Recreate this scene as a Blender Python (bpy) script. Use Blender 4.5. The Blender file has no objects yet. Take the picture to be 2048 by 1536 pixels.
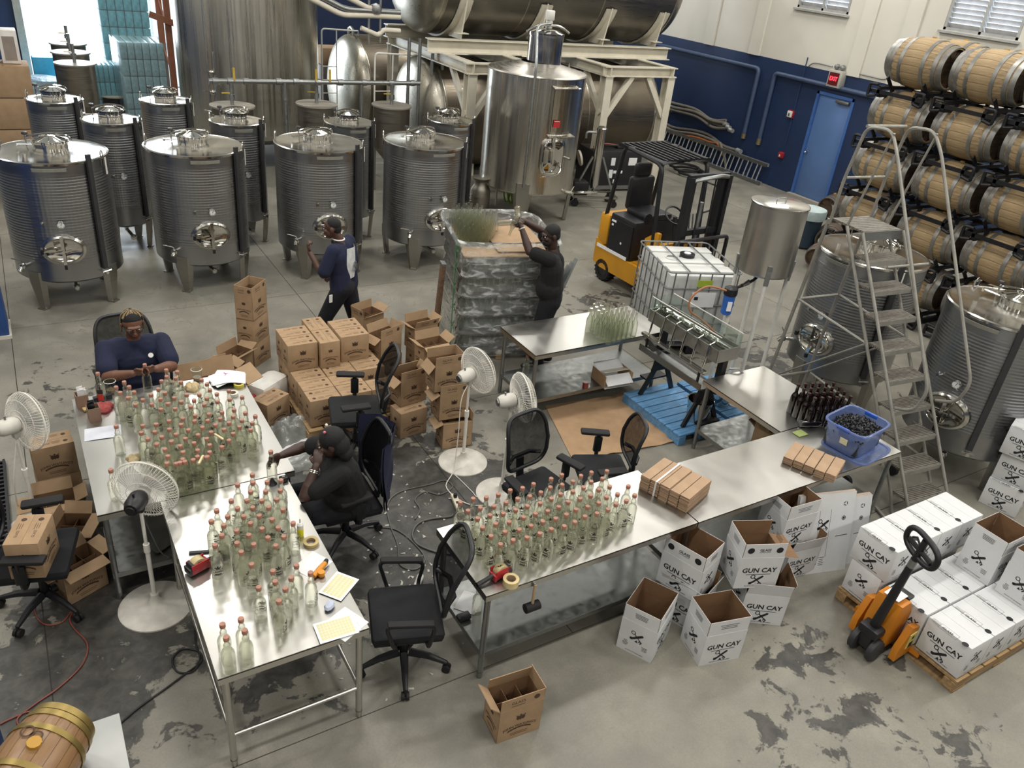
import bpy, bmesh, math, random
from mathutils import Vector, Matrix, noise
R=math.radians; PI=math.pi; rnd=random.Random(7)
sc=bpy.context.scene; C=sc.collection
# ---------------------------------------------------------------- camera, world, lights, exposure
H=4.5; FPX=1590.0
PIT,ROL,YAW=R(29.0),R(6.40),R(33.7)
cam=bpy.data.cameras.new('camera'); cam.sensor_fit='HORIZONTAL'; cam.sensor_width=36.0; cam.lens=FPX/2048*36
cam.clip_end=200
co=bpy.data.objects.new('camera',cam); C.objects.link(co); sc.camera=co
fw=Vector((math.sin(YAW)*math.cos(PIT),math.cos(YAW)*math.cos(PIT),-math.sin(PIT)))
rt=Vector((math.cos(YAW),-math.sin(YAW),0)); up=rt.cross(fw)
cx=rt*math.cos(ROL)+up*math.sin(ROL); cy=up*math.cos(ROL)-rt*math.sin(ROL)
co.matrix_world=Matrix(((cx.x,cy.x,-fw.x,0),(cx.y,cy.y,-fw.y,0),(cx.z,cy.z,-fw.z,H),(0,0,0,1)))
def ray(px,py): return cx*((px-1024)/FPX)-cy*((py-768)/FPX)+fw
def G(px,py,z=0.0):
    "the point of the horizontal plane at height z seen at a pixel of the photograph"
    d=ray(px,py); return d*((z-H)/d.z)+Vector((0,0,H))
def GX(px,py,X):
    d=ray(px,py); return d*(X/d.x)+Vector((0,0,H))
def GY(px,py,Y):
    d=ray(px,py); return d*(Y/d.y)+Vector((0,0,H))
w=bpy.data.worlds.new('world'); sc.world=w; w.use_nodes=True
w.node_tree.nodes['Background'].inputs[0].default_value=(.75,.87,1,1); w.node_tree.nodes['Background'].inputs[1].default_value=2.2
def area(n,loc,sx,sy,e,col=(1,1,1),rot=(0,0,0)):
    l=bpy.data.lights.new(n,'AREA'); l.shape='RECTANGLE'; l.size=sx; l.size_y=sy; l.energy=e; l.color=col
    o=bpy.data.objects.new(n,l); o.location=loc; o.rotation_euler=rot; C.objects.link(o); return o
for i,x in enumerate((-2.2,2.2,6.6,11.0,14.0)):
    for j,y in enumerate((-3.5,1.5,6.5,11.5,17.5)):
        area('high_bay_lamp',(x,y,7.3),1.5,.45,128,(1,.975,.925))
area('daylight_in_doorway',(2.6,24.9,2.6),3.8,4.8,900,(.82,.91,1),(R(-90),0,0))
sc.view_settings.view_transform='Standard'; sc.view_settings.look='None'; sc.view_settings.gamma=1
sc.view_settings.use_curve_mapping=False; sc.view_settings.exposure=0.0
# ---------------------------------------------------------------- helpers
class MB:
    def __init__(s): s.v=[]; s.f=[]; s.m=[]
    def add(s,v,f,mi=0):
        n=len(s.v); s.v+=[tuple(p) for p in v]; s.f+=[tuple(i+n for i in q) for q in f]; s.m+=[mi]*len(f); return s
    def box(s,c,d,rz=0,mi=0,bev=0,rot=None):
        x,y,z=d[0]/2,d[1]/2,d[2]/2
        M=Matrix.Translation(Vector(c))@(rot if rot is not None else Matrix.Rotation(rz,4,'Z'))
        if bev:
            bm=bmesh.new(); bmesh.ops.create_cube(bm,size=1,matrix=Matrix.Diagonal((d[0],d[1],d[2],1)))
            bmesh.ops.bevel(bm,geom=bm.edges[:],offset=bev,segments=2,affect='EDGES',profile=.5)
            bm.verts.index_update(); s.add([M@v.co for v in bm.verts],[[v.index for v in f.verts] for f in bm.faces],mi); bm.free(); return s
        P=[M@Vector((a*x,b*y,e*z)) for e in (-1,1) for b in (-1,1) for a in (-1,1)]
        return s.add(P,[(0,2,3,1),(4,5,7,6),(0,1,5,4),(2,6,7,3),(0,4,6,2),(1,3,7,5)],mi)
    def bar(s,a,b,w,h,mi=0,upv=(0,0,1)):
        a,b=Vector(a),Vector(b); d=(b-a); L=d.length; d.normalize(); u=Vector(upv)
        if abs(d.dot(u))>.99: u=Vector((0,1,0))
        sd=d.cross(u).normalized(); u=sd.cross(d)
        M=Matrix((sd,d,u)).transposed().to_4x4()
        return s.box((a+b)/2,(w,L,h),mi=mi,rot=M)
    def cyl(s,a,b,r,r2=None,seg=16,mi=0,caps=True):
        return s.tube([a,b],[r,r if r2 is None else r2],seg,mi,caps)
    def tube(s,pts,r,seg=8,mi=0,caps=True,closed=False):
        pts=[Vector(p) for p in pts]; n=len(pts); rr=r if isinstance(r,(list,tuple)) else [r]*n
        V=[];F=[]; prev=None
        for i,p in enumerate(pts):
            if closed: d=(pts[(i+1)%n]-pts[i-1])
            else: d=(pts[min(i+1,n-1)]-pts[max(i-1,0)])
            d=d.normalized() if d.length>1e-9 else Vector((0,0,1))
            if prev is None:
                a=Vector((0,0,1)) if abs(d.z)<.9 else Vector((1,0,0))
                u=d.cross(a).normalized()
            else:
                u=(prev-d*prev.dot(d))
                u=u.normalized() if u.length>1e-6 else d.orthogonal().normalized()
            prev=u; q=d.cross(u)
            for k in range(seg):
                t=2*PI*k/seg; V.append(p+(u*math.cos(t)+q*math.sin(t))*rr[i])
        for i in range(n if closed else n-1):
            j=(i+1)%n
            for k in range(seg):
                l=(k+1)%seg; F.append((i*seg+k,i*seg+l,j*seg+l,j*seg+k))
        if caps and not closed:
            F.append(tuple(range(seg))[::-1]); F.append(tuple((n-1)*seg+k for k in range(seg)))
        return s.add(V,F,mi)
    def lathe(s,prof,seg=24,c=(0,0,0),mi=0,M=None,a0=0,a1=2*PI):
        V=[];F=[]; c=Vector(c); n=len(prof); full=abs(a1-a0-2*PI)<1e-6; S=seg if full else seg+1
        for k in range(S):
            t=a0+(a1-a0)*k/seg
            for r,z in prof:
                p=Vector((r*math.cos(t),r*math.sin(t),z)); V.append((M@p if M is not None else p)+c)
        for k in range(seg):
            l=(k+1)%S
            for i in range(n-1):
                a,b,d,e=k*n+i,l*n+i,l*n+i+1,k*n+i+1
                if prof[i][0]<1e-7: F.append((a,d,e))
                elif prof[i+1][0]<1e-7: F.append((a,b,d))
                else: F.append((a,b,d,e))
        return s.add(V,F,mi)
    def prism(s,poly,th,M=None,mi=0):
        n=len(poly); M=M or Matrix(); V=[M@Vector((x,y,z)) for z in (0,th) for x,y in poly]
        F=[tuple(range(n))[::-1],tuple(range(n,2*n))]+[(i,(i+1)%n,n+(i+1)%n,n+i) for i in range(n)]
        return s.add(V,F,mi)
    def sheet(s,pts,th,mi=0):
        "a thin plate over a 3-D polygon"
        pts=[Vector(p) for p in pts]; nn=(pts[1]-pts[0]).cross(pts[-1]-pts[0]).normalized()*th; n=len(pts)
        V=pts+[p+nn for p in pts]
        return s.add(V,[tuple(range(n))[::-1],tuple(range(n,2*n))]+[(i,(i+1)%n,n+(i+1)%n,n+i) for i in range(n)],mi)
    def mesh(s,name,mats,ang=38):
        me=bpy.data.meshes.new(name); me.from_pydata(s.v,[],s.f)
        for m in (mats if isinstance(mats,(list,tuple)) else [mats]): me.materials.append(m)
        me.polygons.foreach_set('material_index',s.m); me.polygons.foreach_set('use_smooth',[True]*len(s.f))
        bm=bmesh.new(); bm.from_mesh(me); bmesh.ops.recalc_face_normals(bm,faces=bm.faces[:]); bm.to_mesh(me); bm.free()
        me.update(); me.set_sharp_from_angle(angle=R(ang)); return me
    def build(s,name,mats,parent=None,label=None,ang=38):
        return mk(name,s.mesh(name,mats,ang),parent,label)
def mk(name,me,parent=None,label=None,loc=(0,0,0),rot=(0,0,0)):
    o=bpy.data.objects.new(name,me); C.objects.link(o); o.location=loc; o.rotation_euler=rot
    if parent is not None: o.parent=parent
    if label: o['label']=label
    return o
def tag(o,label,cat,group=None,kind=None):
    o['label']=label; o['category']=cat
    if group: o['group']=group
    if kind: o['kind']=kind
    return o
def T(name,label,cat,loc=(0,0,0),rz=0,group=None):
    o=bpy.data.objects.new(name,None); o.empty_display_size=.05; C.objects.link(o); o.location=loc; o.rotation_euler=(0,0,rz)
    return tag(o,label,cat,group)
KIDS={}
def copy_tree(o,parent=None):
    c=o.copy(); C.objects.link(c)
    if parent is not None: c.parent=parent
    for k in list(o.children): copy_tree(k,c)
    return c
def dup(o,loc,rz,label=None,group=None):
    c=copy_tree(o); c.location=loc; c.rotation_euler=(0,0,rz)
    if label: c['label']=label
    if group: c['group']=group
    return c
def ST(o): o['kind']='structure'; return o
def arc(p0,p1,p2,n=6):
    "quadratic curve"
    p0,p1,p2=Vector(p0),Vector(p1),Vector(p2)
    return [p0*(1-t)**2+p1*2*t*(1-t)+p2*t*t for t in [i/n for i in range(n+1)]]
def spline(P,n=6,closed=False):
    P=[Vector(p) for p in P]; N=len(P); out=[]
    for i in range(N if closed else N-1):
        a=P[(i-1)%N] if closed else P[max(i-1,0)]; b=P[i]; c=P[(i+1)%N]; d=P[(i+2)%N] if closed else P[min(i+2,N-1)]
        for k in range(n):
            t=k/n; out.append(.5*((2*b)+(c-a)*t+(2*a-5*b+4*c-d)*t*t+(3*b-a-3*c+d)*t**3))
    if not closed: out.append(P[-1])
    return out
def fillet(P,r=.05,n=4):
    "polyline with its corners rounded"
    P=[Vector(p) for p in P]; out=[P[0]]
    for i in range(1,len(P)-1):
        a,b,c=P[i-1],P[i],P[i+1]; u=(a-b); v=(c-b); k=min(r,u.length*.45,v.length*.45)
        out+=arc(b+u.normalized()*k,b,b+v.normalized()*k,n)
    return out+[P[-1]]
# ---------------------------------------------------------------- materials
def nt(name):
    m=bpy.data.materials.new(name); m.use_nodes=True; t=m.node_tree; return m,t,t.nodes['Principled BSDF']
def N(t,ty,**k):
    n=t.nodes.new(ty)
    for a,b in k.items():
        if a.startswith('i_'): n.inputs[a[2:].replace('_',' ')].default_value=b
        else: setattr(n,a,b)
    return n
def lin(c):
    if isinstance(c,str): c=[int(c[i:i+2],16)/255 for i in (0,2,4)]
    return tuple(((x/12.92) if x<=.04045 else ((x+.055)/1.055)**2.4) for x in c)+(1,)
def M_(name,col,rough=.5,metal=0,var=.12,scale=8,bump=0,bscale=60,spec=.5,coat=0,dist=.004):
    "plain material with a little mottling and grain"
    m,t,b=nt(name); c=lin(col)
    b.inputs['Roughness'].default_value=rough; b.inputs['Metallic'].default_value=metal; b.inputs['Specular IOR Level'].default_value=spec
    b.inputs['Coat Weight'].default_value=coat
    tc=N(t,'ShaderNodeTexCoord')
    n=N(t,'ShaderNodeTexNoise',i_Scale=scale,i_Detail=5.0); t.links.new(tc.outputs['Object'],n.inputs['Vector'])
    r=N(t,'ShaderNodeValToRGB'); r.color_ramp.elements[0].position=.3; r.color_ramp.elements[1].position=.72
    r.color_ramp.elements[0].color=tuple(x*(1-var) for x in c[:3])+(1,); r.color_ramp.elements[1].color=tuple(min(1,x*(1+var)) for x in c[:3])+(1,)
    t.links.new(n.outputs['Fac'],r.inputs[0]); t.links.new(r.outputs[0],b.inputs['Base Color'])
    if bump:
        n2=N(t,'ShaderNodeTexNoise',i_Scale=bscale,i_Detail=3.0); t.links.new(tc.outputs['Object'],n2.inputs['Vector'])
        bp=N(t,'ShaderNodeBump',i_Strength=bump,i_Distance=dist); t.links.new(n2.outputs['Fac'],bp.inputs['Height']); t.links.new(bp.outputs[0],b.inputs['Normal'])
    return m
def steel(name,col='b4b2ad',rough=.28,dimple=False,brush=(1,1,30),bs=.02,rv=(.72,1.35)):
    m,t,b=nt(name); c=lin(col); b.inputs['Metallic'].default_value=1
    tc=N(t,'ShaderNodeTexCoord'); mp=N(t,'ShaderNodeMapping'); mp.inputs['Scale'].default_value=brush
    t.links.new(tc.outputs['Object'],mp.inputs[0]); n=N(t,'ShaderNodeTexNoise',i_Scale=3.0,i_Detail=6.0); t.links.new(mp.outputs[0],n.inputs['Vector'])
    mr=N(t,'ShaderNodeMapRange'); mr.inputs[1].default_value=.3; mr.inputs[2].default_value=.7; mr.inputs[3].default_value=rough*rv[0]; mr.inputs[4].default_value=rough*rv[1]
    t.links.new(n.outputs['Fac'],mr.inputs[0]); t.links.new(mr.outputs[0],b.inputs['Roughness'])
    r=N(t,'ShaderNodeValToRGB'); r.color_ramp.elements[0].position=.3; r.color_ramp.elements[1].position=.7
    r.color_ramp.elements[0].color=tuple(x*.9 for x in c[:3])+(1,); r.color_ramp.elements[1].color=c
    n3=N(t,'ShaderNodeTexNoise',i_Scale=2.2,i_Detail=6.0); t.links.new(tc.outputs['Object'],n3.inputs['Vector'])
    t.links.new(n3.outputs['Fac'],r.inputs[0]); t.links.new(r.outputs[0],b.inputs['Base Color'])
    bp=N(t,'ShaderNodeBump',i_Strength=bs,i_Distance=.002); t.links.new(n.outputs['Fac'],bp.inputs['Height'])
    out=bp
    if dimple:
        sx=N(t,'ShaderNodeSeparateXYZ'); t.links.new(tc.outputs['Object'],sx.inputs[0])
        at=N(t,'ShaderNodeMath',operation='ARCTAN2'); t.links.new(sx.outputs[0],at.inputs[0]); t.links.new(sx.outputs[1],at.inputs[1])
        a1=N(t,'ShaderNodeMath',operation='MULTIPLY'); a1.inputs[1].default_value=80; t.links.new(at.outputs[0],a1.inputs[0])
        z1=N(t,'ShaderNodeMath',operation='MULTIPLY'); z1.inputs[1].default_value=185; t.links.new(sx.outputs[2],z1.inputs[0])
        s1=N(t,'ShaderNodeMath',operation='SINE'); t.links.new(z1.outputs[0],s1.inputs[0])
        s2=N(t,'ShaderNodeMath',operation='SINE'); t.links.new(a1.outputs[0],s2.inputs[0])
        mu=N(t,'ShaderNodeMath',operation='MULTIPLY_ADD'); mu.inputs[1].default_value=.35; t.links.new(s2.outputs[0],mu.inputs[0]); t.links.new(s1.outputs[0],mu.inputs[2])
        # jacket band only between two heights
        zr=N(t,'ShaderNodeMapRange'); zr.inputs[1].default_value=.62; zr.inputs[2].default_value=.68; t.links.new(sx.outputs[2],zr.inputs[0])
        zq=N(t,'ShaderNodeMapRange'); zq.inputs[1].default_value=1.69; zq.inputs[2].default_value=1.63; t.links.new(sx.outputs[2],zq.inputs[0])
        k=N(t,'ShaderNodeMath',operation='MULTIPLY'); t.links.new(zr.outputs[0],k.inputs[0]); t.links.new(zq.outputs[0],k.inputs[1])
        k2=N(t,'ShaderNodeMath',operation='MULTIPLY'); t.links.new(k.outputs[0],k2.inputs[0]); t.links.new(mu.outputs[0],k2.inputs[1])
        b2=N(t,'ShaderNodeBump',i_Strength=.55,i_Distance=.0024); t.links.new(k2.outputs[0],b2.inputs['Height']); t.links.new(bp.outputs[0],b2.inputs['Normal']); out=b2
    t.links.new(out.outputs[0],b.inputs['Normal']); return m
def emit(name,col,e):
    m,t,b=nt(name); b.inputs['Base Color'].default_value=lin(col); b.inputs['Emission Color'].default_value=lin(col); b.inputs['Emission Strength'].default_value=e
    n=N(t,'ShaderNodeTexNoise',i_Scale=30.0); mr=N(t,'ShaderNodeMapRange'); mr.inputs[3].default_value=.35; mr.inputs[4].default_value=.5
    t.links.new(n.outputs[0],mr.inputs[0]); t.links.new(mr.outputs[0],b.inputs['Roughness']); return m
def glassy(name,tint,clear=.6,ior=1.33,rough=0.0,gl=.9):
    "thin clear glass filled with liquid: part of the light goes straight through, part is bent, the surface mirrors by Fresnel"
    m,t,b=nt(name); t.nodes.remove(b); out=t.nodes['Material Output']
    tr=N(t,'ShaderNodeBsdfTransparent'); tr.inputs[0].default_value=lin(tint)
    g=N(t,'ShaderNodeBsdfGlass'); g.inputs['IOR'].default_value=ior; g.inputs['Roughness'].default_value=rough; g.inputs[0].default_value=lin(tint)
    n=N(t,'ShaderNodeTexNoise',i_Scale=14.0); bp=N(t,'ShaderNodeBump',i_Strength=.06,i_Distance=.003); t.links.new(n.outputs[0],bp.inputs['Height']); t.links.new(bp.outputs[0],g.inputs['Normal'])
    mx=N(t,'ShaderNodeMixShader'); mx.inputs[0].default_value=1-clear; t.links.new(tr.outputs[0],mx.inputs[1]); t.links.new(g.outputs[0],mx.inputs[2])
    fr=N(t,'ShaderNodeFresnel'); fr.inputs[0].default_value=1.5; gs=N(t,'ShaderNodeBsdfGlossy'); gs.inputs['Roughness'].default_value=.04
    ge=N(t,'ShaderNodeNewGeometry'); bk=N(t,'ShaderNodeMath',operation='MULTIPLY_ADD'); bk.inputs[1].default_value=-gl; bk.inputs[2].default_value=gl; t.links.new(ge.outputs['Backfacing'],bk.inputs[0])
    fm=N(t,'ShaderNodeMath',operation='MULTIPLY'); t.links.new(bk.outputs[0],fm.inputs[1]); t.links.new(fr.outputs[0],fm.inputs[0])
    m2=N(t,'ShaderNodeMixShader'); t.links.new(fm.outputs[0],m2.inputs[0]); t.links.new(mx.outputs[0],m2.inputs[1]); t.links.new(gs.outputs[0],m2.inputs[2])
    t.links.new(m2.outputs[0],out.inputs[0]); return m
def film(name,col,solid=.5,rough=.3,gl=.25):
    "thin translucent plastic: some light passes straight on, the rest is scattered through or off it"
    m,t,b=nt(name); t.nodes.remove(b); out=t.nodes['Material Output']; c=lin(col)
    tr=N(t,'ShaderNodeBsdfTransparent'); tr.inputs[0].default_value=tuple(.35*x+.65 for x in c[:3])+(1,)
    df=N(t,'ShaderNodeBsdfDiffuse'); df.inputs[0].default_value=c; tl=N(t,'ShaderNodeBsdfTranslucent'); tl.inputs[0].default_value=c
    a=N(t,'ShaderNodeMixShader'); a.inputs[0].default_value=.4; t.links.new(df.outputs[0],a.inputs[1]); t.links.new(tl.outputs[0],a.inputs[2])
    n=N(t,'ShaderNodeTexNoise',i_Scale=9.0,i_Detail=4.0); r=N(t,'ShaderNodeMapRange'); r.inputs[3].default_value=solid*.8; r.inputs[4].default_value=min(1,solid*1.2); t.links.new(n.outputs[0],r.inputs[0])
    m1=N(t,'ShaderNodeMixShader'); t.links.new(r.outputs[0],m1.inputs[0]); t.links.new(tr.outputs[0],m1.inputs[1]); t.links.new(a.outputs[0],m1.inputs[2])
    gs=N(t,'ShaderNodeBsdfGlossy'); gs.inputs['Roughness'].default_value=rough; lw=N(t,'ShaderNodeLayerWeight'); lw.inputs[0].default_value=.25
    mu=N(t,'ShaderNodeMath',operation='MULTIPLY'); mu.inputs[1].default_value=gl; t.links.new(lw.outputs['Facing'],mu.inputs[0])
    m2=N(t,'ShaderNodeMixShader'); t.links.new(mu.outputs[0],m2.inputs[0]); t.links.new(m1.outputs[0],m2.inputs[1]); t.links.new(gs.outputs[0],m2.inputs[2]); t.links.new(m2.outputs[0],out.inputs[0]); return m
def card(name,col,var=.1):
    "corrugated board: faint flutes and fibres"
    m,t,b=nt(name); c=lin(col); b.inputs['Roughness'].default_value=.78; b.inputs['Specular IOR Level'].default_value=.25
    tc=N(t,'ShaderNodeTexCoord'); n=N(t,'ShaderNodeTexNoise',i_Scale=9.0,i_Detail=7.0); t.links.new(tc.outputs['Object'],n.inputs['Vector'])
    r=N(t,'ShaderNodeValToRGB'); r.color_ramp.elements[0].position=.3; r.color_ramp.elements[1].position=.75
    r.color_ramp.elements[0].color=tuple(x*(1-var) for x in c[:3])+(1,); r.color_ramp.elements[1].color=tuple(min(1,x*(1+var)) for x in c[:3])+(1,)
    t.links.new(n.outputs[0],r.inputs[0]); t.links.new(r.outputs[0],b.inputs['Base Color'])
    wv=N(t,'ShaderNodeTexWave',i_Scale=55.0,i_Distortion=1.5); wv.bands_direction='DIAGONAL'; t.links.new(tc.outputs['Object'],wv.inputs['Vector'])
    bp=N(t,'ShaderNodeBump',i_Strength=.08,i_Distance=.002); t.links.new(wv.outputs[0],bp.inputs['Height']); t.links.new(bp.outputs[0],b.inputs['Normal']); return m
def wood(name,c1,c2,axis=1,scale=3.0,rough=.65,stain=.0):
    m,t,b=nt(name); b.inputs['Roughness'].default_value=rough
    tc=N(t,'ShaderNodeTexCoord'); mp=N(t,'ShaderNodeMapping'); s=[14,14,14]; s[axis]=1.6; mp.inputs['Scale'].default_value=s
    t.links.new(tc.outputs['Object'],mp.inputs[0]); n=N(t,'ShaderNodeTexNoise',i_Scale=scale,i_Detail=8.0,i_Distortion=.6); t.links.new(mp.outputs[0],n.inputs['Vector'])
    r=N(t,'ShaderNodeValToRGB'); r.color_ramp.elements[0].position=.3; r.color_ramp.elements[1].position=.7
    r.color_ramp.elements[0].color=lin(c1); r.color_ramp.elements[1].color=lin(c2); t.links.new(n.outputs[0],r.inputs[0])
    src=r.outputs[0]
    if stain:
        n2=N(t,'ShaderNodeTexNoise',i_Scale=5.0,i_Detail=6.0); t.links.new(tc.outputs['Object'],n2.inputs['Vector'])
        r2=N(t,'ShaderNodeValToRGB'); r2.color_ramp.elements[0].position=.56; r2.color_ramp.elements[1].position=.68; t.links.new(n2.outputs[0],r2.inputs[0])
        mx=N(t,'ShaderNodeMix',data_type='RGBA'); mu=N(t,'ShaderNodeMath',operation='MULTIPLY'); mu.inputs[1].default_value=stain
        t.links.new(r2.outputs[0],mu.inputs[0]); t.links.new(mu.outputs[0],mx.inputs[0]); t.links.new(src,mx.inputs[6]); mx.inputs[7].default_value=lin('5b5247'); src=mx.outputs[2]
    t.links.new(src,b.inputs['Base Color'])
    bp=N(t,'ShaderNodeBump',i_Strength=.25,i_Distance=.003); t.links.new(n.outputs[0],bp.inputs['Height']); t.links.new(bp.outputs[0],b.inputs['Normal']); return m
MS=steel('brushed_steel','b7b7b6',.27)
MTOP=steel('polished_steel','cfcdc8',.17,brush=(2,2,2),bs=.006)
MJ=steel('dimpled_steel_jacket','a2a3a5',.31,dimple=True,brush=(1,1,6),bs=.002,rv=(.9,1.15))
MSD=steel('dull_steel','8f8a80',.42)
MTB=steel('table_steel','cccac4',.31,brush=(3,1.2,2),bs=.002,rv=(.9,1.12))
MMIR=steel('mirror_steel','d6d4cf',.07,brush=(2,2,2),bs=.02)
MGAL=steel('galvanised_tube','9a9c9c',.42,brush=(8,8,8))
MCRM=M_('cream_painted_steel','cfc9b8',.5,var=.08,scale=5)
MBLK=M_('black_plastic','15161a',.45,var=.2)
MBLR=M_('black_rubber','101012',.75,var=.2)
MMESH=M_('black_mesh_fabric','0d0e13',.85,var=.25,scale=40,bump=.3,bscale=300)
MWHT=M_('white_plastic','d8d6cf',.42,var=.05)
MFANW=M_('white_fan_enamel','dcd9d0',.38,var=.06)
MBLU=M_('navy_wall_paint','1c2f52',.55,var=.1,scale=2)
MPNT=M_('white_wall_paint','cfcbc0',.7,var=.05,scale=1.2)
MDOOR=M_('light_blue_door_paint','5877a8',.45,var=.06,scale=1.5)
MCARD=card('brown_cardboard','a1876a')
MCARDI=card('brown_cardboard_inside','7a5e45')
MWBX=card('white_cardboard','cdcecf',.03)
MINK=M_('black_ink','17181c',.7,var=.1)
MINKB=M_('brown_black_ink','4a3526',.8,var=.12)
MYEL=M_('yellow_truck_paint','c28a1e',.45,var=.12,scale=3)
MORG=M_('orange_truck_paint','c47a1c',.45,var=.15,scale=4)
MPAPER=M_('white_paper','e6e6e6',.8,var=.03)
MPLW=wood('pallet_wood','7d6547','a78a62',0,2.5,.8)
# ---------------------------------------------------------------- text and print
_TX={}
def tx(s,size,bold=0.0):
    k=(s,bold)
    if k not in _TX:
        c=bpy.data.curves.new('lettering','FONT'); c.body=s; c.size=1; c.align_x='CENTER'; c.align_y='CENTER'; c.resolution_u=2; c.offset=bold
        o=bpy.data.objects.new('lettering',c); C.objects.link(o); bpy.context.view_layer.update()
        me=o.to_mesh(); _TX[k]=([v.co.copy() for v in me.vertices],[tuple(p.vertices) for p in me.polygons]); o.to_mesh_clear()
        bpy.data.objects.remove(o); bpy.data.curves.remove(c)
    return [Vector((p.x*size,p.y*size,0)) for p in _TX[k][0]],_TX[k][1]
def txt(mb,s,size,M,mi=0,bold=.012,sx=1.0,arcr=None):
    V,F=tx(s,size,bold)
    if arcr:
        V=[Vector(((arcr+p.y)*math.sin(p.x*sx/arcr),(arcr+p.y)*math.cos(p.x*sx/arcr)-arcr,0)) for p in V]; sx=1
    mb.add([M@Vector((p.x*sx,p.y,0)) for p in V],F,mi)
def flat(mb,poly,M,mi=0): mb.add([M@Vector((x,y,0)) for x,y in poly],[tuple(range(len(poly)))],mi)
def disc(mb,x,y,r,M,mi=0,n=18,ry=None): flat(mb,[(x+r*math.cos(2*PI*k/n),y+(ry or r)*math.sin(2*PI*k/n)) for k in range(n)],M,mi)
def ringp(mb,x,y,r0,r1,M,mi=0,n=18):
    V=[M@Vector((x+r*math.cos(2*PI*k/n),y+r*math.sin(2*PI*k/n),0)) for k in range(n) for r in (r0,r1)]
    mb.add(V,[(2*k,2*k+1,2*((k+1)%n)+1,2*((k+1)%n)) for k in range(n)],mi)
def frame(o,xd,yd):
    x=Vector(xd).normalized(); y=Vector(yd).normalized(); z=x.cross(y)
    m=Matrix((x,y,z)).transposed().to_4x4(); m.translation=Vector(o); return m
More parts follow.
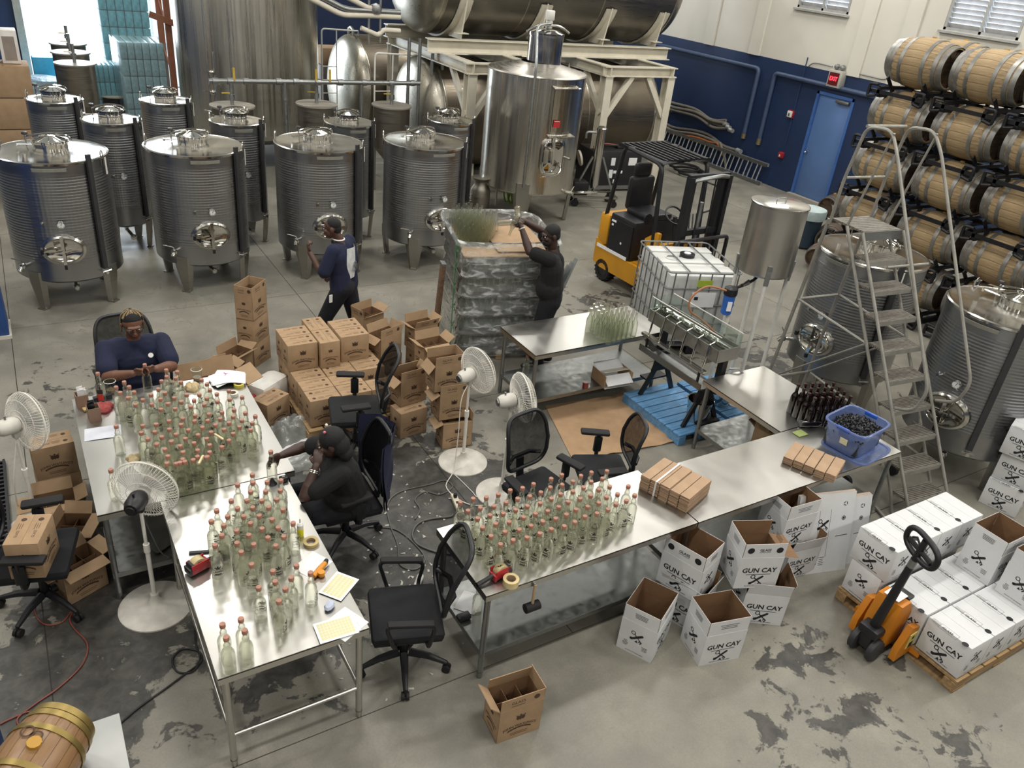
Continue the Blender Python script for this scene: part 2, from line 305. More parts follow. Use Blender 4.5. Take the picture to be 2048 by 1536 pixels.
# ---------------------------------------------------------------- floor
def floor_mat():
    m,t,b=nt('worn_painted_concrete'); L=t.links.new
    tc=N(t,'ShaderNodeTexCoord'); P=tc.outputs['Object']
    def noise_(s,d=8.0,dist=0.0): 
        n=N(t,'ShaderNodeTexNoise',i_Scale=s,i_Detail=d,i_Distortion=dist); n.inputs['Roughness'].default_value=.62; L(P,n.inputs['Vector']); return n.outputs['Fac']
    def ramp(x,a,b_): 
        r=N(t,'ShaderNodeMapRange'); r.inputs[1].default_value=a; r.inputs[2].default_value=b_; L(x,r.inputs[0]); return r.outputs[0]
    def math_(op,a,b_=None,c=None):
        n=N(t,'ShaderNodeMath',operation=op)
        for i,x in enumerate((a,b_,c)):
            if x is None: continue
            if isinstance(x,(int,float)): n.inputs[i].default_value=x
            else: L(x,n.inputs[i])
        return n.outputs[0]
    def mix(f,a,b_):
        n=N(t,'ShaderNodeMix',data_type='RGBA')
        if isinstance(f,(int,float)): n.inputs[0].default_value=f
        else: L(f,n.inputs[0])
        for i,x in ((6,a),(7,b_)):
            if isinstance(x,str): n.inputs[i].default_value=lin(x)
            else: L(x,n.inputs[i])
        return n.outputs[2]
    sp=N(t,'ShaderNodeSeparateXYZ'); L(P,sp.inputs[0])
    def blob(x,y,rx,ry,s=1.0):
        a=math_('DIVIDE',math_('SUBTRACT',sp.outputs[0],x),rx); c=math_('DIVIDE',math_('SUBTRACT',sp.outputs[1],y),ry)
        d=math_('ADD',math_('MULTIPLY',a,a),math_('MULTIPLY',c,c))
        return math_('MULTIPLY',math_('MAXIMUM',math_('SUBTRACT',1.0,d),0.0),s)
    big=noise_(.55,4.0); med=noise_(2.6); fine=noise_(9.0,10.0,.4); grit=noise_(60.0,4.0)
    col=mix(ramp(big,.35,.68),'726f67','8c897d')
    col=mix(math_('MULTIPLY',ramp(med,.45,.75),.5),col,'a09c8e')
    col=mix(math_('MULTIPLY',ramp(grit,.35,.7),.22),col,'57544d')
    # worn dark areas where people walk and sit; last blob paints shade at left
    dm=None
    for a in ((2.3,5.2,2.0,2.0,1.0),(.1,5.0,1.1,1.5,1.0),(-.4,4.2,.9,1.1,1.0),(.9,3.9,1.0,.8,.6),(1.7,7.0,1.0,1.0,.7),(7.2,8.1,1.4,1.3,.62),(7.9,6.1,1.2,1.6,.62),(2.9,4.2,.9,.8,.75),(4.45,2.3,.8,.6,.6),(4.3,1.8,1.3,.5,.62),(3.2,1.7,.6,.4,.4),(5.0,1.2,.7,.4,.45),(3.4,6.6,1.0,1.2,.5),(1.2,4.0,1.2,.6,.55),(6.0,9.0,1.6,1.2,.4),(.3,8.4,1.2,1.3,.45)):
        v=blob(*a); dm=v if dm is None else math_('MAXIMUM',dm,v)
    mfree=math_('ADD',math_('MULTIPLY',noise_(3.2,9.0,.6),.7),math_('MULTIPLY',fine,.3))
    thr=math_('SUBTRACT',.68,math_('MULTIPLY',dm,.33))
    dark=ramp(math_('SUBTRACT',mfree,thr),-.004,.022)
    dcol=mix(ramp(fine,.4,.65),'2b2a29','4a4844')
    col=mix(math_('MULTIPLY',dark,.94),col,dcol)
    # fine wandering cracks and drag marks
    w1=N(t,'ShaderNodeTexNoise',i_Scale=1.6,i_Detail=5.0,i_Distortion=2.2); L(P,w1.inputs['Vector'])
    cr=math_('ABSOLUTE',math_('SUBTRACT',w1.outputs['Fac'],.5)); ck=ramp(cr,.011,.0)
    upm=ramp(sp.outputs[1],6.5,9.0)
    col=mix(math_('MULTIPLY',math_('MULTIPLY',ck,ramp(med,.4,.6)),math_('MULTIPLY_ADD',upm,.55,.12)),col,'56524a')
    L(col,b.inputs['Base Color'])
    ro=math_('ADD',.36,math_('MULTIPLY',ramp(med,.3,.7),.22)); L(ro,b.inputs['Roughness']); b.inputs['Specular IOR Level'].default_value=.45
    h=math_('SUBTRACT',math_('MULTIPLY',grit,.25),dark)
    bp=N(t,'ShaderNodeBump',i_Strength=.35,i_Distance=.0025); L(h,bp.inputs['Height']); L(bp.outputs[0],b.inputs['Normal'])
    return m
MFLOOR=floor_mat(); MJOINT=M_('joint_filler','3b3933',.9)
mb=MB(); mb.box((5.7,8.75,-.056),(20.4,32.5,.1)); fl=ST(mb.build('floor',MJOINT))
XJ=[-4.2,-.4,2.98,6.36,9.74,13.1,15.6]; YJ=[-7.2,-3.5,-.1,3.27,6.62,9.99,13.35,16.7,20.1,24.8]
for j in range(len(YJ)-1):
    XX=XJ if YJ[j]>3 else [-4.2,9.74,15.6]
    for i in range(len(XX)-1):
        g=.004; XJ_=XX
        m2=MB().box(((XX[i]+XX[i+1])/2,(YJ[j]+YJ[j+1])/2,-.01),(XX[i+1]-XX[i]-2*g,YJ[j+1]-YJ[j]-2*g,.02))
        m2.build('concrete_slab',MFLOOR,fl)
# ---------------------------------------------------------------- walls
WX=15.35; WY=24.5; ZS=2.72; ZC=8.0
MCEIL=M_('ceiling_deck_paint','b9b6ad',.8)
def wall_boxes(mb,along,fixed,t,lo,hi,holes):
    "a wall of boxes around rectangular holes; lower band navy, upper band white"
    cuts=sorted({lo,hi}|{h[0] for h in holes}|{h[1] for h in holes})
    for a,b in zip(cuts,cuts[1:]):
        hs=[h for h in holes if h[0]<=a+1e-6 and h[1]>=b-1e-6]
        zc=sorted({0,ZS,ZC}|{z for h in hs for z in h[2:4]})
        for z0,z1 in zip(zc,zc[1:]):
            if any(h[2]<=z0+1e-6 and h[3]>=z1-1e-6 for h in hs): continue
            c=((fixed+t/2) if along=='y' else (a+b)/2,(a+b)/2 if along=='y' else fixed+t/2,(z0+z1)/2)
            d=(abs(t),b-a,z1-z0) if along=='y' else (b-a,abs(t),z1-z0)
            mb.box(c,d,mi=0 if z1<=ZS+1e-6 else 1)
W1=(12.04,13.42,3.84,5.3); W2=(8.40,9.86,3.84,5.5)
mb=MB(); wall_boxes(mb,'y',WX,.2,-7,24.7,[W1,W2,(11.27,12.27,0,2.3)]); ST(mb.build('wall_right',[MBLU,MPNT]))
mb=MB(); wall_boxes(mb,'x',WY,.2,-4,15.35,[(.75,4.6,0,5.2)]); ST(mb.build('wall_back',[MBLU,MPNT]))
mb=MB(); wall_boxes(mb,'y',-4,-.2,-7,24.7,[]); ST(mb.build('wall_left',[MBLU,MPNT]))
mb=MB(); wall_boxes(mb,'x',-7,-.2,-4.2,15.55,[]); ST(mb.build('wall_front',[MBLU,MPNT]))
mb=MB(); mb.box((5.7,8.8,ZC+.1),(20.4,32,.2)); ST(mb.build('ceiling',MCEIL))
mb=MB(); mb.box((8,40,-.4),(80,30,.1)); ST(mb.build('yard_ground',M_('sunlit_yard','d8d6d0',.8)))
# shallow pilasters that show as faint seams on the white wall
mb=MB()
for y in (15.9,14.35,11.5,10.5): mb.box((WX-.02,y,5.36),(.05,.34,5.28),mi=0)
ST(mb.build('trim_1',MPNT))
mb=MB(); mb.box((.66,WY-.06,2.6),(.16,.16,5.2)); ST(mb.build('trim_2',M_('door_jamb_paint','a9a49a',.6)))
# column at the far left
mb=MB(); mb.box((-.62,9.95,2.2),(.42,.42,4.4),bev=.01); c_=ST(mb.build('column',[wood('chipped_blue_paint','23427a','2b4f8d',2,2.0,.6,.5)]))
MB().box((-.62,9.95,.02),(.46,.46,.04)).build('column_foot',MPNT,c_)
# louvred windows
MALU=M_('aluminium_window','b9bab8',.45,.6); MLOUV=M_('white_louvre_blade','e4e4e6',.4)
for k,(y0,y1,z0,z1) in enumerate((W1,W2)):
    fr=MB(); X=WX+.06
    for y in (y0+.03,(y0+y1)/2,y1-.03): fr.box((X,y,(z0+z1)/2),(.12,.05,z1-z0-.002))
    for z in (z0+.025,z1-.025): fr.box((X,(y0+y1)/2,z),(.12,y1-y0-.002,.05))
    fr.box((WX-.02,(y0+y1)/2,z0-.03),(.1,y1-y0+.1,.04),mi=1)
    wn=ST(fr.build('window_%d'%(k+1),[MALU,MALU])); 
    blade=None; z=z0+.09
    while z<z1-.08:
        for h in (0,1):
            a=y0+.06+h*(y1-y0)/2; L=(y1-y0)/2-.1
            if blade is None or abs(L-bl)>.001:
                bl=L; blade=MB().box((0,0,0),(.1,L,.008),rot=Matrix.Rotation(R(48),4,'Y')).mesh('louvre_blade',MLOUV)
            mk('louvre_blade',blade,wn,loc=(WX+.07,a+L/2,z))
        z+=.085
# door
dm=MB(); y0,y1,zt=11.27,12.27,2.3
for y in (y0+.03,y1-.03): dm.box((WX+.06,y,zt/2),(.16,.06,zt-.002))
dm.box((WX+.06,(y0+y1)/2,zt-.03),(.16,y1-y0-.002,.06))
dr=ST(dm.build('door_1',M_('light_blue_frame_paint','3f64a2',.45)))
MB().box((WX+.05,(y0+y1)/2,1.13),(.05,.86,2.2),bev=.004).build('door_leaf',MDOOR,dr)
kb=MB(); kb.cyl((WX+.03,y1-.13,1.0),(WX-.03,y1-.13,1.0),.012); kb.lathe([(0,-.03),(.022,-.022),(.03,0),(.022,.022),(0,.03)],14,(WX-.05,y1-.13,1.0)); kb.build('door_handle',MMIR,dr)
MB().box((WX-.02,11.55,2.18),(.06,.34,.06),bev=.006).build('door_closer',MGAL,dr)
MB().box((WX-.05,(y0+y1)/2-.1,.02),(.12,1.25,.04)).build('threshold',wood('threshold_board','8e887c','a7a193',1),dr)
# conduits and wall devices
def walltube(name,P,r,mat,off=.05):
    pts=[GX(*p,WX-off) for p in P]; return ST(MB().tube(fillet(pts,.12,4),r,10).build(name,mat))
MCON=M_('painted_conduit','3b4a66',.5); MCON2=M_('navy_conduit','1f3358',.5)
a=GX(1339,96,WX-.07); b=GX(1519,136,WX-.07); zz=(a.z+b.z)/2
p=ST(MB().tube(fillet([(a.x,20,zz),(a.x,b.y,zz),(a.x,b.y,.95)],.1),.05,12).build('wall_pipe',MCON)); MB().cyl((a.x,b.y,.86),(a.x,b.y,.97),.055).build('pipe_end_valve',M_('tarnished_brass','8a7c5c',.45,.6),p)
a=GX(1551,145,WX-.07); b=GX(1757,197,WX-.07); zz=(a.z+b.z)/2
p=ST(MB().tube(fillet([(a.x,b.y-1,zz),(a.x,a.y,zz),(a.x,a.y,.95)],.1),.05,12).build('wall_pipe',MCON)); MB().cyl((a.x,a.y,.83),(a.x,a.y,.97),.055).build('pipe_end_valve',bpy.data.materials['tarnished_brass'],p)
p=GX(1604,160,WX-.02); ST(MB().tube([(p.x,p.y,2.9),(p.x,p.y,1.0)],.012,8).build('wall_conduit',MCON2))
pts=[GX(1617,133,WX-.03),GX(1630,126,WX-.03),GX(1665,133,WX-.03)]; ST(MB().tube(spline(pts,4),.012,8).build('wall_conduit',MGAL))
pts=[GX(1700,143,WX-.03),GX(1745,154,WX-.03),GX(1768,158,WX-.03),GX(1790,150,WX-.03),GX(1800,110,WX-.03)]; ST(MB().tube(spline(pts,4),.012,8).build('wall_conduit',MGAL))
# exit sign
p=GX(1673,158,WX-.09); xs=Vector((0,-1,0))
t_=T('exit_sign','lit red EXIT sign with two lamp heads above the blue door','sign',(WX-.002,p.y,p.z))
MB().box((-.085,0,0),(.17,.34,.34),bev=.015).build('housing',M_('grey_sign_housing','a6a49c',.55),t_)
MB().box((-.172,0.01,0),(.012,.25,.25)).build('sign_face',M_('red_sign_face','5a0d12',.4),t_)
m=MB(); txt(m,'EXIT',.115,frame((-.180,.01,0),(0,-1,0),(0,0,1)),0,.02,.85); m.build('lettering',emit('red_exit_letters','ff2a3a',5),t_)
for y in (-.06,.09):
    m=MB(); m.lathe([(0,-.03),(.04,-.025),(.058,.01),(.06,.03),(0,.034)],14,M=Matrix.Rotation(R(100),4,'Y'),c=(-.08,y,.235)); m.cyl((-.08,y,.165),(-.08,y,.2),.014); m.build('lamp_head',MGAL,t_)
for px,py,nm,lb,cm,w in ((1582,228,'strobe_alarm','white strobe alarm on a red base left of the blue door','d9d7d0',.15),(1563,310,'fire_alarm_pull','red fire alarm pull box below the white strobe alarm','a3252f',.12)):
    p=GX(px,py,WX-.03); t_=T(nm,lb,'alarm',(WX-.001,p.y,p.z)); MB().box((-.03,0,0),(.06,w,w*1.1),bev=.006).build('base_box',M_('red_alarm_box','9c2530',.4),t_)
    MB().box((-.075,0,.0),(.035,w*.86,w*.9),bev=.01).build('cover',M_(nm+'_cover',cm,.4),t_)
    MB().box((-.097,0,-.01),(.012,w*.25,w*.4),bev=.002).build('lens',MGAL if nm=='strobe_alarm' else MWHT,t_)
p=GX(1488,351,WX-.03); t_=T('outlet_box','dark outlet box low on the navy wall right of the ladder','outlet',(WX-.001,p.y,p.z))
MB().box((-.03,0,0),(.06,.12,.16),bev=.006).build('box_body',MCON2,t_); MB().box((-.064,0,0),(.008,.1,.14)).build('cover',MGAL,t_)
# ---------------------------------------------------------------- wine tanks
MGAUGE=M_('gauge_strip','3a3a3c',.5,.3); MDIAL=M_('white_dial','d5d8d8',.3); MPLATE=M_('name_plate','a8a79e',.4,.5)
def polar(r,a,z): return Vector((r*math.cos(a),r*math.sin(a),z))
def tank(label,group,loc,r=.6,h=1.8,zb=.38,rz=0,detail=2,strip=40,leg0=-35,door=True,lugs=True,hang=1):
    t=T('steel_tank',label,'tank',loc,R(rz),group); A=lambda d: R(270+d)
    m=MB(); m.lathe([(0,zb-.1),(r*.35,zb-.085),(r-.03,zb-.005),(r,zb+.02),(r,h-.02)],64); m.build('body',MJ,t,ang=30)
    m=MB(); m.lathe([(r,h-.02),(r+.012,h-.012),(r+.014,h+.012),(r-.005,h+.02),(r-.03,h+.012),(r*.5,h+.035),(0,h+.05)],64); m.build('top',MTOP,t,ang=30)
    # manway in the top
    q=(0,.1*r/.6); k=.185 if r>.5 else .16; hb=h+.02
    nk=MB(); nk.lathe([(k,hb),(k,hb+.07),(k+.014,hb+.075),(k+.014,hb+.09),(k,hb+.095)],28,(q[0],q[1],0)); nk.build('manway_neck',MMIR,t)
    ld=MB(); ld.lathe([(k+.012,hb+.093),(k+.012,hb+.105),(k*.85,hb+.113),(k*.4,hb+.142),(k*.25,hb+.145),(0,hb+.146)],28,(q[0],q[1],0))
    for a in range(8):
        c,s=math.cos(a*PI/4),math.sin(a*PI/4); ld.tube([(q[0]+c*k*.9,q[1]+s*k*.9,hb+.115),(q[0]+c*k*.35,q[1]+s*k*.35,hb+.147)],.006,6)
    ld=ld.build('manway_lid',MMIR,t)
    br=MB(); e=[(q[0]-k*1.35,q[1]+.02,hb+.12),(q[0]-k,q[1]+.02,hb+.145),(q[0],q[1]+.02,hb+.17),(q[0]+k,q[1]+.02,hb+.145),(q[0]+k*1.2,q[1]+.02,hb+.09)]
    br.tube(spline(e,4),.011,8); br.cyl((q[0]-k*1.35,q[1]+.02,hb+.02),(q[0]-k*1.35,q[1]+.02,hb+.16),.009); br.build('clamp_bar',MMIR,t)
    kn=MB(); kn.lathe([(0,0),(.03,0),(.036,.012),(.03,.026),(0,.03)],12,(q[0]-k*1.35,q[1]+.02,hb+.155)); kn.build('knob',MBLK,t)
    if detail>1:
        m=MB(); m.tube([(q[0]-k-.16,q[1]-.06,hb+.06),(q[0]-k,q[1]-.06,hb+.06)],.009,8); m.box((q[0]-k-.165,q[1]-.06,hb+.06),(.02,.05,.03)); m.build('hinge_arm',MSTD,t); m=MB(); m.cyl((-.25*r/.6,-.3*r/.6,h),(-.25*r/.6,-.3*r/.6,h+.055),.022); m.build('vent_fitting',MSTD,t)
    # level gauge, plate, dial, taps
    a=A(strip); d=Vector((math.cos(a),math.sin(a),0)); s_=Vector((-d.y,d.x,0))
    m=MB(); m.bar(d*(r+.03)+Vector((0,0,zb+.12)),d*(r+.03)+Vector((0,0,h+.09)),.055*(1 if r>.5 else .8),.035,upv=d); m.build('level_gauge',MGAUGE,t)
    m=MB(); m.tube([d*r+Vector((0,0,zb+.07)),d*(r+.06)+Vector((0,0,zb+.07))],.02,10); m.tube([d*(r+.05)-s_*.06+Vector((0,0,zb+.09)),d*(r+.05)+s_*.06+Vector((0,0,zb+.09))],.009,6); m.build('gauge_valve',MMIR,t)
    a0=A(0); d=Vector((math.cos(a0),math.sin(a0),0)); s_=Vector((-d.y,d.x,0))
    V=MB(); w=.17 if r>.5 else .12
    for i in range(6):
        u0=a0-w/r+2*w/r*i/6; u1=a0-w/r+2*w/r*(i+1)/6; p=[polar(r+.012,u0,h-.075),polar(r+.012,u1,h-.075),polar(r+.022,u1,h-.035),polar(r+.022,u0,h-.035)]; V.sheet(p,.006)
    V.build('label_holder',MPLATE,t)
    if detail>1:
        for ang,z,rr,nm in ((2,1.12,.045,'dial_thermometer'),):
            d=polar(1,A(ang),0); Mz=frame(d*(r+.0)+Vector((0,0,z)),(-d.y,d.x,0),(0,0,1))
            m=MB(); m.lathe([(0,-.01),(rr*.35,-.01),(rr*.35,.03),(rr,.032),(rr,.06),(rr*.86,.062)],20,M=Mz.to_3x3().to_4x4(),c=Mz.translation); th=m.build(nm,MMIR,t)
            m=MB(); m.lathe([(rr*.86,.058),(0,.059)],20,M=Mz.to_3x3().to_4x4(),c=Mz.translation); m.bar(Mz@Vector((0,-.005,.061)),Mz@Vector((.012,.026,.061)),.004,.002,1,upv=d); m.build('dial_face',[MDIAL,MINK],th)
        d=polar(1,A(-17),0); m=MB(); m.cyl(d*(r-.01)+Vector((0,0,1.12)),d*(r+.05)+Vector((0,0,1.12)),.02,seg=12); m.cyl(d*(r+.03)+Vector((0,0,1.09)),d*(r+.03)+Vector((0,0,1.15)),.012,seg=8); m.build('sample_tap',MMIR,t)
    if door:
        # oval front manway
        rx,ry,z=.2,.15,.8; d=polar(1,A(0),0); s_=Vector((-d.y,d.x,0)); o=d*(r-.03)+Vector((0,0,z)); Z=Vector((0,0,1))
        def ell(a,k1,off): return o+d*(off-(k1*rx*math.cos(a))**2/(2*r))+s_*(k1*rx*math.cos(a))+Z*(k1*ry*math.sin(a))
        n=36; m=MB(); P=[[ell(2*PI*i/n,k1,of) for i in range(n)] for k1,of in ((1.22,.02),(1.2,.06),(1.06,.075),(1.0,.06))]
        V=sum(P,[]); F=[(r_*n+i,r_*n+(i+1)%n,(r_+1)*n+(i+1)%n,(r_+1)*n+i) for r_ in range(3) for i in range(n)]; m.add(V,F); m.build('door_ring',MTOP,t)
        m=MB(); P=[[ell(2*PI*i/n,k1,of) for i in range(n)] for k1,of in ((1.03,.055),(.96,.075),(.7,.05),(.35,.038))]; V=sum(P,[])+[o+d*.036]
        F=[(r_*n+i,r_*n+(i+1)%n,(r_+1)*n+(i+1)%n,(r_+1)*n+i) for r_ in range(3) for i in range(n)]+[(3*n+i,3*n+(i+1)%n,4*n) for i in range(n)]; m.add(V,F); dl=m.build('manway_door',MMIR,t)
        m=MB(); m.bar(o+d*.09+Z*(ry*1.2),o+d*.09-Z*(ry*1.25),.035,.014,upv=d); m.bar(o+d*.075-s_*rx*1.0,o+d*.075+s_*rx*.1,.012,.012,upv=d); m.bar(o+d*.11-Z*.02+s_*-.09,o+d*.11+Z*.02+s_*.09,.018,.012,upv=d); m.cyl(o+d*.04,o+d*.125,.016,seg=10); m.build('clamp_arm',MMIR,dl)
        m=MB(); m.box(o+d*.075-s_*(rx*1.1),(.03,.05,.05)); m.box(o+d*.1-Z*(ry*1.28),(.03,.03,.05)); m.build('hinge_grip',MBLK,dl)
        # racking valve
        d=polar(1,A(-41),0); s_=Vector((-d.y,d.x,0)); z=.6
        m=MB(); m.cyl(d*(r-.02)+Z*z,d*(r+.08)+Z*z,.026,seg=12); m.lathe([(0,-.04),(.03,-.03),(.04,0),(.03,.03),(0,.04)],12,d*(r+.1)+Z*z); m.cyl(d*(r+.12)+Z*(z-.01),d*(r+.15)+Z*(z-.05),.028,seg=12); m.tube([d*(r+.1)+Z*(z+.04),d*(r+.1)+Z*(z+.06)-s_*.02,d*(r+.11)+Z*(z+.07)-s_*.14],.008,8); m.build('racking_valve',MMIR,t)
    d=polar(1,A(8),0); m=MB(); m.cyl((0,0,zb-.09),(0,0,zb-.17),.028,seg=12); m.cyl((0,0,zb-.15),d*.3+Vector((0,0,zb-.17)),.024,seg=12); m.lathe([(0,-.045),(.035,-.03),(.045,0),(.035,.03),(0,.045)],12,d*.33+Vector((0,0,zb-.17))); m.build('drain_valve',MMIR,t)
    # legs: folded tapering plates
    k=1 if r>.5 else .72
    for i in range(4):
        a=A(leg0+90*i); d=polar(1,a,0); s_=Vector((-d.y,d.x,0)); m=MB()
        def sec(z,wd,ro): return [d*ro+s_*x*wd+d*y+Vector((0,0,z)) for x,y in ((-1,-.045*k),(-.55,.0),(.55,.0),(1,-.045*k),(.9,-.055*k),(-.9,-.055*k))]
        S=[sec(zb+.12,.13*k,r+.008),sec(zb-.02,.125*k,r+.006),sec(0.012,.065*k,r-.03)]; V=sum(S,[]); F=[(j*6+i2,j*6+(i2+1)%6,(j+1)*6+(i2+1)%6,(j+1)*6+i2) for j in range(2) for i2 in range(6)]+[(5,4,3,2,1,0),(12,13,14,15,16,17)]
        m.add(V,F); m.box(d*(r-.05)+Vector((0,0,.006)),(.1*k,.1*k,.012),rz=a); m.build('leg',MSTL,t)
    if lugs:
        for dg in (62,180+62):
            d=polar(1,A(dg),0); s_=Vector((-d.y,d.x,0)); m=MB(); m.tube([d*(r+.01)-s_*.022+Vector((0,0,h-.1)),d*(r+.01)-s_*.022+Vector((0,0,h+.06)),d*(r+.01)+Vector((0,0,h+.1)),d*(r+.01)+s_*.022+Vector((0,0,h+.06)),d*(r+.01)+s_*.022+Vector((0,0,h-.1))],.009,6); m.build('lifting_lug',MTOP,t)
        d=polar(1,A(66),0); MB().bar(d*(r+.025)+Vector((0,0,h-.2)),d*(r+.025)+Vector((0,0,h)),.03,.006,upv=d).build('tag_strip',MWHT,t)
    return t
MSTD=MTOP; MSTL=steel('leg_steel','a19e97',.36)
g1='large dimpled tanks in the front row'
for lb,x,y,rz in (('leftmost large dimpled steel tank of the front row, by the blue column',.37,10.86,-7),('second large dimpled steel tank from the left in the front row',2.0,10.95,0),('third large dimpled steel tank of the front row, behind the walking person',3.64,10.92,-5),('fourth large dimpled steel tank of the front row, behind the wrapped bottle pallet',5.22,10.84,2)):
    tank(lb,g1,(x,y,0),rz=rz,leg0=-38)
g2='slim dimpled tanks behind the front row'
for lb,x,y,rz in (('slim steel tank standing between the first and second large front tanks',1.23,12.53,0),('slim steel tank standing between the second and third large front tanks',2.88,12.33,0),('slim steel tank standing between the third and fourth large front tanks',4.53,12.12,0),('slim steel tank at the right end of its row, beside the cream frame post',6.31,12.16,0),('slim steel tank at far left of the rearmost row, beside the brown boxes',.64,13.93,0),('slim steel tank in the rearmost row in front of the huge smooth silo tank',2.17,13.82,0)):
    tank(lb,g2,(x,y,0),r=.375,rz=rz,detail=1 if y>13 else 2,door=False)
g3='large dimpled tanks on the right'
tank('large dimpled steel tank standing behind the rolling stepladder',g3,(8.21,5.22,0),rz=-88,strip=62,leg0=-10)
tank('nearest large dimpled steel tank at the right edge of the picture',g3,(8.2,3.55,0),rz=-86,strip=32,leg0=-20)
# ---------------------------------------------------------------- huge silo tank at the back
def seams(m,r,z0,z1,n,mi):
    for i in range(n): m.box(polar(r+.001,2*PI*i/n,(z0+z1)/2),(.004,.02,z1-z0),rz=2*PI*i/n,mi=mi)
t=T('silo_tank','huge smooth steel silo tank behind the slim tanks, reaching out of the picture','tank',(4.36,17.3,0))
m=MB(); m.lathe([(0,.45),(1.15,.5),(1.35,.62),(1.35,5.6),(1.25,5.75),(0,6.0)],72); m.build('body',steel('silo_steel','c9c5ba',.3,brush=(7,7,.1),bs=.035),t,ang=30)
MB().lathe([(1.351,3.59),(1.357,3.6),(1.351,3.61)],72).build('weld_band',MTOP,t)
for i in range(4): MB().cyl(polar(1.2,PI/4+i*PI/2,0),polar(1.2,PI/4+i*PI/2,.62),.09,seg=14).build('leg',MSTL,t)
m=MB(); m.tube(fillet([(-1.05,-1.15,.3),(-1.05,-1.15,3.6),(-1.3,-.9,3.7)],.1),.02,8); m.tube([(-.95,-1.2,.8),(-.95,-1.2,2.2)],.03,8); m.build('side_pipe',MGAL,t)
m=MB()
for z in (1.15,1.5,1.85): m.lathe([(0,-.05),(.05,-.03),(.06,0),(.05,.03),(0,.05)],10,(-1.0,-1.22,z)); m.tube([(-1.0,-1.22,z),(-1.2,-1.26,z+.05)],.01,6)
m.build('valve_set',MMIR,t)
# ---------------------------------------------------------------- tall shiny still tank
t=T('tall_tank','tall bright smooth tank with a narrow neck standing behind the lifting worker','tank',(8.07,12.4,0),R(-3))
r=.865; zb=.6; h=2.56
m=MB(); m.lathe([(0,zb-.12),(r*.5,zb-.08),(r-.02,zb),(r,zb+.03),(r,h)],72); m.build('body',steel('bright_tank_steel','d2cec5',.22,brush=(9,9,.15),bs=.04),t,ang=30)
m=MB(); m.lathe([(r,h),(r+.01,h+.01),(r-.01,h+.03),(.3,h+.16)],72); m.build('cone_top',steel('cone_steel','b7b3aa',.34),t,ang=30)
m=MB(); m.lathe([(.3,h+.15),(.3,h+.58),(.312,h+.585),(.312,h+.61),(.29,h+.615)],40,(.1,0,0)); m.build('neck',MTOP,t)
m=MB(); m.lathe([(.31,h+.61),(.31,h+.63),(.2,h+.68),(0,h+.7)],40,(.1,0,0)); lid=m.build('neck_lid',MMIR,t)
MB().tube(spline([(-.32,-.05,h+.64),(-.1,-.05,h+.74),(.3,-.05,h+.74),(.52,-.05,h+.64)],5),.02,8).build('clamp_bar',MTOP,lid)
m=MB(); m.cyl((.13,0,h+.7),(.13,0,h+.95),.06,seg=16); m.box((.13,0,h+.9),(.13,.13,.16),bev=.02); m.build('vent_cap',MWHT,t)
a=R(238); m=MB(); m.tube(fillet([polar(r+.05,a,.75),polar(r+.05,a,h+.25),polar(.33,R(225),h+.75),(.1,-.1,h+.78)],.12),.024,10); m.build('riser_pipe',MGAL,t)
for z in (1.1,1.75,2.4): MB().bar(polar(r-.01,a,z),polar(r+.08,a,z),.03,.02).build('pipe_bracket',MSTL,t)
d=polar(1,R(268),0); s_=Vector((-d.y,d.x,0)); Z=Vector((0,0,1))
m=MB()
for i in range(8):
    u0=R(262)+R(28)*i/8; u1=R(262)+R(28)*(i+1)/8
    m.sheet([polar(r+.006,u0,1.72),polar(r+.006,u1,1.72),polar(r+.006,u1,2.47),polar(r+.006,u0,2.47)],.01)
m.build('front_panel',steel('panel_steel','c9c0ae',.24,brush=(8,8,.3),bs=.02),t)
m=MB()
for zz in (1.68,2.47): m.sheet([polar(r,R(258),zz),polar(r,R(292),zz),polar(r+.12,R(291),zz-.03),polar(r+.12,R(259),zz-.03)],.01)
m.build('panel_hood',MTOP,t)
m=MB(); M2=frame(d*(r+.03)-s_*.0+Z*1.86,s_,Z); flat(m,[(-.065,-.06),(.065,-.06),(.065,.06),(-.065,.06)],M2,0); M2=frame(d*(r+.032)+Z*1.9,s_,Z); flat(m,[(-.05,-.006),(.05,-.006),(.05,.006),(-.05,.006)],M2,1); m.build('red_label',[M_('red_sticker','b02a30',.5),MWHT],t)
rx,ry,z=.21,.29,1.3; n=32
def rr_(k): return [(rx*k*math.copysign(abs(math.cos(2*PI*i/n))**.55,math.cos(2*PI*i/n)),ry*k*math.copysign(abs(math.sin(2*PI*i/n))**.55,math.sin(2*PI*i/n))) for i in range(n)]
o=d*(r-.02)+Z*z
def put(k,off): return [o+d*(off-x*x/(2*r))+s_*x+Z*y for x,y in rr_(k)]
m=MB(); P=[put(1.14,.02),put(1.12,.07),put(1.0,.08),put(.98,.04)]; m.add(sum(P,[]),[(q*n+i,q*n+(i+1)%n,(q+1)*n+(i+1)%n,(q+1)*n+i) for q in range(3) for i in range(n)]); m.build('door_ring',MTOP,t)
m=MB(); P=[put(1.0,.07),put(.9,.085),put(.4,.06)]; m.add(sum(P,[])+[o+d*.06],[(q*n+i,q*n+(i+1)%n,(q+1)*n+(i+1)%n,(q+1)*n+i) for q in range(2) for i in range(n)]+[(2*n+i,2*n+(i+1)%n,3*n) for i in range(n)]); dl=m.build('manway_door',MMIR,t)
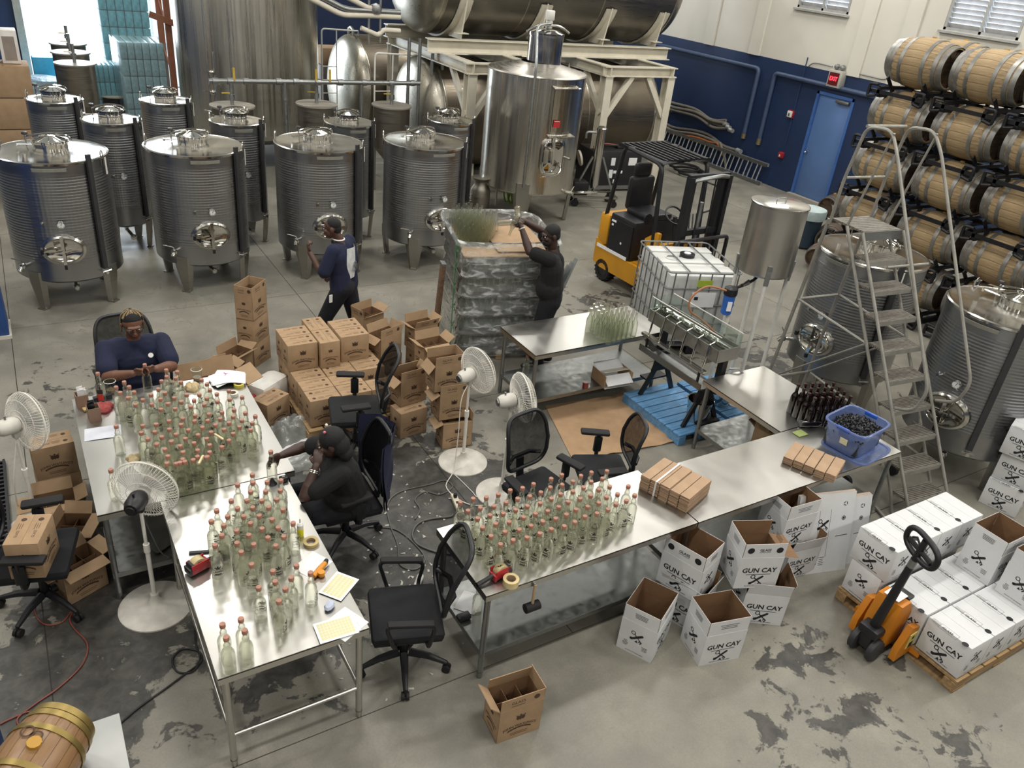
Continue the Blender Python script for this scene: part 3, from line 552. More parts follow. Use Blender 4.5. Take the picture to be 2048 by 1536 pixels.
m=MB(); m.bar(o+d*.12+Z*.38+s_*-.05,o+d*.12-Z*.1+s_*-.03,.04,.02,upv=d); m.tube(spline([o+d*.1-Z*.33+s_*-.24,o+d*.15-Z*.3,o+d*.15-Z*.22+s_*.12,o+d*.1-Z*.1+s_*.14],5),.011,8); m.cyl(o+d*.05-s_*.1+Z*.15,o+d*.16-s_*.1+Z*.15,.03,seg=12); m.build('door_latch',MMIR,dl)
m=MB(); dd=polar(1,R(285),0); m.cyl(dd*(r-.02)+Z*1.28,dd*(r+.16)+Z*1.28,.022,seg=10); m.build('side_tap',MTOP,t)
dd=polar(1,R(300),0); m=MB(); m.cyl(dd*(r-.05)+Z*.62,dd*(r+.14)+Z*.62,.035,seg=12); m.tube([dd*(r+.08)+Z*.62,dd*(r+.08)+Z*.72+polar(.12,R(30),0)],.012,6); m.build('outlet_valve',MMIR,t)
for i in range(4):
    a=R(270-33+90*i); d2=polar(1,a,0); s2=Vector((-d2.y,d2.x,0)); m=MB()
    S=[[d2*(ro+y)+s2*x*wd+Z*zz for x,y in ((-1,-.06),(-.6,0),(.6,0),(1,-.06),(.85,-.075),(-.85,-.075))] for zz,wd,ro in ((zb+.2,.17,r+.01),(zb-.05,.165,r+.008),(.012,.09,r-.04))]
    m.add(sum(S,[]),[(j*6+k,j*6+(k+1)%6,(j+1)*6+(k+1)%6,(j+1)*6+k) for j in range(2) for k in range(6)]+[(5,4,3,2,1,0),(12,13,14,15,16,17)]); m.build('leg',MSTL,t)
m=MB(); m.tube([polar(r+.01,R(20),h-.05)+Vector((-.03,0,0)),polar(r+.01,R(20),h+.1),polar(r+.01,R(20),h-.05)+Vector((.03,0,0))],.012,6); m.build('lifting_lug',MTOP,t)
# ---------------------------------------------------------------- flat-lidded settling vessels with the overhead manifold
MLID=M_('grey_vessel_lid','8c877d',.55,.2,.1,6); MVES=steel('vessel_steel','8a857b',.4)
def vessel(label,group,loc,r=.34,h=1.6,stand=True):
    t=T('settling_vessel',label,'vessel',loc,0,group)
    m=MB(); m.lathe([(.05,.42),(.08,.55),(r,.86),(r,h)],40); m.build('body',MVES,t)
    m=MB(); m.lathe([(r,h),(r+.03,h),(r+.03,h+.025),(0,h+.03)],40); m.build('lid',MLID,t)
    m=MB(); m.cyl((0,0,h+.02),(0,0,h+.12),.03,seg=10); m.cyl((0,0,h+.12),(0,0,h+.2),.05,seg=10); m.cyl((0,0,h+.2),(0,0,h+.37),.03,seg=10); m.build('inlet_pipe',MGAL,t)
    MB().bar((-.16,0,h+.22),(.02,0,h+.22),.03,.015).build('valve_lever',MYLV,t)
    for i in range(3): MB().bar(polar(r*.9,R(30+120*i),0),polar(r*.9,R(30+120*i),.95),.05,.05,upv=polar(1,R(30+120*i),0)).build('leg',MSTL,t)
    m=MB(); m.cyl((0,0,.42),(0,0,.3),.035,seg=10); m.tube(fillet([(0,0,.32),(0,-.18,.3),(.15,-.2,.3)],.05),.02,8); m.build('drain_pipe',MGAL,t)
    return t
MYLV=M_('yellow_lever','b89a3c',.5)
g='flat-lidded vessels under the overhead manifold'
VC=[(3.29,14.34),(4.79,14.46),(6.17,14.31)]
for lb,(x,y) in zip(('flat-lidded grey vessel under the left end of the overhead pipe manifold','middle flat-lidded grey vessel under the overhead pipe manifold','flat-lidded grey vessel under the right end of the overhead pipe manifold'),VC): vessel(lb,g,(x,y,0))
m=MB(); z=2.0; m.cyl((2.95,14.38,z),(6.75,14.36,z),.04,seg=12)
t=tag(m.build('pipe_manifold',MGAL),'long horizontal grey pipe manifold above the flat-lidded vessels','pipe')
for i,x in enumerate((3.05,3.29,3.55,4.1,4.4,4.79,5.2,5.65,6.17,6.6)): MB().cyl((x-.045,14.37,z),(x+.045,14.37,z),.055,seg=12).build('pipe_coupling',MGAL,t)
for x in (4.2,5.6): MB().cyl((x,14.37,0),(x,14.37,z),.035,seg=10).build('support_post',MGAL,t)
for x in (3.35,4.75,5.0): MB().bar((x,14.33,z+.02),(x,14.33,z+.22),.035,.012).build('valve_lever',MYLV,t)
g='flat-lidded vessels in the bright doorway row'
for lb,(px,py) in zip(('nearest of the three flat-lidded vessels in the row before the bright doorway','middle of the three flat-lidded vessels in the row before the bright doorway','farthest of the three flat-lidded vessels in the row before the bright doorway'),((150,128),(141,106),(136,88))):
    p=G(px,py,1.6); vessel(lb,g,(p.x,p.y,0))
# ---------------------------------------------------------------- cream steel frame
def ibeam(m,a,b,h=.22,w=.2,upv=(0,0,1)):
    a,b=Vector(a),Vector(b); u=Vector(upv)
    m.bar(a,b,.02,h-.04,upv=u); m.bar(a+u*(h/2-.01),b+u*(h/2-.01),w,.02,upv=u); m.bar(a-u*(h/2-.01),b-u*(h/2-.01),w,.02,upv=u)
FY=13.62; ZT=2.5
t=T('tank_support','cream painted steel beam frame carrying the big horizontal tank','frame',(0,0,0))
for y,x0 in ((14.72,7.05),(16.75,7.05)): m=MB(); ibeam(m,(x0,y,ZT+.125),(13.0,y,ZT+.125),.25,.22); m.build('main_beam',MCRM,t)
PX=(7.42,8.75,10.55,12.2)
for x in PX: m=MB(); ibeam(m,(x,FY-.12,ZT-.1),(x,17.3,ZT-.1),.2,.2); m.build('cross_beam',MCRM,t)
for a,b in ((0,1),(2,3)):
    for y in (FY,17.2): m=MB(); ibeam(m,(PX[a]-.12,y,ZT-.102),(PX[b]+.12,y,ZT-.102),.19,.19); m.build('end_beam',MCRM,t)
for x in PX:
    for y in (FY,17.2): m=MB(); ibeam(m,(x,y,0.02),(x,y,ZT-.2),.2,.18,upv=(0,1,0)); m.box((x,y,.01),(.3,.3,.02)); m.build('post',MCRM,t)
    m=MB(); m.bar((x,FY+.05,1.55),(x,FY+.75,2.3),.09,.09); m.build('knee_brace',MCRM,t)
for a,b in ((0,1),(2,3)):
    for x,d in ((PX[a],1),(PX[b],-1)): m=MB(); m.bar((x+d*.05,FY-.02,1.5),(x+d*.62,FY-.02,2.3),.1,.1,upv=(0,1,0)); m.build('knee_brace',MCRM,t)
# ---------------------------------------------------------------- horizontal tanks
MHT=steel('brown_tarnished_steel','837a6c',.4); MHD=steel('hammered_head','a9a498',.34,brush=(16,16,16),bs=.3); MHT2=steel('upper_tank_steel','807c75',.36)
def htank(label,y,z,r,x0,x1,mat,legs=True,saddles=()):
    t=T('horizontal_tank',label,'tank',((x0+x1)/2,y,0),0,'big horizontal tanks at the back'); L=(x1-x0)/2; Q=Matrix.Rotation(R(90),4,'Y')
    m=MB(); m.lathe([(r,-L),(r,L)],56,M=Q,c=(0,0,z)); m.build('shell',mat,t,ang=25)
    for s in (-1,1):
        pr=[(r*math.cos(a),s*(L+.42*r*math.sin(a)**.9 if a>0 else L)) for a in [PI/2*i/9 for i in range(10)]]; pr[-1]=(0,pr[-1][1])
        m=MB(); m.lathe(pr,56,M=Q,c=(0,0,z)); m.build('dished_head',MHD,t,ang=25)
        m=MB(); m.lathe([(r,s*L-.03),(r+.008,s*L-.015),(r+.008,s*L+.015),(r,s*L+.03)],56,M=Q,c=(0,0,z)); m.build('weld_seam',MHD,t)
    for k in (-.35,.3): m=MB(); m.lathe([(r,k*L*2*.5-.012),(r+.005,k*L),(r,k*L+.012)],56,M=Q,c=(0,0,z)); m.build('weld_seam',MHD,t)
    if legs:
        for x in (-L*.7,L*.7): m=MB(); m.box((x,0,(z-r*.85)/2),(.2,r*1.3,z-r*.85)); m.build('saddle',MCRM,t)
        m=MB(); m.tube([(-L-.05,-.14,z+r*.98),(-L-.05,-.14,z+r+.1),(-L-.05,0,z+r+.14),(-L-.05,.14,z+r+.1),(-L-.05,.14,z+r*.98)],.03,8); m.build('lifting_eye',MHD,t)
        m=MB(); m.cyl((-L*.4,0,z+r-.01),(-L*.4,0,z+r+.06),.22,seg=24); m.build('top_hatch',MHD,t)
    for x in saddles:
        m=MB(); x=x-(x0+x1)/2; P=[(r+.015,-PI/2-1.15+2.3*i/16) for i in range(17)]
        V=[];F=[]
        for rr,a in P:
            for q in (r+.012,r+.05):
                for dx in (-.13,.13): V.append((x+dx,q*math.cos(a),z+q*math.sin(a)))
        for i in range(16):
            b=i*4; F+=[(b,b+1,b+5,b+4),(b+2,b+6,b+7,b+3),(b,b+4,b+6,b+2),(b+1,b+3,b+7,b+5)]
        m.add(V,F); m.build('saddle_band',MCRM,t)
        for yy in (14.72-y,16.75-y):
            m=MB(); zt=z-math.sqrt(max(.01,(r+.03)**2-yy*yy)); e=.5 if yy<0 else -.5
            y2=yy-.18 if yy<0 else yy+.18; z2=z-math.sqrt(max(.01,(r+.04)**2-y2*y2))
            m.prism([(yy,ZT+.25),(yy+e,ZT+.25),(yy+e,z-math.sqrt((r+.03)**2-(yy+e)**2)),(yy,zt),(y2,z2)],.03,Matrix(((0,0,1,x-.015),(1,0,0,0),(0,1,0,0),(0,0,0,1)))); m.bar((x-.12,yy,ZT+.36),(x+.12,yy,ZT+.36),.18,.015); m.build('saddle_plate',MCRM,t)
    return t
htank('lower horizontal tank with hammered head behind the cream frame, right of the manifold',15.75,1.2,1.12,7.5,12.9,MHT)
htank('lower horizontal tank farther back, beside the huge silo tank',18.5,1.2,1.12,7.0,12.5,MHT)
tt=htank('huge upper horizontal tank lying on the cream steel frame',15.73,3.98,1.25,7.35,12.85,MHT2,False,(7.75,9.55,11.15,12.6))
# manway and pipework at the left head of the upper tank
m=MB(); Q=Matrix.Rotation(R(-90),4,'Y'); m.lathe([(.24,0),(.24,.2),(.29,.21),(.29,.25),(.2,.28),(0,.3)],28,M=Q,c=(-3.2,-.3,3.75)); m.build('head_manway',MHD,tt)
t=T('tank_pipework','cluster of steel pipes and valves at the left end of the upper tank','pipework',(6.6,15.1,0))
m=MB()
for i,x in enumerate((.2,.45,.75,1.0)): MB().tube([(x,-.1+.05*i,.0),(x,-.1+.05*i,2.7)],.035,8).build('riser',MGAL,t)
o_=Vector((6.6,15.1,0))
for nm,pp,r_,mt in (('feed_pipe',((600,-14),(684,30),(745,31),(800,34)),.05,MCRM),('feed_pipe',((600,-28),(690,18),(745,22),(800,25)),.05,MGAL),('feed_pipe',((690,-8),(735,16),(752,18)),.05,MCRM),('drop_pipe',((722,56),(757,71),(766,60),(800,62)),.045,MCRM)):
    MB().tube(fillet([GY(a_,b_,15.0)-o_ for a_,b_ in pp],.12),r_,10).build(nm,mt,t)
for a_,z0 in ((738,2.55),(761,2.6)): q_=GY(a_,20,15.0)-o_; MB().tube([(q_.x,q_.y,z0),(q_.x,q_.y,4.2)],.022,8).build('vent_pipe',MGAL,t)
m=MB(); m.lathe([(0,-.1),(.09,-.07),(.11,0),(.09,.07),(0,.1)],12,tuple(GY(752,18,15.0)-o_)); m.build('valve_body',MGAL,t)
for px,py,wd,Y,lb in ((643,57,.95,18.0,'white tube handrail over the farther lower tank'),(750,106,1.05,15.2,'white tube handrail over the nearer lower tank')):
    p=GY(px,py,Y); z=p.z; m=MB(); t=T('handrail',lb,'handrail',(p.x,p.y,0))
    MB().tube(fillet([(0,0,0.0),(0,0,z),(wd*.75,.0,z-.02),(wd,.3,z-.05),(wd,.35,z-.3)],.08),.018,8).build('rail_tube',MWHT,t)
    MB().tube([(wd*.35,0,z-.01),(wd*.35,0,0)],.014,8).build('rail_stile',MWHT,t)
    for k in range(6): MB().cyl((0,0,.3+.28*k),(wd*.35,0,.3+.28*k),.011,seg=6).build('rung',MWHT,t)
p=GY(668,130,19.8); t=tag(MB().box((p.x,p.y,.75),(.9,.7,1.5),bev=.01).build('shelf_crate',M_('grey_crate','6f6a66',.7)),'dark grey crate behind the white handrail, brown carton on it','crate')
tag(MB().box((p.x,p.y,1.69),(.85,.6,.36),bev=.005).build('carton',MCARD),'brown carton with a white label lying on the dark grey crate','box')
# ---------------------------------------------------------------- barrels and racks
MOAK=wood('barrel_oak','857152','a9926f',1,2.6,.75,.7); MOAKD=wood('dark_oak','4d3a2b','70543c',1,2.6,.75,.5); MHEAD=wood('barrel_head','33281f','5b4732',0,2.2,.8,.4)
MHOOP=M_('grey_hoop','8d8c88',.45,.75,.2,10); MRACK=M_('black_rack_steel','17171b',.5,.3)
BL,BR,BH=.9,.345,.278
def brad(u): return BH+(BR-BH)*(1-(2*u)**2) # u in -.5...5
def barrel_protos(k=1.0,oak=MOAK):
    ns=20; V=[];F=[]; n=6; da=2*PI/ns*.97/2; m=MB()
    for i in range(n+1):
        u=-.5+i/n
        for q,dr in ((-1,0),(0,.004),(1,0)):
            r=(brad(u)+dr)*k; V.append((r*math.sin(q*da),u*BL*k,r*math.cos(q*da)))
    for i in range(n):
        for j in range(2): F.append((i*3+j,i*3+j+1,(i+1)*3+j+1,(i+1)*3+j))
    m.add(V,F); V2=[(x*.93,y,z*.93) for x,y,z in (V[0],V[2],V[-3],V[-1])]; m.add([V[0],V[2],V2[0],V2[1],V[-3],V[-1],V2[2],V2[3]],[(0,1,3,2),(4,6,7,5)])
    st=m.mesh('stave',oak)
    hp={}
    Q=Matrix.Rotation(R(-90),4,'X')
    for u,w in ((-.475,.035),(-.385,.03),(-.2,.028),(.2,.028),(.385,.03),(.475,.035)):
        h=MB(); y=u*BL*k; h.lathe([(brad(u-w/2)*k+.002,y-w*k),(brad(u-w/2)*k+.007,y-w*k),(brad(u+w/2)*k+.007,y+w*k),(brad(u+w/2)*k+.002,y+w*k)],40,M=Q); hp[u]=h.mesh('hoop',MHOOP)
    hd=MB(); hd.lathe([(BH*.97*k,-.44*BL*k),(0,-.44*BL*k)],32,M=Q); hd=hd.mesh('head',MHEAD)
    liner=MB(); liner.lathe([(brad(-.5+i/8)*k*.95,(-.5+i/8)*BL*k) for i in range(9)],28,M=Q); liner=liner.mesh('inner_wall',MOAKD)
    bg=MB(); bg.cyl((0,0,BR*k-.01),(0,0,BR*k+.018),.03,seg=10); bg=bg.mesh('bung',M_('bung','b58a3a',.7))
    return st,hp,hd,liner,bg,ns
def barrel(pr,label,loc,rz=0,roll=0,group=None,name='oak_barrel',pitch=0):
    st,hp,hd,liner,bg,ns=pr; t=T(name,label,'barrel',loc,rz,group); t.rotation_euler=(pitch,0,rz)
    for i in range(ns): mk('stave',st,t,rot=(0,2*PI*i/ns+roll,0))
    for me in hp.values(): mk('hoop',me,t)
    mk('head',hd,t); mk('head',hd,t,rot=(0,0,PI)); mk('inner_wall',liner,t); mk('bung',bg,t,rot=(0,roll,0)); return t
PB=barrel_protos()
BX=11.52; Y0=7.97-.47; PIT2=.745
cols=['first','second','third']; lev=['lowest','second lowest','middle','second highest','top']
rb=random.Random(3)
for c in range(3):
    for k in range(5):
        z=.55+PIT2*k
        if c==2 and k==4: pass
        barrel(PB,f'oak barrel on the {lev[k]} tier of the {cols[c]} rack column from the door',(BX+rb.uniform(-.02,.02),Y0-1.06*c,z),rb.uniform(-.02,.02),rb.uniform(-.3,.3),'oak barrels on the black racks')
for c,k in ((0,4),(1,4),(0,3)):
    barrel(PB,f'oak barrel hidden behind the {lev[k]} tier barrel of the {cols[c]} rack column',(BX+.76,Y0-1.06*c,.55+PIT2*k),.0,.2,'oak barrels on the black racks')
def rack(label,loc,lowest):
    t=T('barrel_rack',label,'rack',loc,0,'black steel barrel racks')
    zt=-.0
    for y in (-.3,.3):
        m=MB(); m.bar((-.42,y,-.02),(1.15,y,-.02),.05,.045); m.bar((-.42,y,-.13),(1.15,y,-.13),.05,.045); m.build('rail',MRACK,t)
        for x in (-.42,-.12,.36,.64,1.15): MB().bar((x,y,-.13),(x,y,-.02),.045,.045,upv=(0,1,0)).build('spacer',MRACK,t)
        for x in (-.27,.27,.5,1.03): MB().bar((x-.09*(1 if x in(.27,1.03) else -1),y,.0),(x+.05*(1 if x in(.27,1.03) else -1),y,.13),.05,.02,upv=(0,1,0)).build('cradle_block',MRACK,t)
    for x in (-.42,.38,1.15): MB().bar((x,-.45,-.075),(x,.45,-.075),.045,.05).build('tie_bar',MRACK,t)
    for y in (-.45,.45):
        MB().tube(fillet([(-.46,y*.7,-.13),(-.46,y,-.16),(-.46,y,.02),(-.46,y*.7,.02)],.03),.022,6).build('end_loop',MRACK,t)
        if lowest: MB().bar((-.42,y*.66,-.2),(1.15,y*.66,-.2),.06,.12).build('skid',MRACK,t)
for c in range(3):
    for k in range(5): rack(f'black steel rack under the {lev[k]} barrel of the {cols[c]} column from the door',(BX,Y0-1.06*c,.55+PIT2*k-.365),k==0)
# old barrels and bin by the door
PB2=barrel_protos(.72,wood('old_oak','4a3b2e','6d5846',1,3.0,.8,.4)); PB3=barrel_protos(.55,wood('red_oak','5a3a2a','7d5640',1,3.0,.8,.2))
p=G(1690,432,0); barrel(PB2,'old dark barrel lying on the floor left of the racks',(p.x-.45,p.y,.255),R(100),.3,name='old_barrel')
p=G(1652,500,0); barrel(PB2,'weathered grey barrel lying on the floor behind the tank by the stepladder',(p.x,p.y,.255),R(-60),1.0,name='old_barrel')
p=G(1630,530,0); barrel(PB3,'small reddish barrel lying on the floor right of the hanging steel tank',(p.x,p.y,.2),R(-65),.5,name='small_barrel')
p=G(1602,492,0); t=T('waste_bin','dark blue waste bin with a pale bag over its rim beside the hanging steel tank','bin',(p.x,p.y,0))
m=MB(); m.lathe([(0,.02),(.2,.02),(.22,.03),(.27,.68),(.28,.7)],28); m.build('bin_body',M_('blue_grey_plastic','2c3e4e',.5),t)
m=MB(); m.lathe([(.285,.56),(.29,.7),(.28,.73),(.26,.72),(.2,.68),(0,.66)],28); m.build('bin_bag',M_('pale_bag','a9b8ba',.5,bump=.4,bscale=14,dist=.03),t)
p=G(1656,440,0); m=MB()
for i in range(5): m.sheet([(0+.05*i,-.1,.02),(.1+.04*i,.1,.05+.05*i),(.05*i,.12,.3-.02*i),(-.05+.03*i,-.08,.35-.03*i)],.004)
m.v=[(x+p.x,y+p.y,z) for x,y,z in m.v]; o=m.build('crumpled_plastic',M_('clear_film','b9b9b4',.3)); tag(o,'crumpled pale plastic film standing on the floor below the blue door','film')
# ---------------------------------------------------------------- ladder and hoses on the right wall
MALD=M_('aluminium_ladder','c3c5c5',.35,.7)
a=GX(1500,413,15.1); t=T('extension_ladder','long aluminium ladder lying on its edge along the navy wall','ladder',(15.12,a.y,0))
for z,x in ((.04,0),(.47,.1)):
    for q in (0,.07): m=MB(); m.bar((x-q,-.15,z),(x-q,5.2,z),.03,.075); m.build('rail',MALD if q==0 else MGAL,t)
for i in range(17):
    m=MB(); y=.05+.305*i; m.tube([(0,y,.05),(.1,y,.46)],.017,6); m.build('rung',MALD,t)
    m=MB(); m.tube([(-.07,y+.07,.05),(.03,y+.07,.46)],.015,6); m.build('rung',MALD,t)
MHG=M_('grey_hose','6f6b63',.6); MHO=M_('orange_hose','a5673f',.55)
pg=[(1322,205),(1348,217),(1390,225),(1425,243),(1452,250)]; 
t=T('hose_bundle','bundle of grey hoses hung along the navy wall above the orange hoses','hose',(0,0,0))
for k in range(4):
    MB().tube(spline([GX(x+rnd.uniform(-3,3),y+5*(k-1.5)*(1+.5*math.sin(i*1.7+k)),WX-.09-.05*(k%2)) for i,(x,y) in enumerate(pg)],6),.035,8).build('hose',MHG,t)
for k in range(3): p=GX(1448+5*k,247+6*k,WX-.12); MB().cyl(p,p+Vector((-.03,-.16,.0)),.05,seg=12).build('coupling',MALD,t)
for x,y in ((1350,222),(1425,246)): p=GX(x,y,WX-.06); MB().bar(p+Vector((.055,0,-.02)),p+Vector((-.14,0,-.02)),.03,.03).build('hook',MGAL,t)
t=T('hose_bundle','bundle of orange and grey hoses on the navy wall, one end drooping to the ladder','hose',(0,0,0))
for k,(mt,of) in enumerate(((MHG,-4),(MHG,3),(MHO,5),(MHO,9))):
    P=[GX(x,y+of,WX-.08-.04*(k%2)) for x,y in ((1318,240),(1345,258),(1390,265),(1420,275))]
    P+=[GX(1448,292,WX-.1),GX(1472,300,WX-.1)] if k<2 else [GX(1436,288,WX-.12),GX(1446,312,WX-.12)]
    MB().tube(spline(P,6),.034,8).build('hose',mt,t)
MB().tube(spline([GX(x,y,WX-.15) for x,y in ((1440,285),(1450,320),(1450,350),(1440,385))],6),.034,8).build('hose',MHG,t)
p=GX(1474,300,WX-.1); MB().cyl(p,p+Vector((-.03,-.16,0)),.055,seg=12).build('coupling',MALD,t)
for x,y in ((1345,262),(1420,282)): p=GX(x,y,WX-.06); MB().bar(p+Vector((.055,0,-.02)),p+Vector((-.14,0,-.02)),.03,.03).build('hook',MGAL,t)
t=tag(MB().tube(spline([(13.9+.35*math.cos(a*.7),14.0+.3*math.sin(a*.7)+.02*a,.05+.004*a) for a in range(24)],3),.03,7).build('coiled_hose',MBLR),'dark hose coiled on the floor by the ladder, behind the forklift','hose')
# ---------------------------------------------------------------- pump cart and black power unit under the frame
p=G(1182,408,0); t=T('pump_cart','wheeled grey frame cart carrying an upright steel filter cylinder','cart',(p.x,p.y,0),R(-20))
m=MB(); 
for y in (-.22,.22): m.bar((-.45,y,.2),(.45,y,.2),.04,.04)
for x in (-.45,.45): m.bar((x,-.22,.2),(x,.22,.2),.04,.04)
m.build('base_frame',MSTL,t)
for x in (-.4,.4):
    for y in (-.2,.2): m=MB(); m.cyl((x,y-.02,.07),(x,y+.02,.07),.07,seg=16); m.box((x,y,.15),(.05,.06,.1)); m.build('caster',MBLR,t)
m=MB(); m.lathe([(0,.32),(.07,.33),(.085,.38),(.085,1.45),(.1,1.46),(.1,1.5),(.06,1.54),(0,1.55)],24); m.cyl((0,0,.2),(0,0,.34),.03); m.build('filter_cylinder',MTOP,t)
for x in (-.42,.42): m=MB(); m.bar((x,0,.22),(x*.25,0,.95),.035,.035); m.build('brace',MGAL,t)
m=MB(); m.tube(fillet([(-.1,0,1.42),(-.3,0,1.42),(-.3,0,1.3)],.05),.025,8); m.build('inlet_pipe',MGAL,t)
m=MB(); m.box((-.3,0,.34),(.3,.3,.26),bev=.02); m.build('pump_motor',MBLK,t); m=MB(); m.tube(fillet([(-.55,-.1,.25),(-.3,-.25,.3),(.05,-.1,.26)],.08),.03,8); m.build('pump_pipe',MTOP,t)
m=MB(); m.lathe([(0,-.02),(.15,-.02),(.15,.02),(0,.02)],20,M=Matrix.Rotation(R(75),4,'Y'),c=(-.35,.05,.9)); m.build('spare_disc',MCRM,t)
p=G(1232,382,0); t=T('power_unit','black box shaped power unit with white stickers standing under the cream frame','machine',(p.x,p.y+.4,0),R(-8))
MB().box((0,0,.45),(1.2,.7,.78),bev=.02).build('cabinet',M_('black_cabinet','1d1c1f',.5),t)
for x in (-.55,.55): MB().bar((x,-.35,.03),(x,.35,.03),.08,.06).build('skid',MGAL,t)
MB().bar((-.62,-.38,.08),(.9,-.38,.08),.05,.08).build('front_rail',MGAL,t)
for x,z,w_,h_ in ((-.1,.62,.1,.16),(.05,.4,.22,.06),(-.12,.36,.09,.18),(.38,.62,.2,.16),(.02,.2,.12,.08)): MB().box((x,-.352,z),(w_,.004,h_)).build('sticker',MPAPER,t)
m=MB(); m.tube(spline([(-.5,-.1,.87),(-.1,.05,.9),(.3,-.1,.87),(.5,.1,.88)],5),.02,6); m.build('red_lead',M_('red_cable','8a3a34',.5),t); m=MB(); m.tube(spline([(-.4,.1,.87),(0,-.12,.9),(.45,.02,.87)],5),.02,6); m.build('cable',MBLR,t)
MB().box((.2,0,.86),(.25,.3,.06),bev=.01).build('lid_plate',MBLK,t)
# ---------------------------------------------------------------- back left: cartons, wrapped pallets, rack post
p=GY(58,132,15.6); zt=p.z; n=4; hh=zt/n
bx=MB().box((0,0,hh/2),(.72,.6,hh-.012),bev=.008).mesh('carton_body',MCARD); tp=MB().box((0,0,hh-.004),(.02,.6,.004)).mesh('tape_seam',M_('brown_tape','8d6a48',.4))
for k in range(n):
    for c in range(2):
        t=T('large_carton',f'large brown carton, {["lowest","second lowest","second highest","top"][k]} in the {["right","left"][c]} column of the stack at far left','box',(p.x-.37-.74*c+rb.uniform(-.01,.01),15.9,hh*k),0,'large cartons at far left')
        mk('carton_body',bx,t); mk('tape_seam',tp,t)
for k,(dx,h_) in enumerate(((-.95,.85),(-.55,.95),(-.22,.5))):
    t=T('upright_carton',['white edged narrow carton at the far left end above the brown carton stack','tallest white edged narrow carton standing on the brown carton stack','short white edged carton standing on the right of the brown carton stack'][k],'box',(p.x+dx,15.95,zt+.0)); 
    MB().box((0,0,h_/2),(.26,.35,h_),bev=.01).build('carton_body',M_('white_edge','dcd8d2',.6),t); MB().box((0,-.176,h_/2-.02),(.17,.006,h_-.14)).build('front_face',M_('grey_face','8d8178',.6),t)
MTEAL=M_('teal_wrapped_load','5fa9b6',.35,var=.25,scale=14,bump=.3,bscale=26,dist=.02); MTEAL2=M_('grey_teal_wrapped_load','86a9b0',.35,var=.25,scale=16,bump=.3,bscale=26,dist=.02); MFILM=film('stretch_film_pale','d9e6ea',.22,.2,.5)
def wrapped(label,x0,x1,Y,d,h,mat,n=5):
    t=T('wrapped_pallet',label,'pallet load',((x0+x1)/2,Y+d/2,0),0,'film wrapped pallet loads at the back left'); w_=x1-x0
    for x in (-w_/2+.06,0,w_/2-.06): MB().box((x,0,.06),(.1,d,.1)).build('stringer',MPLW,t)
    for k in range(5): MB().box((0,-d/2+.07+k*(d-.14)/4,.12),(w_,.1,.018)).build('deck_board',MPLW,t)
    e=(h-.14)/n; nx=6; bm=MB().box((0,0,0),((w_-.1)/nx-.012,d-.06,e-.012),bev=.02).mesh('wrapped_pack',mat)
    for k in range(n):
        for i in range(nx): mk('wrapped_pack',bm,t,loc=(-(w_-.1)/2+(i+.5)*(w_-.1)/nx,rb.uniform(-.008,.008),.14+e*(k+.5)))
    m=MB(); P=[(-w_/2,-d/2),(w_/2,-d/2),(w_/2,d/2),(-w_/2,d/2)]; m.add([(x,y,z) for z in (.14,h+.005) for x,y in P],[(i,(i+1)%4,4+(i+1)%4,4+i) for i in range(4)]); m.build('stretch_film',MFILM,t)
    return t
a=GY(232,84,19.6); b=GY(332,84,19.6); wrapped('grey teal film wrapped pallet load left of the silo tank',a.x,b.x,19.6,1.1,a.z,MTEAL2)
a=GY(190,0,21.6); b=GY(300,0,21.6); wrapped('tall bright teal film wrapped pallet load against the bright doorway',a.x,b.x,21.6,1.0,a.z+.5,MTEAL,8)
a=GY(178,128,20.6); wrapped('low teal film wrapped load between the vessels and the grey teal pallet',a.x-.1,a.x+.62,20.5,.7,a.z,MTEAL,3)
t=T('pallet_rack','rust coloured pallet rack upright and beam left of the silo tank','rack',(0,0,0)); a=GY(334,30,18.9); MRST=M_('rusty_rack_paint','8a5a44',.6)
for dy in (0,.9): MB().box((a.x,a.y+dy,2.4),(.12,.09,4.8)).build('upright',MRST,t)
MB().bar((a.x-.35,a.y-.07,2.5),(a.x+1.1,a.y-.07,2.0),.05,.12).build('beam',MRST,t)
for k in range(4): MB().bar((a.x,a.y,.4+k*.9),(a.x,a.y+.9,.9+k*.9),.03,.03).build('lattice',MRST,t)
p=G(237,243,0); t=T('lidded_drum','black drum with a pale round lid behind the slim tanks','drum',(p.x,p.y,0)); z=GY(237,190,p.y).z
m=MB(); m.lathe([(0,0),(.27,.01),(.33,.3),(.33,z-.02)],32); m.build('drum_body',MBLK,t); m=MB(); m.lathe([(.335,z-.02),(.345,z-.01),(.345,z+.01),(0,z+.02)],32); m.build('drum_lid',M_('pale_lid','b9b5a4',.5),t); MB().box((.12,-.1,z+.05),(.28,.06,.06),bev=.01).build('lid_handle',MALD,t)
p=G(165,235,0); t=T('white_ladder','white folding ladder standing by the flat-lidded vessels','ladder',(p.x,p.y,0),R(10))
for s in (-1,1):
    for y in (0,.18): MB().tube([(s*.42,s*0+y,0),(s*.16,y*.2+.1,1.35)],.022,6).build('rail',MWHT,t)
    for k in range(4): MB().cyl((s*(.38-.065*k),.0+.03*k,.22+.28*k),(s*(.38-.065*k),.18-.02*k,.22+.28*k),.015,seg=6).build('rung',MWHT,t)
p=G(95,205,0); m=MB(); m.lathe([(0,0),(.5,.02),(.55,.3),(.4,.55),(.15,.62),(0,.6)],20); m.v=[(x*1.1+p.x+.06*math.sin(9*z+7*x),y+p.y+.06*math.sin(8*x+5*z),z) for x,y,z in m.v]
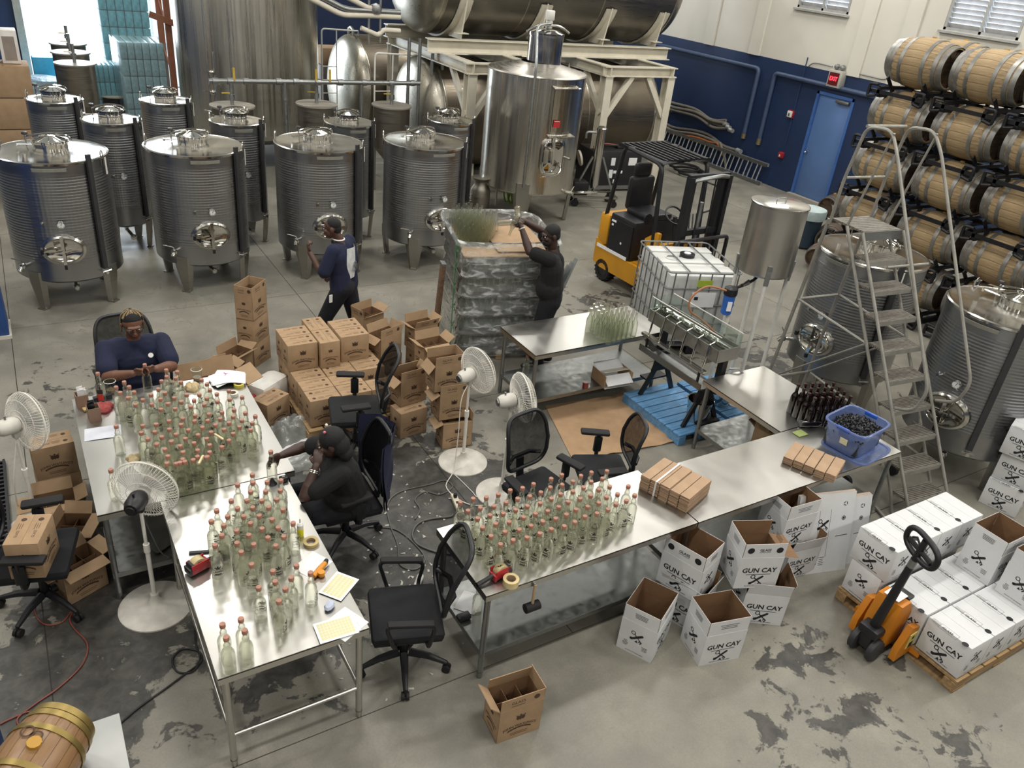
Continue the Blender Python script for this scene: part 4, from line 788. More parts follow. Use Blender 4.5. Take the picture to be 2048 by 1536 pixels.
tag(m.build('tarpaulin_heap',M_('grey_blue_tarp','6f8894',.5,var=.3,scale=5,bump=.8,bscale=9,dist=.05)),'grey blue tarpaulin heap beside the flat-lidded vessels','tarpaulin')
tag(MB().box((p.x+.1,p.y+.6,.48),(.5,.35,.96),bev=.03).build('cyan_tub',M_('cyan_plastic','3fa6cf',.4)),'cyan plastic tub behind the grey blue tarpaulin heap','tub')
# ---------------------------------------------------------------- work tables
TZ=.82
MSHELF=steel('shelf_steel','8f918f',.4,brush=(6,6,6))
def table(label,x0,x1,y0,y1,shelf=True,stretch=False,inset=.045):
    t=T('work_table',label,'table',((x0+x1)/2,(y0+y1)/2,0),0,'stainless work tables'); w=x1-x0; d=y1-y0
    m=MB(); m.box((0,0,TZ-.006),(w,d,.012)); 
    for y in (-d/2+.006,d/2-.006): m.box((0,y,TZ-.03),(w,.012,.05))
    for x in (-w/2+.006,w/2-.006): m.box((x,0,TZ-.03),(.012,d-.024,.05))
    m.build('tabletop',MTB,t)
    xs=(-w/2+inset,w/2-inset)+((0,) if w>2.2 else ()); ys=(-d/2+inset,d/2-inset)+((0,) if d>2.2 else ())
    for x in xs:
        for y in ys: m=MB(); m.cyl((x,y,.05),(x,y,TZ-.012),.021,seg=14); m.lathe([(.014,0),(.018,.0),(.021,.05),(.023,.06)],12,(x,y,0)); m.build('leg',MGAL if shelf else MTB,t)
    if shelf:
        m=MB(); m.box((0,0,.25),(w-2*inset+.03,d-2*inset+.03,.01))
        for y in (-d/2+inset-.012,d/2-inset+.012): m.box((0,y,.232),(w-2*inset+.03,.01,.04))
        for x in (-w/2+inset-.012,w/2-inset+.012): m.box((x,0,.232),(.01,d-2*inset+.03,.04))
        m.build('undershelf',MSHELF,t)
    if stretch:
        for a,b in (((xs[0],ys[0]),(xs[1],ys[0])),((xs[0],ys[0]),(xs[0],ys[-1])),((xs[1],ys[0]),(xs[1],ys[-1]))): MB().cyl((*a,.27),(*b,.27),.013,seg=10).build('stretcher',MTB,t)
    return t
table('stainless work table in front of the seated woman with braids',.05,1.41,4.955,6.62)
table('stainless work table with bare stretchers, nearest on the left',.45,1.33,3.24,4.945,False,True)
table('long stainless work table under the right hand group of bottles',2.10,3.93,3.17,3.90)
table('stainless work table under the blue tub of caps and carton stacks',3.94,6.41,3.17,3.85)
table('stainless work table carrying the group of empty uncapped bottles',4.22,6.0,5.95,6.68)
table('short stainless work table behind the dark bottles, by the blue platform',5.58,6.45,3.86,4.90)
# ---------------------------------------------------------------- bottles
MGL=glassy('clear_bottle_glass','fbfcf6',.45,1.28); MGLD=M_('dark_brown_glass','140a07',.08,spec=.7); MGE=glassy('empty_bottle_glass','fcfdfa',.6,1.2)
MCORK=M_('copper_brown_cap','a27462',.55,var=.15,scale=30); MLBL=M_('dark_label_ink','2a2622',.6); MBAND=M_('pale_cork_band','cbb592',.6)
BHT=.265; KZ=.265/.296
pr=[(0,.004),(.02,.002),(.034,0),(.038,.006),(.038,.148),(.036,.165),(.028,.185),(.0195,.197),(.0175,.204),(.0195,.214),(.0195,.226),(.015,.238),(.0135,.25),(.0135,.272),(0,.274)]
pr=[(a,b*KZ) for a,b in pr]
bg_=MB().lathe(pr,16).mesh('glass_body',MGL,60)
cp_=MB().lathe([(a,b*KZ) for a,b in [(.0135,.264),(.0165,.266),(.017,.270),(.017,.291),(.0155,.295),(0,.296)]],14).mesh('stopper',MCORK)
def curved(m,x0,x1,z0,z1,r,n=4,mi=0):
    for i in range(n):
        a=x0+(x1-x0)*i/n; b=x0+(x1-x0)*(i+1)/n
        m.add([(r*math.sin(a),-r*math.cos(a),z0),(r*math.sin(b),-r*math.cos(b),z0),(r*math.sin(b),-r*math.cos(b),z1),(r*math.sin(a),-r*math.cos(a),z1)],[(0,1,2,3)],mi)
m=MB(); r_=.0386
for z0,z1 in ((.038,.041),(.084,.087),(.06,.063)): curved(m,-.85,.85,z0,z1,r_)
for a in (-.85,.8): curved(m,a,a+.05,.038,.087,r_,1)
curved(m,-.5,.5,.045,.055,r_); curved(m,-.55,.55,.067,.075,r_); curved(m,-.32,.32,.09,.104,r_); curved(m,-.5,-.3,.098,.108,r_,1); curved(m,.3,.5,.098,.108,r_,1); curved(m,-.14,.14,.104,.116,r_,2)
lb_=m.mesh('printed_label',MLBL)
def bottle(loc,label,group,rot=0,lab=True,cap=True,name='bottle',mesh=None):
    t=T(name,label,'bottle',loc,rot,group); mk('glass_body',mesh or bg_,t)
    if cap: mk('stopper',cp_,t)
    if lab: mk('printed_label',lb_,t)
    return t
def relax(P,dmin,n=60):
    P=[Vector((p.x,p.y)) for p in P]
    for _ in range(n):
        for i in range(len(P)):
            for j in range(i):
                d=P[i]-P[j]; L=d.length
                if L<dmin:
                    d=d/L if L>1e-6 else Vector((1,0)); k=(dmin-L)/2; P[i]+=d*k; P[j]-=d*k
    return P
def caps(L,ox,oy,s): return [G(ox+x/s,oy+y/s,TZ+BHT) for x,y in L]
RC=[(243,395),(365,360),(490,347),(605,318),(718,280),(836,257),(940,220),(1108,170),(1210,132),(1392,142),(1492,110),(1640,97),(315,475),(432,447),(562,430),(678,395),(788,360),(905,338),(1010,300),(1100,252),(1213,228),(1317,195),(1490,198),(1597,168),(1667,243),(1845,240),(1905,325),(407,547),(526,517),(651,500),(770,465),(882,430),(1004,402),(1110,360),(1198,315),(1315,290),(1418,252),(1562,272),(1742,315),(1826,378),(456,635),(580,600),(708,582),(846,537),(958,503),(1075,478),(1180,438),(1270,390),(1384,360),(1485,328),(1637,345),(1725,410),(535,715),(668,676),(803,655),(917,618),(1028,578),(1150,550),(1253,512),(1345,463),(1456,436),(1562,400),(1650,462),(625,795),(746,755),(878,730),(1000,692),(1110,650),(1233,622),(1335,583),(1430,530),(1545,500)]
UC=[(440,445),(518,395),(565,440),(480,497),(612,490),(556,545),(628,612),(698,565),(776,515),(783,608),(846,462),(868,558),(888,378),(910,500),(922,280),(930,352),(1000,355),(1028,297),(1064,395),(1000,547),(940,602),(1068,585),(1008,650),(872,657),(1118,515),(1190,568),(1240,513),(1313,550),(1262,372),(1313,412),(1342,468),(1408,508),(1415,580),(1525,477),(1532,560),(1652,538),(1288,610),(1158,630),(1200,715),(1082,745),(950,768),(1195,770),(1065,805),(1333,703),(1320,765),(1458,683),(1442,748),(1575,660),(1566,725),(1683,690),(1650,762),(1778,720),(1750,787),(1733,852),(1626,825),(1526,787),(1395,808),(1270,830),(1135,855),(952,848),(826,800),(697,812),(683,880),(812,873),(745,940),(880,922),(1016,897),(1228,903),(1355,877),(1478,850),(1566,890),(1107,938),(972,967),(830,993),(1190,980),(1312,938),(1525,955),(910,1040),(1057,1008),(1340,1000),(1224,1050),(1457,1018),(938,1107),(1083,1068),(1340,1068),(1080,1137),(1222,1112),(930,1175),(1330,1143),(1348,1208),(1033,1217),(1230,1262),(1112,1320),(1190,1385)]
LC=[(531,200),(535,268),(405,285),(658,262),(776,250),(517,345),(645,343),(770,335),(350,422),(485,420),(613,422),(740,412),(405,487),(534,483),(671,480),(795,500),(226,505),(320,555),(457,557),(591,553),(700,583),(180,597),(287,632),(516,617),(397,680),(615,663),(752,655),(879,615),(270,720),(501,718),(664,740),(800,730),(213,803),(400,787),(543,797),(732,808),(437,862),(525,968),(908,977),(706,1025),(863,1082),(1028,1040),(726,1115),(813,1175),(585,1165),(758,1280)]
rq=random.Random(11)
def face(p): return math.atan2(-p[0],p[1])+0  # label towards the viewer's side of the room
ORD=['first','second','third','fourth','fifth','sixth','seventh','eighth','ninth','tenth','eleventh','twelfth','thirteenth','fourteenth','fifteenth','sixteenth','seventeenth','eighteenth','nineteenth','twentieth','twenty first','twenty second','twenty third','twenty fourth','twenty fifth']
def rowlabels(P,label,step=.079):
    y0=min(p.y for p in P); rows={}
    for i,p in enumerate(P): rows.setdefault(int((p.y-y0)/step+.35),[]).append((p.x,i))
    out=[None]*len(P)
    for n,k in enumerate(sorted(rows)):
        for j,(x,i) in enumerate(sorted(rows[k])): out[i]=label.format(f'{ORD[j]} from left in {ORD[n]} row from front')
    return out
def cluster(L,ox,oy,s,label,group,edge,labf):
    P=relax(caps(L,ox,oy,s),.0785); P=[Vector((min(max(p.x,edge[0]),edge[1]),min(max(p.y,edge[2]),edge[3]))) for p in P]
    for p,lb in zip(P,rowlabels(P,label)):
        a=-.5+rq.uniform(-.7,.7) if labf else rq.uniform(-PI,PI)
        bottle((p.x,p.y,TZ),lb,group,a,True)
cluster(RC,870,920,4.763,'copper capped bottle, {}, on the right hand table','filled bottles on the right hand table',(2.15,3.9,3.22,3.86),True)
cluster(UC,140,680,4.8,'copper capped bottle, {}, before the seated woman','filled bottles on the table of the woman with braids',(.1,1.36,5.0,6.57),False)
cluster(LC,380,900,4.267,'copper capped bottle, {}, on the nearest left table','filled bottles on the nearest left table',(.5,1.29,3.3,4.9),False)
for px,py,lb in ((444.5,1247,'leftmost back bottle of the four at the table corner'),(481.5,1236,'right back bottle of the four at the table corner'),(489,1259,'right front bottle of the four at the table corner'),(452,1273,'left front bottle of the four at the table corner')):
    p=G(px,py,TZ+BHT); bottle((p.x,p.y,TZ),'clear copper capped bottle, '+lb,'four bottles at the near table corner',rq.uniform(-3,3),False)
p=G(232,850,TZ+BHT); bottle((p.x,p.y,TZ),'clear capped bottle standing alone on the white paper sheet','single bottles on the left table',1,False)
p=G(221,938,TZ+BHT); bottle((p.x,p.y,TZ),'clear capped bottle standing behind the round fan head at the table edge','single bottles on the left table',1,False)
# bottle with a red label at the back left corner of the table
p=G(195,745,TZ+BHT); t=bottle((p.x,p.y,TZ),'capped bottle with a red label at the back left table corner','single bottles on the left table',.2,False)
m=MB(); curved(m,-1.2,.1,.02,.075,.0388,5); m.build('red_label',M_('red_label_paper','c23a30',.5),t); m=MB(); curved(m,-1.2,.1,.08,.12,.0388,5); m.build('dark_label',MLBL,t)
# uncapped empties on the filling table: six rows of six, with long plain necks
pe=[(.0,.004),(.03,.0),(.036,.006),(.036,.15),(.033,.172),(.02,.2),(.0145,.215),(.0135,.28),(.015,.282),(.015,.295),(.0105,.295),(.0105,.215),(.03,.165),(.033,.15),(.033,.012),(0,.012)]
be_=MB().lathe(pe,16).mesh('glass_body',MGE,60)
a=Vector(G(1196,668,TZ)[:2]); b=Vector(G(1219,691,TZ)[:2]); c=Vector(G(1277,667,TZ)[:2])
ux=Vector((.0775,.012)); uy=Vector((-.012,.0775)); o=Vector(G(1219,690,TZ)[:2])+Vector((.0,.03))
for j in range(6):
    for i in range(6):
        if (i,j) in ((5,4),(5,5),(0,5)): continue
        q=o+ux*i+uy*j+Vector((.03*(j%2),0)); bottle((q.x,q.y,TZ),f'empty uncapped bottle, {ORD[i]} from left in {ORD[j]} row from front, on the filling table','empty bottles on the filling table',0,False,False,'empty_bottle',be_)
# dark bottles on the short table
pd=[(0,.003),(.034,0),(.037,.006),(.037,.17),(.03,.195),(.016,.22),(.0135,.29),(.0155,.293),(.0155,.305),(0,.307)]
bd_=MB().lathe(pd,14).mesh('glass_body',MGLD,60); bt_=MB().lathe([(.0158,.285),(.0162,.288),(.0162,.309),(0,.31)],12).mesh('foil_top',M_('dark_red_foil','2c1513',.4))
o=Vector(G(1612,852,TZ)[:2])
for i in range(4):
    for j in range(6):
        q=o+Vector((.079*j*.93+.02*i,-.079*j*.28+.083*i)); 
        if q.x<6.4 and q.y>3.2:
            t=T('dark_bottle',f'dark brown bottle, {ORD[j]} from left in {ORD[i]} row from front, behind the blue tub','bottle',(q.x,q.y,TZ),0,'dark bottles beside the blue tub'); mk('glass_body',bd_,t); mk('foil_top',bt_,t)
q=G(1600,848,TZ+.03); t=T('dark_bottle','dark bottle lying on its side at the left of the dark group','bottle',(q.x,q.y,TZ+.037)); t.rotation_euler=(R(90),0,R(70)); mk('glass_body',bd_,t); mk('foil_top',bt_,t)
# bottles on the undershelves
p=G(1050,752,.255); bottle((p.x,p.y,.255),'clear filled bottle standing on the undershelf of the filling table','bottles on undershelves',0,False)
p=G(953,1225,.255); bottle((p.x,p.y,.255),'clear empty bottle on the undershelf behind the nearest office chair','bottles on undershelves',0,False,False)
# ---------------------------------------------------------------- cartons
def emblem(m,x,y,s,M):
    def loc(px,py,a): 
        c,s_=math.cos(a),math.sin(a); return (x+(px*c-py*s_)*s,y+(px*s_+py*c)*s)
    a=R(38); flat(m,[loc(*q,a) for q in ((-.62,-.1),(.55,-.11),(.62,.0),(.55,.1),(.1,.12),(-.35,.09),(-.62,.2),(-.72,.05))],M)   # pistol
    flat(m,[loc(*q,a) for q in ((-.72,-.02),(-.45,-.1),(-.5,.1),(-.66,.12))],M)
    a=R(-42); flat(m,[loc(*q,a) for q in ((-.32,-.045),(.62,-.045),(.62,.045),(-.32,.045))],M)                                             # key
    flat(m,[loc(*q,a) for q in ((.36,-.2),(.46,-.2),(.46,-.04),(.36,-.04))],M); flat(m,[loc(*q,a) for q in ((.54,-.22),(.64,-.22),(.64,-.04),(.54,-.04))],M)
    px,py=loc(-.5,0,a); ringp(m,px,py,.13*s,.2*s,M)
    flat(m,[(x-.14*s,y-.55*s),(x+.16*s,y-.55*s),(x+.0*s,y-.3*s)],M)
def lines(m,x,y,w,n,dy,h,M,ragged=.25,seed=1):
    q=random.Random(seed)
    for i in range(n): ww=w*(1-q.uniform(0,ragged)); flat(m,[(x-ww/2,y-i*dy),(x+ww/2,y-i*dy),(x+ww/2,y-i*dy+h),(x-ww/2,y-i*dy+h)],M)
E_=.0009
WX_,WD_,WH_,WF_=.345,.28,.30,.13
def long_face(m,M,flap=True,glass=True):
    txt(m,'GUN CAY',.062,M@Matrix.Translation((0,.175,0)),0,.028,1.0); lines(m,0,.135,.2,1,.01,.005,M,0); emblem(m,0,.082,.098,M); txt(m,'PRODUCT OF THE BAHAMAS',.0125,M@Matrix.Translation((0,.022,0)),0,.015,1.05)
    if flap:
        if glass:
            txt(m,'GLASS',.032,M@Matrix.Translation((0,.372,0)),0,.02); lines(m,0,.35,.09,1,.01,.003,M,0)
            for x in (-.115,.115): disc(m,x,.37,.027,M)
        else: lines(m,0,.385,.16,3,.016,.004,M,.2)
def short_face(m,M,flap=True):
    emblem(m,0,.175,.09,M); lines(m,-.08,.105,.045,5,.011,.004,M,.4,2); lines(m,.07,.105,.05,4,.011,.004,M,.4,3); txt(m,'PRODUCT OF THE BAHAMAS',.0105,M@Matrix.Translation((0,.022,0)),0,.015)
    if flap: lines(m,0,.385,.13,4,.012,.004,M,.35,5)
def faces(w,d): # frames of the four faces, origin at the bottom middle
    return [frame((0,-d/2-E_,0),(1,0,0),(0,0,1)),frame((w/2+E_,0,0),(0,1,0),(0,0,1)),frame((0,d/2+E_,0),(-1,0,0),(0,0,1)),frame((-w/2-E_,0,0),(0,-1,0),(0,0,1))]
def open_body(m,w,d,h,th=.005):
    m.box((0,0,th/2),(w-.0,d-.0,th))
    for s in (-1,1): m.box((0,s*(d/2-th/2),h/2),(w,th,h)); m.box((s*(w/2-th/2),0,h/2),(th,d-2*th,h))
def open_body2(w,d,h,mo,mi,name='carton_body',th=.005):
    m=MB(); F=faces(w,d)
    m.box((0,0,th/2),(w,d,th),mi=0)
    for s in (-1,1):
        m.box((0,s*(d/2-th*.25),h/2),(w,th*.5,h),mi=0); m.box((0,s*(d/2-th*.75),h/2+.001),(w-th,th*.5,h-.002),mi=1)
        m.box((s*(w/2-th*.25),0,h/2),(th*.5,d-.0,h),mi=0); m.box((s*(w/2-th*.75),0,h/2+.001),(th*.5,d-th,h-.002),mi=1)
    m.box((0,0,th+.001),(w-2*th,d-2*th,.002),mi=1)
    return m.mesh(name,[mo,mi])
wb_body=open_body2(WX_,WD_,WH_,MWBX,MCARDI)
def flapmesh(L,hh,mo,mi,name='flap'):
    m=MB(); m.box((0,-.001,hh/2),(L,.0025,hh),mi=0); m.box((0,.0015,hh/2),(L-.002,.0025,hh-.001),mi=1); return m.mesh(name,[mo,mi])
fl_l=flapmesh(WX_-.012,WF_,MWBX,MCARDI); fl_s=flapmesh(WD_-.012,WF_,MWBX,MCARDI)
def prints(glass,flap):
    m=MB(); F=faces(WX_,WD_); long_face(m,F[0],flap,glass); long_face(m,F[2],flap,not glass); short_face(m,F[1],flap); short_face(m,F[3],flap); return m.mesh('printed_marks',MINK)
pw={(g_,f_):prints(g_,f_) for g_ in (0,1) for f_ in (0,1)}
def place(near,z,rz,w,d,sx=-1,sy=-1):
    "centre of a box whose (sx,sy) corner is near"
    c,s=math.cos(rz),math.sin(rz); lx,ly=-sx*w/2,-sy*d/2
    return (near[0]+lx*c-ly*s,near[1]+lx*s+ly*c,z)
MBOT=M_('bottle_tops_in_carton','3a2f28',.6)
def white_open(label,near,z,deg,sx=-1,sy=-1,glass=0,group='open white cartons by the right hand table',bent=None,splay=0):
    t=T('white_carton',label,'box',place(near,z,R(deg),WX_,WD_,sx,sy),R(deg),group)
    mk('carton_body',wb_body,t); mk('printed_marks',pw[(glass,1)],t)
    for k,(me,lc,a) in enumerate(((fl_l,(0,-WD_/2+.0035,WH_),0),(fl_l,(0,WD_/2-.0035,WH_),PI),(fl_s,(-WX_/2+.0035,0,WH_),-PI/2),(fl_s,(WX_/2-.0035,0,WH_),PI/2))):
        mk('flap',me,t,loc=lc,rot=(R(100) if bent==k else R(splay),0,a))
    return t
cw=MB(); cw.box((0,0,WH_/2),(WX_,WD_,WH_),bev=.003); cw=cw.mesh('carton_body',MWBX)
ft=MB(); ft.box((0,0,0),(WX_-.003,WD_/2-.002,.003)); ft=ft.mesh('top_flap',MWBX)
m=MB(); 
for s in (1,):
    Mx=frame((0,-WD_/4,.0022),(1,0,0),(0,1,0)); txt(m,'GLASS',.03,Mx@Matrix.Translation((-.02,0,0)),0,.02); disc(m,.12,0,.024,Mx); lines(m,-.115,.02,.07,3,.014,.003,Mx,.3,4)
    for q in (((-.08,.03),(.06,.03)),((-.08,-.03),(.06,-.03)),((-.08,-.03),(-.08,.03)),((.06,-.03),(.06,.03))): m.bar(Mx@Vector((*q[0],0)),Mx@Vector((*q[1],0)),.0015,.0003)
pt=m.mesh('printed_marks',MINK)
def white_closed(label,c,z,deg,group='closed white cartons on the wooden pallet'):
    t=T('white_carton',label,'box',(c[0],c[1],z),R(deg),group); mk('carton_body',cw,t); mk('printed_marks',pw[(0,0)],t)
    for s,a in ((-1,0),(1,PI)): f=mk('top_flap',ft,t,loc=(0,s*WD_/4,WH_+.0015)); mk('printed_marks',pt,f,rot=(0,0,a),loc=(0,0 if a==0 else -0,0)) if s<0 else None
    return t
g=lambda px,py,z=0: G(px,py,z)[:2]
white_open('open white carton nearest the photographer at left, beside the long table',g(1301,1327),0,28)
white_open('open white carton at the front, lettering to the viewer, right of the leftmost one',g(1396,1333),0,-13)
white_open('open white carton under another one, beside the end of the long table',(3.82,2.86),0,-70,1,-1,1,splay=14)
white_open('open white carton standing in the one below, behind the two front cartons',(3.78,2.885),.312,-72,1,-1,1)
white_open('white carton with two black dots and lettering, lower of the middle pair',(4.24,2.80),0,-33,-1,-1,1,splay=12)
white_open('open white carton with a brown flap bent out, upper of the middle pair',(4.10,2.83),.38,-22,-1,-1,1,bent=3)
white_open('white carton on the floor under the topmost open carton by the table',(4.93,2.98),0,-8,splay=12)
white_open('topmost open white carton beside the table edge, above the flat carton sheets',g(1583,1016,.80),.37,-4)
# flat folded cartons leaning on the table
MEDGE=card('carton_edge','b79a7e')
def flatstack(label,pts,ht,n,tilt,marks):
    a=Vector(g(*pts[0])); b=Vector(g(*pts[1])); d=b-a; L=d.length; an=math.atan2(d.y,d.x); c=(a+b)/2; nx=Vector((-math.sin(an),math.cos(an)))
    for i in range(n):
        t=T('folded_carton',label if i==0 else f'flat folded white carton {["second","third","fourth"][i-1]} back in the {"left" if marks else "right"} leaning bundle','box',(c.x+nx.x*.012*i,c.y+nx.y*.012*i,0),an,'flat folded cartons leaning on the table')
        t.rotation_euler=(tilt,0,an)
        m=MB(); m.box((0,0,ht/2),(L,.009,ht),mi=0); m.box((0,.0,ht-.001),(L-.002,.006,.004),mi=1); m.build('carton_sheet',[MWBX,MEDGE],t)
        if i==0:
            m=MB(); M=frame((0,-.0055,0),(1,0,0),(0,0,1)); Mr=frame((-L*.17,-.0055,ht*.5),(0,0,1),(-1,0,0))
            if marks:
                txt(m,'GUN CAY',.075,Mr@Matrix.Translation((-.02,.08,0)),0,.028); emblem(m,-L*.02,ht*.62,.1,M); emblem(m,-L*.12,ht*.16,.07,M); lines(m,L*.02,ht*.2,.06,5,.018,.004,M,.4)
                for x in (-L*.11,L*.09): m.bar(M@Vector((x,ht*.2,0)),M@Vector((x,ht*.8,0)),.002,.0004,upv=(0,1,0))
            x=L*.33 if marks else 0
            for k in range(3): m.bar(M@Vector((x+.02*math.cos(PI/2+k*2.1),ht*.86+.02*math.sin(PI/2+k*2.1),0)),M@Vector((x+.02*math.cos(PI/2+(k+.7)*2.1),ht*.86+.02*math.sin(PI/2+(k+.7)*2.1),0)),.007,.0004,upv=(0,1,0))
            ringp(m,x,ht*.68,.014,.02,M); disc(m,x,ht*.68,.01,M); flat(m,[(x-.06,ht*.45),(x+.06,ht*.46),(x+.06,ht*.468),(x-.06,ht*.458)],M)
            m.build('printed_marks',MINK,t)
flatstack('front flat folded white carton with rotated lettering leaning on the table end',((1579,1153.4),(1688.6,1138)),.74,3,R(-14),True)
flatstack('flat folded white carton with a recycling mark leaning at the right of the lettered one',((1690.6,1127.7),(1724.6,1121.5)),.64,4,R(-14),False)
# ---------------------------------------------------------------- pallets
def pallet(label,c,w,d,rz=0,mat=MPLW,h=.125,n=7):
    t=T('wooden_pallet',label,'pallet',(c[0],c[1],0),rz)
    for y in (-d/2+.05,0,d/2-.05): MB().box((0,y,.055),(w,.09,.075)).build('stringer',mat,t)
    me=MB().box((0,0,0),(w/n-.02,d,.018)).mesh('deck_board',mat)
    for k in range(n): mk('deck_board',me,t,loc=(-w/2+w/n*(k+.5),0,h-.019+.004*0))
    for k in (0,n//2,n-1): mk('deck_board',me,t,loc=(-w/2+w/n*(k+.5),0,.0092))
    return t
px0,py0=5.225,1.585
pallet('wooden pallet under the white cartons at right, lifted on the jack',(px0+.6,py0+.52),1.24,1.08)
zb=.128
rowY=[py0+.0+.1725,py0+.36+.1725,py0+.735+.14]
nm=['left end','second from the left','third from the left','right end']
for i in range(4):
    x=px0+.14+.2875*i
    white_closed(f'closed white carton in the front row of the loaded pallet, {nm[i]}',(x,rowY[0]),zb,-90)
    if i<4: white_closed(f'closed white carton in the middle row of the loaded pallet, {nm[i]}',(x,rowY[1]),zb,-90)
for i in range(3): white_closed(f'closed white carton low in the back row of the loaded pallet, {["left end","middle","right end"][i]}',(px0+.175+.355*i,rowY[2]+.03),zb,0)
for i in range(4): white_closed(f'white carton on the top back row of the loaded pallet, {nm[i]}',(px0+.14+.2875*i,rowY[2]+.03),zb+WH_+.006,-90)
white_open('open white carton on the loaded pallet, left of the last one',(5.985,1.93),zb+WH_+.006,0,-1,-1,0,'open cartons on the loaded pallet')
white_open('open white carton on the loaded pallet, cut by the right edge',(6.0,1.60),zb+WH_+.006,0,-1,-1,0,'open cartons on the loaded pallet')
for k,(x,y,a) in enumerate(((7.87,2.6,-75),(7.89,2.6,-77),(7.86,2.62,-72))):
    c=place((x,y),0,R(a),WX_,WD_,1,-1); white_closed(['lowest','middle','top'][k]+' white carton of the stack at the right picture edge, by the steel tank',c,.002+(WH_+.006)*k,a,'white cartons stacked at the right edge')
# ---------------------------------------------------------------- brown cartons
BW,BD,BHh,BF=.31,.21,.29,.10
def crest(m,x,y,s,M):
    disc(m,x-.2*s,y+.05*s,.17*s,M,0,10,.24*s); disc(m,x+.2*s,y+.05*s,.17*s,M,0,10,.24*s); flat(m,[(x-.13*s,y+.22*s),(x+.13*s,y+.22*s),(x+.1*s,y-.1*s),(x,y-.26*s),(x-.1*s,y-.1*s)],M); disc(m,x,y+.32*s,.1*s,M,0,8)
    disc(m,x-.34*s,y+.3*s,.07*s,M,0,6); disc(m,x+.34*s,y+.3*s,.07*s,M,0,6)
def ribbon(m,x,y,w,h,M,sag):
    n=8; V=[]
    for i in range(n+1):
        u=-1+2*i/n; yy=y-sag*u*u; V+=[M@Vector((x+u*w/2,yy-h/2,0)),M@Vector((x+u*w/2,yy+h/2,0))]
    m.add(V,[(2*i,2*i+2,2*i+3,2*i+1) for i in range(n)])
def brown_print(flap):
    m=MB(); F=faces(BW,BD)
    for k,M in enumerate(F):
        w=BW if k%2==0 else BD; s=1 if k%2==0 else .68
        crest(m,0,.185,.085*s,M); txt(m,"JOHN WATLING'S",.03*s,M@Matrix.Translation((0,.118,0)),0,.02,1.0,arcr=.35); ribbon(m,0,.098,.17*s,.014,M,.02); lines(m,0,.05,.13*s,2,.014,.004,M,.1)
        if flap: txt(m,'GLASS',.034*s,M@Matrix.Translation((-.03*s,BHh+.05,0)),0,.0); disc(m,.095*s,BHh+.05,.02,M); lines(m,-.03*s,BHh+.022,.1*s,1,.01,.004,M)
    return m
bp0=brown_print(False).mesh('printed_marks',MINKB)
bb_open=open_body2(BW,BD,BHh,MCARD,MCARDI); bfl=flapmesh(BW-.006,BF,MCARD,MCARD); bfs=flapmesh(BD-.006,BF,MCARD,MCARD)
bb_cl=MB().box((0,0,BHh/2),(BW,BD,BHh),bev=.003).mesh('carton_body',MCARD)
m=MB(); Mx=frame((0,0,BF*.5),(1,0,0),(0,0,1)); 
def flapprint(s):
    m=MB(); M=frame((0,-.0033,BF*.55),(1,0,0),(0,0,1)); txt(m,'GLASS',.036*s,M@Matrix.Translation((-.03*s,0,0)),0,.0); disc(m,.1*s,0,.021,M); lines(m,-.03*s,-.03,.1*s,1,.01,.004,M); return m.mesh('printed_marks',MINKB)
fpl,fps=flapprint(1),flapprint(.72)
dv=MB(); 
for x in (-BW/6,BW/6): dv.box((x,0,.125),(.003,BD-.012,.24))
dv.box((0,0,.125),(BW-.012,.003,.24)); dv=dv.mesh('bottle_divider',MCARDI)
tpf=MB().box((0,0,0),(BW-.002,BD/2-.002,.003)).mesh('top_flap',MCARD)
mt=MB(); Mx=frame((0,0,.0022),(1,0,0),(0,1,0)); txt(mt,'GLASS',.026,Mx@Matrix.Translation((-.05,0,0)),0,.0); disc(mt,.1,0,.018,Mx); lines(mt,.03,.015,.07,3,.013,.003,Mx,.3); mt=mt.mesh('printed_marks',MINKB)
def brown(label,near,z,deg,ang=None,sx=-1,sy=-1,group='brown cartons around the loaded pallet',center=None):
    "ang: opening of the front, back, left, right flaps from upright, in degrees; None = closed"
    c=(*center,z) if center else place(near,z,R(deg),BW,BD,sx,sy); t=T('brown_carton',label,'box',c,R(deg),group)
    mk('printed_marks',bp0,t)
    if ang is None:
        mk('carton_body',bb_cl,t)
        for s in (-1,1): f=mk('top_flap',tpf,t,loc=(0,s*BD/4,BHh+.0012),rot=(0,0,0)); mk('printed_marks',mt,f)
    else:
        mk('carton_body',bb_open,t); mk('bottle_divider',dv,t)
        for (me,fp,lc,a),q in zip(((bfl,fpl,(0,-BD/2+.003,BHh-.002),0),(bfl,fpl,(0,BD/2-.003,BHh-.002),PI),(bfs,fps,(-BW/2+.003,0,BHh-.002),-PI/2),(bfs,fps,(BW/2-.003,0,BHh-.002),PI/2)),ang):
            f=mk('flap',me,t,loc=lc,rot=(R(q),0,a)); mk('printed_marks',fp,f)
    return t
pallet('wooden pallet under the closed brown cartons in the middle of the floor',(2.57,7.06),1.16,1.2,0)
zb=.128; cn=['left','second','third','right']; rn=['nearest','second','third','fourth','farthest']
gB='closed brown cartons on the pallet'
for i in range(3):
    for j in range(5):
        if i==2 and j==1: continue
        brown(f'closed brown carton in the lower layer, {rn[j]} row, {["left","middle","right"][i]} column',None,zb,0 if (i+j)%3 else 180,None,group=gB,center=(2.19+.318*i+rb.uniform(-.004,.004),6.62+.216*j))
z2=zb+BHh+.006
for lb,x,y,a in (('left pair front',2.175,7.265,0),('left pair back',2.175,7.481,0),('middle front, turned',2.45,7.27,90),('middle back, turned',2.45,7.585,90),('right pair front',2.74,7.28,0),('right pair back',2.74,7.496,0)): brown('closed brown carton on the top layer of the pallet, '+lb,None,z2,a,None,group=gB,center=(x,y))
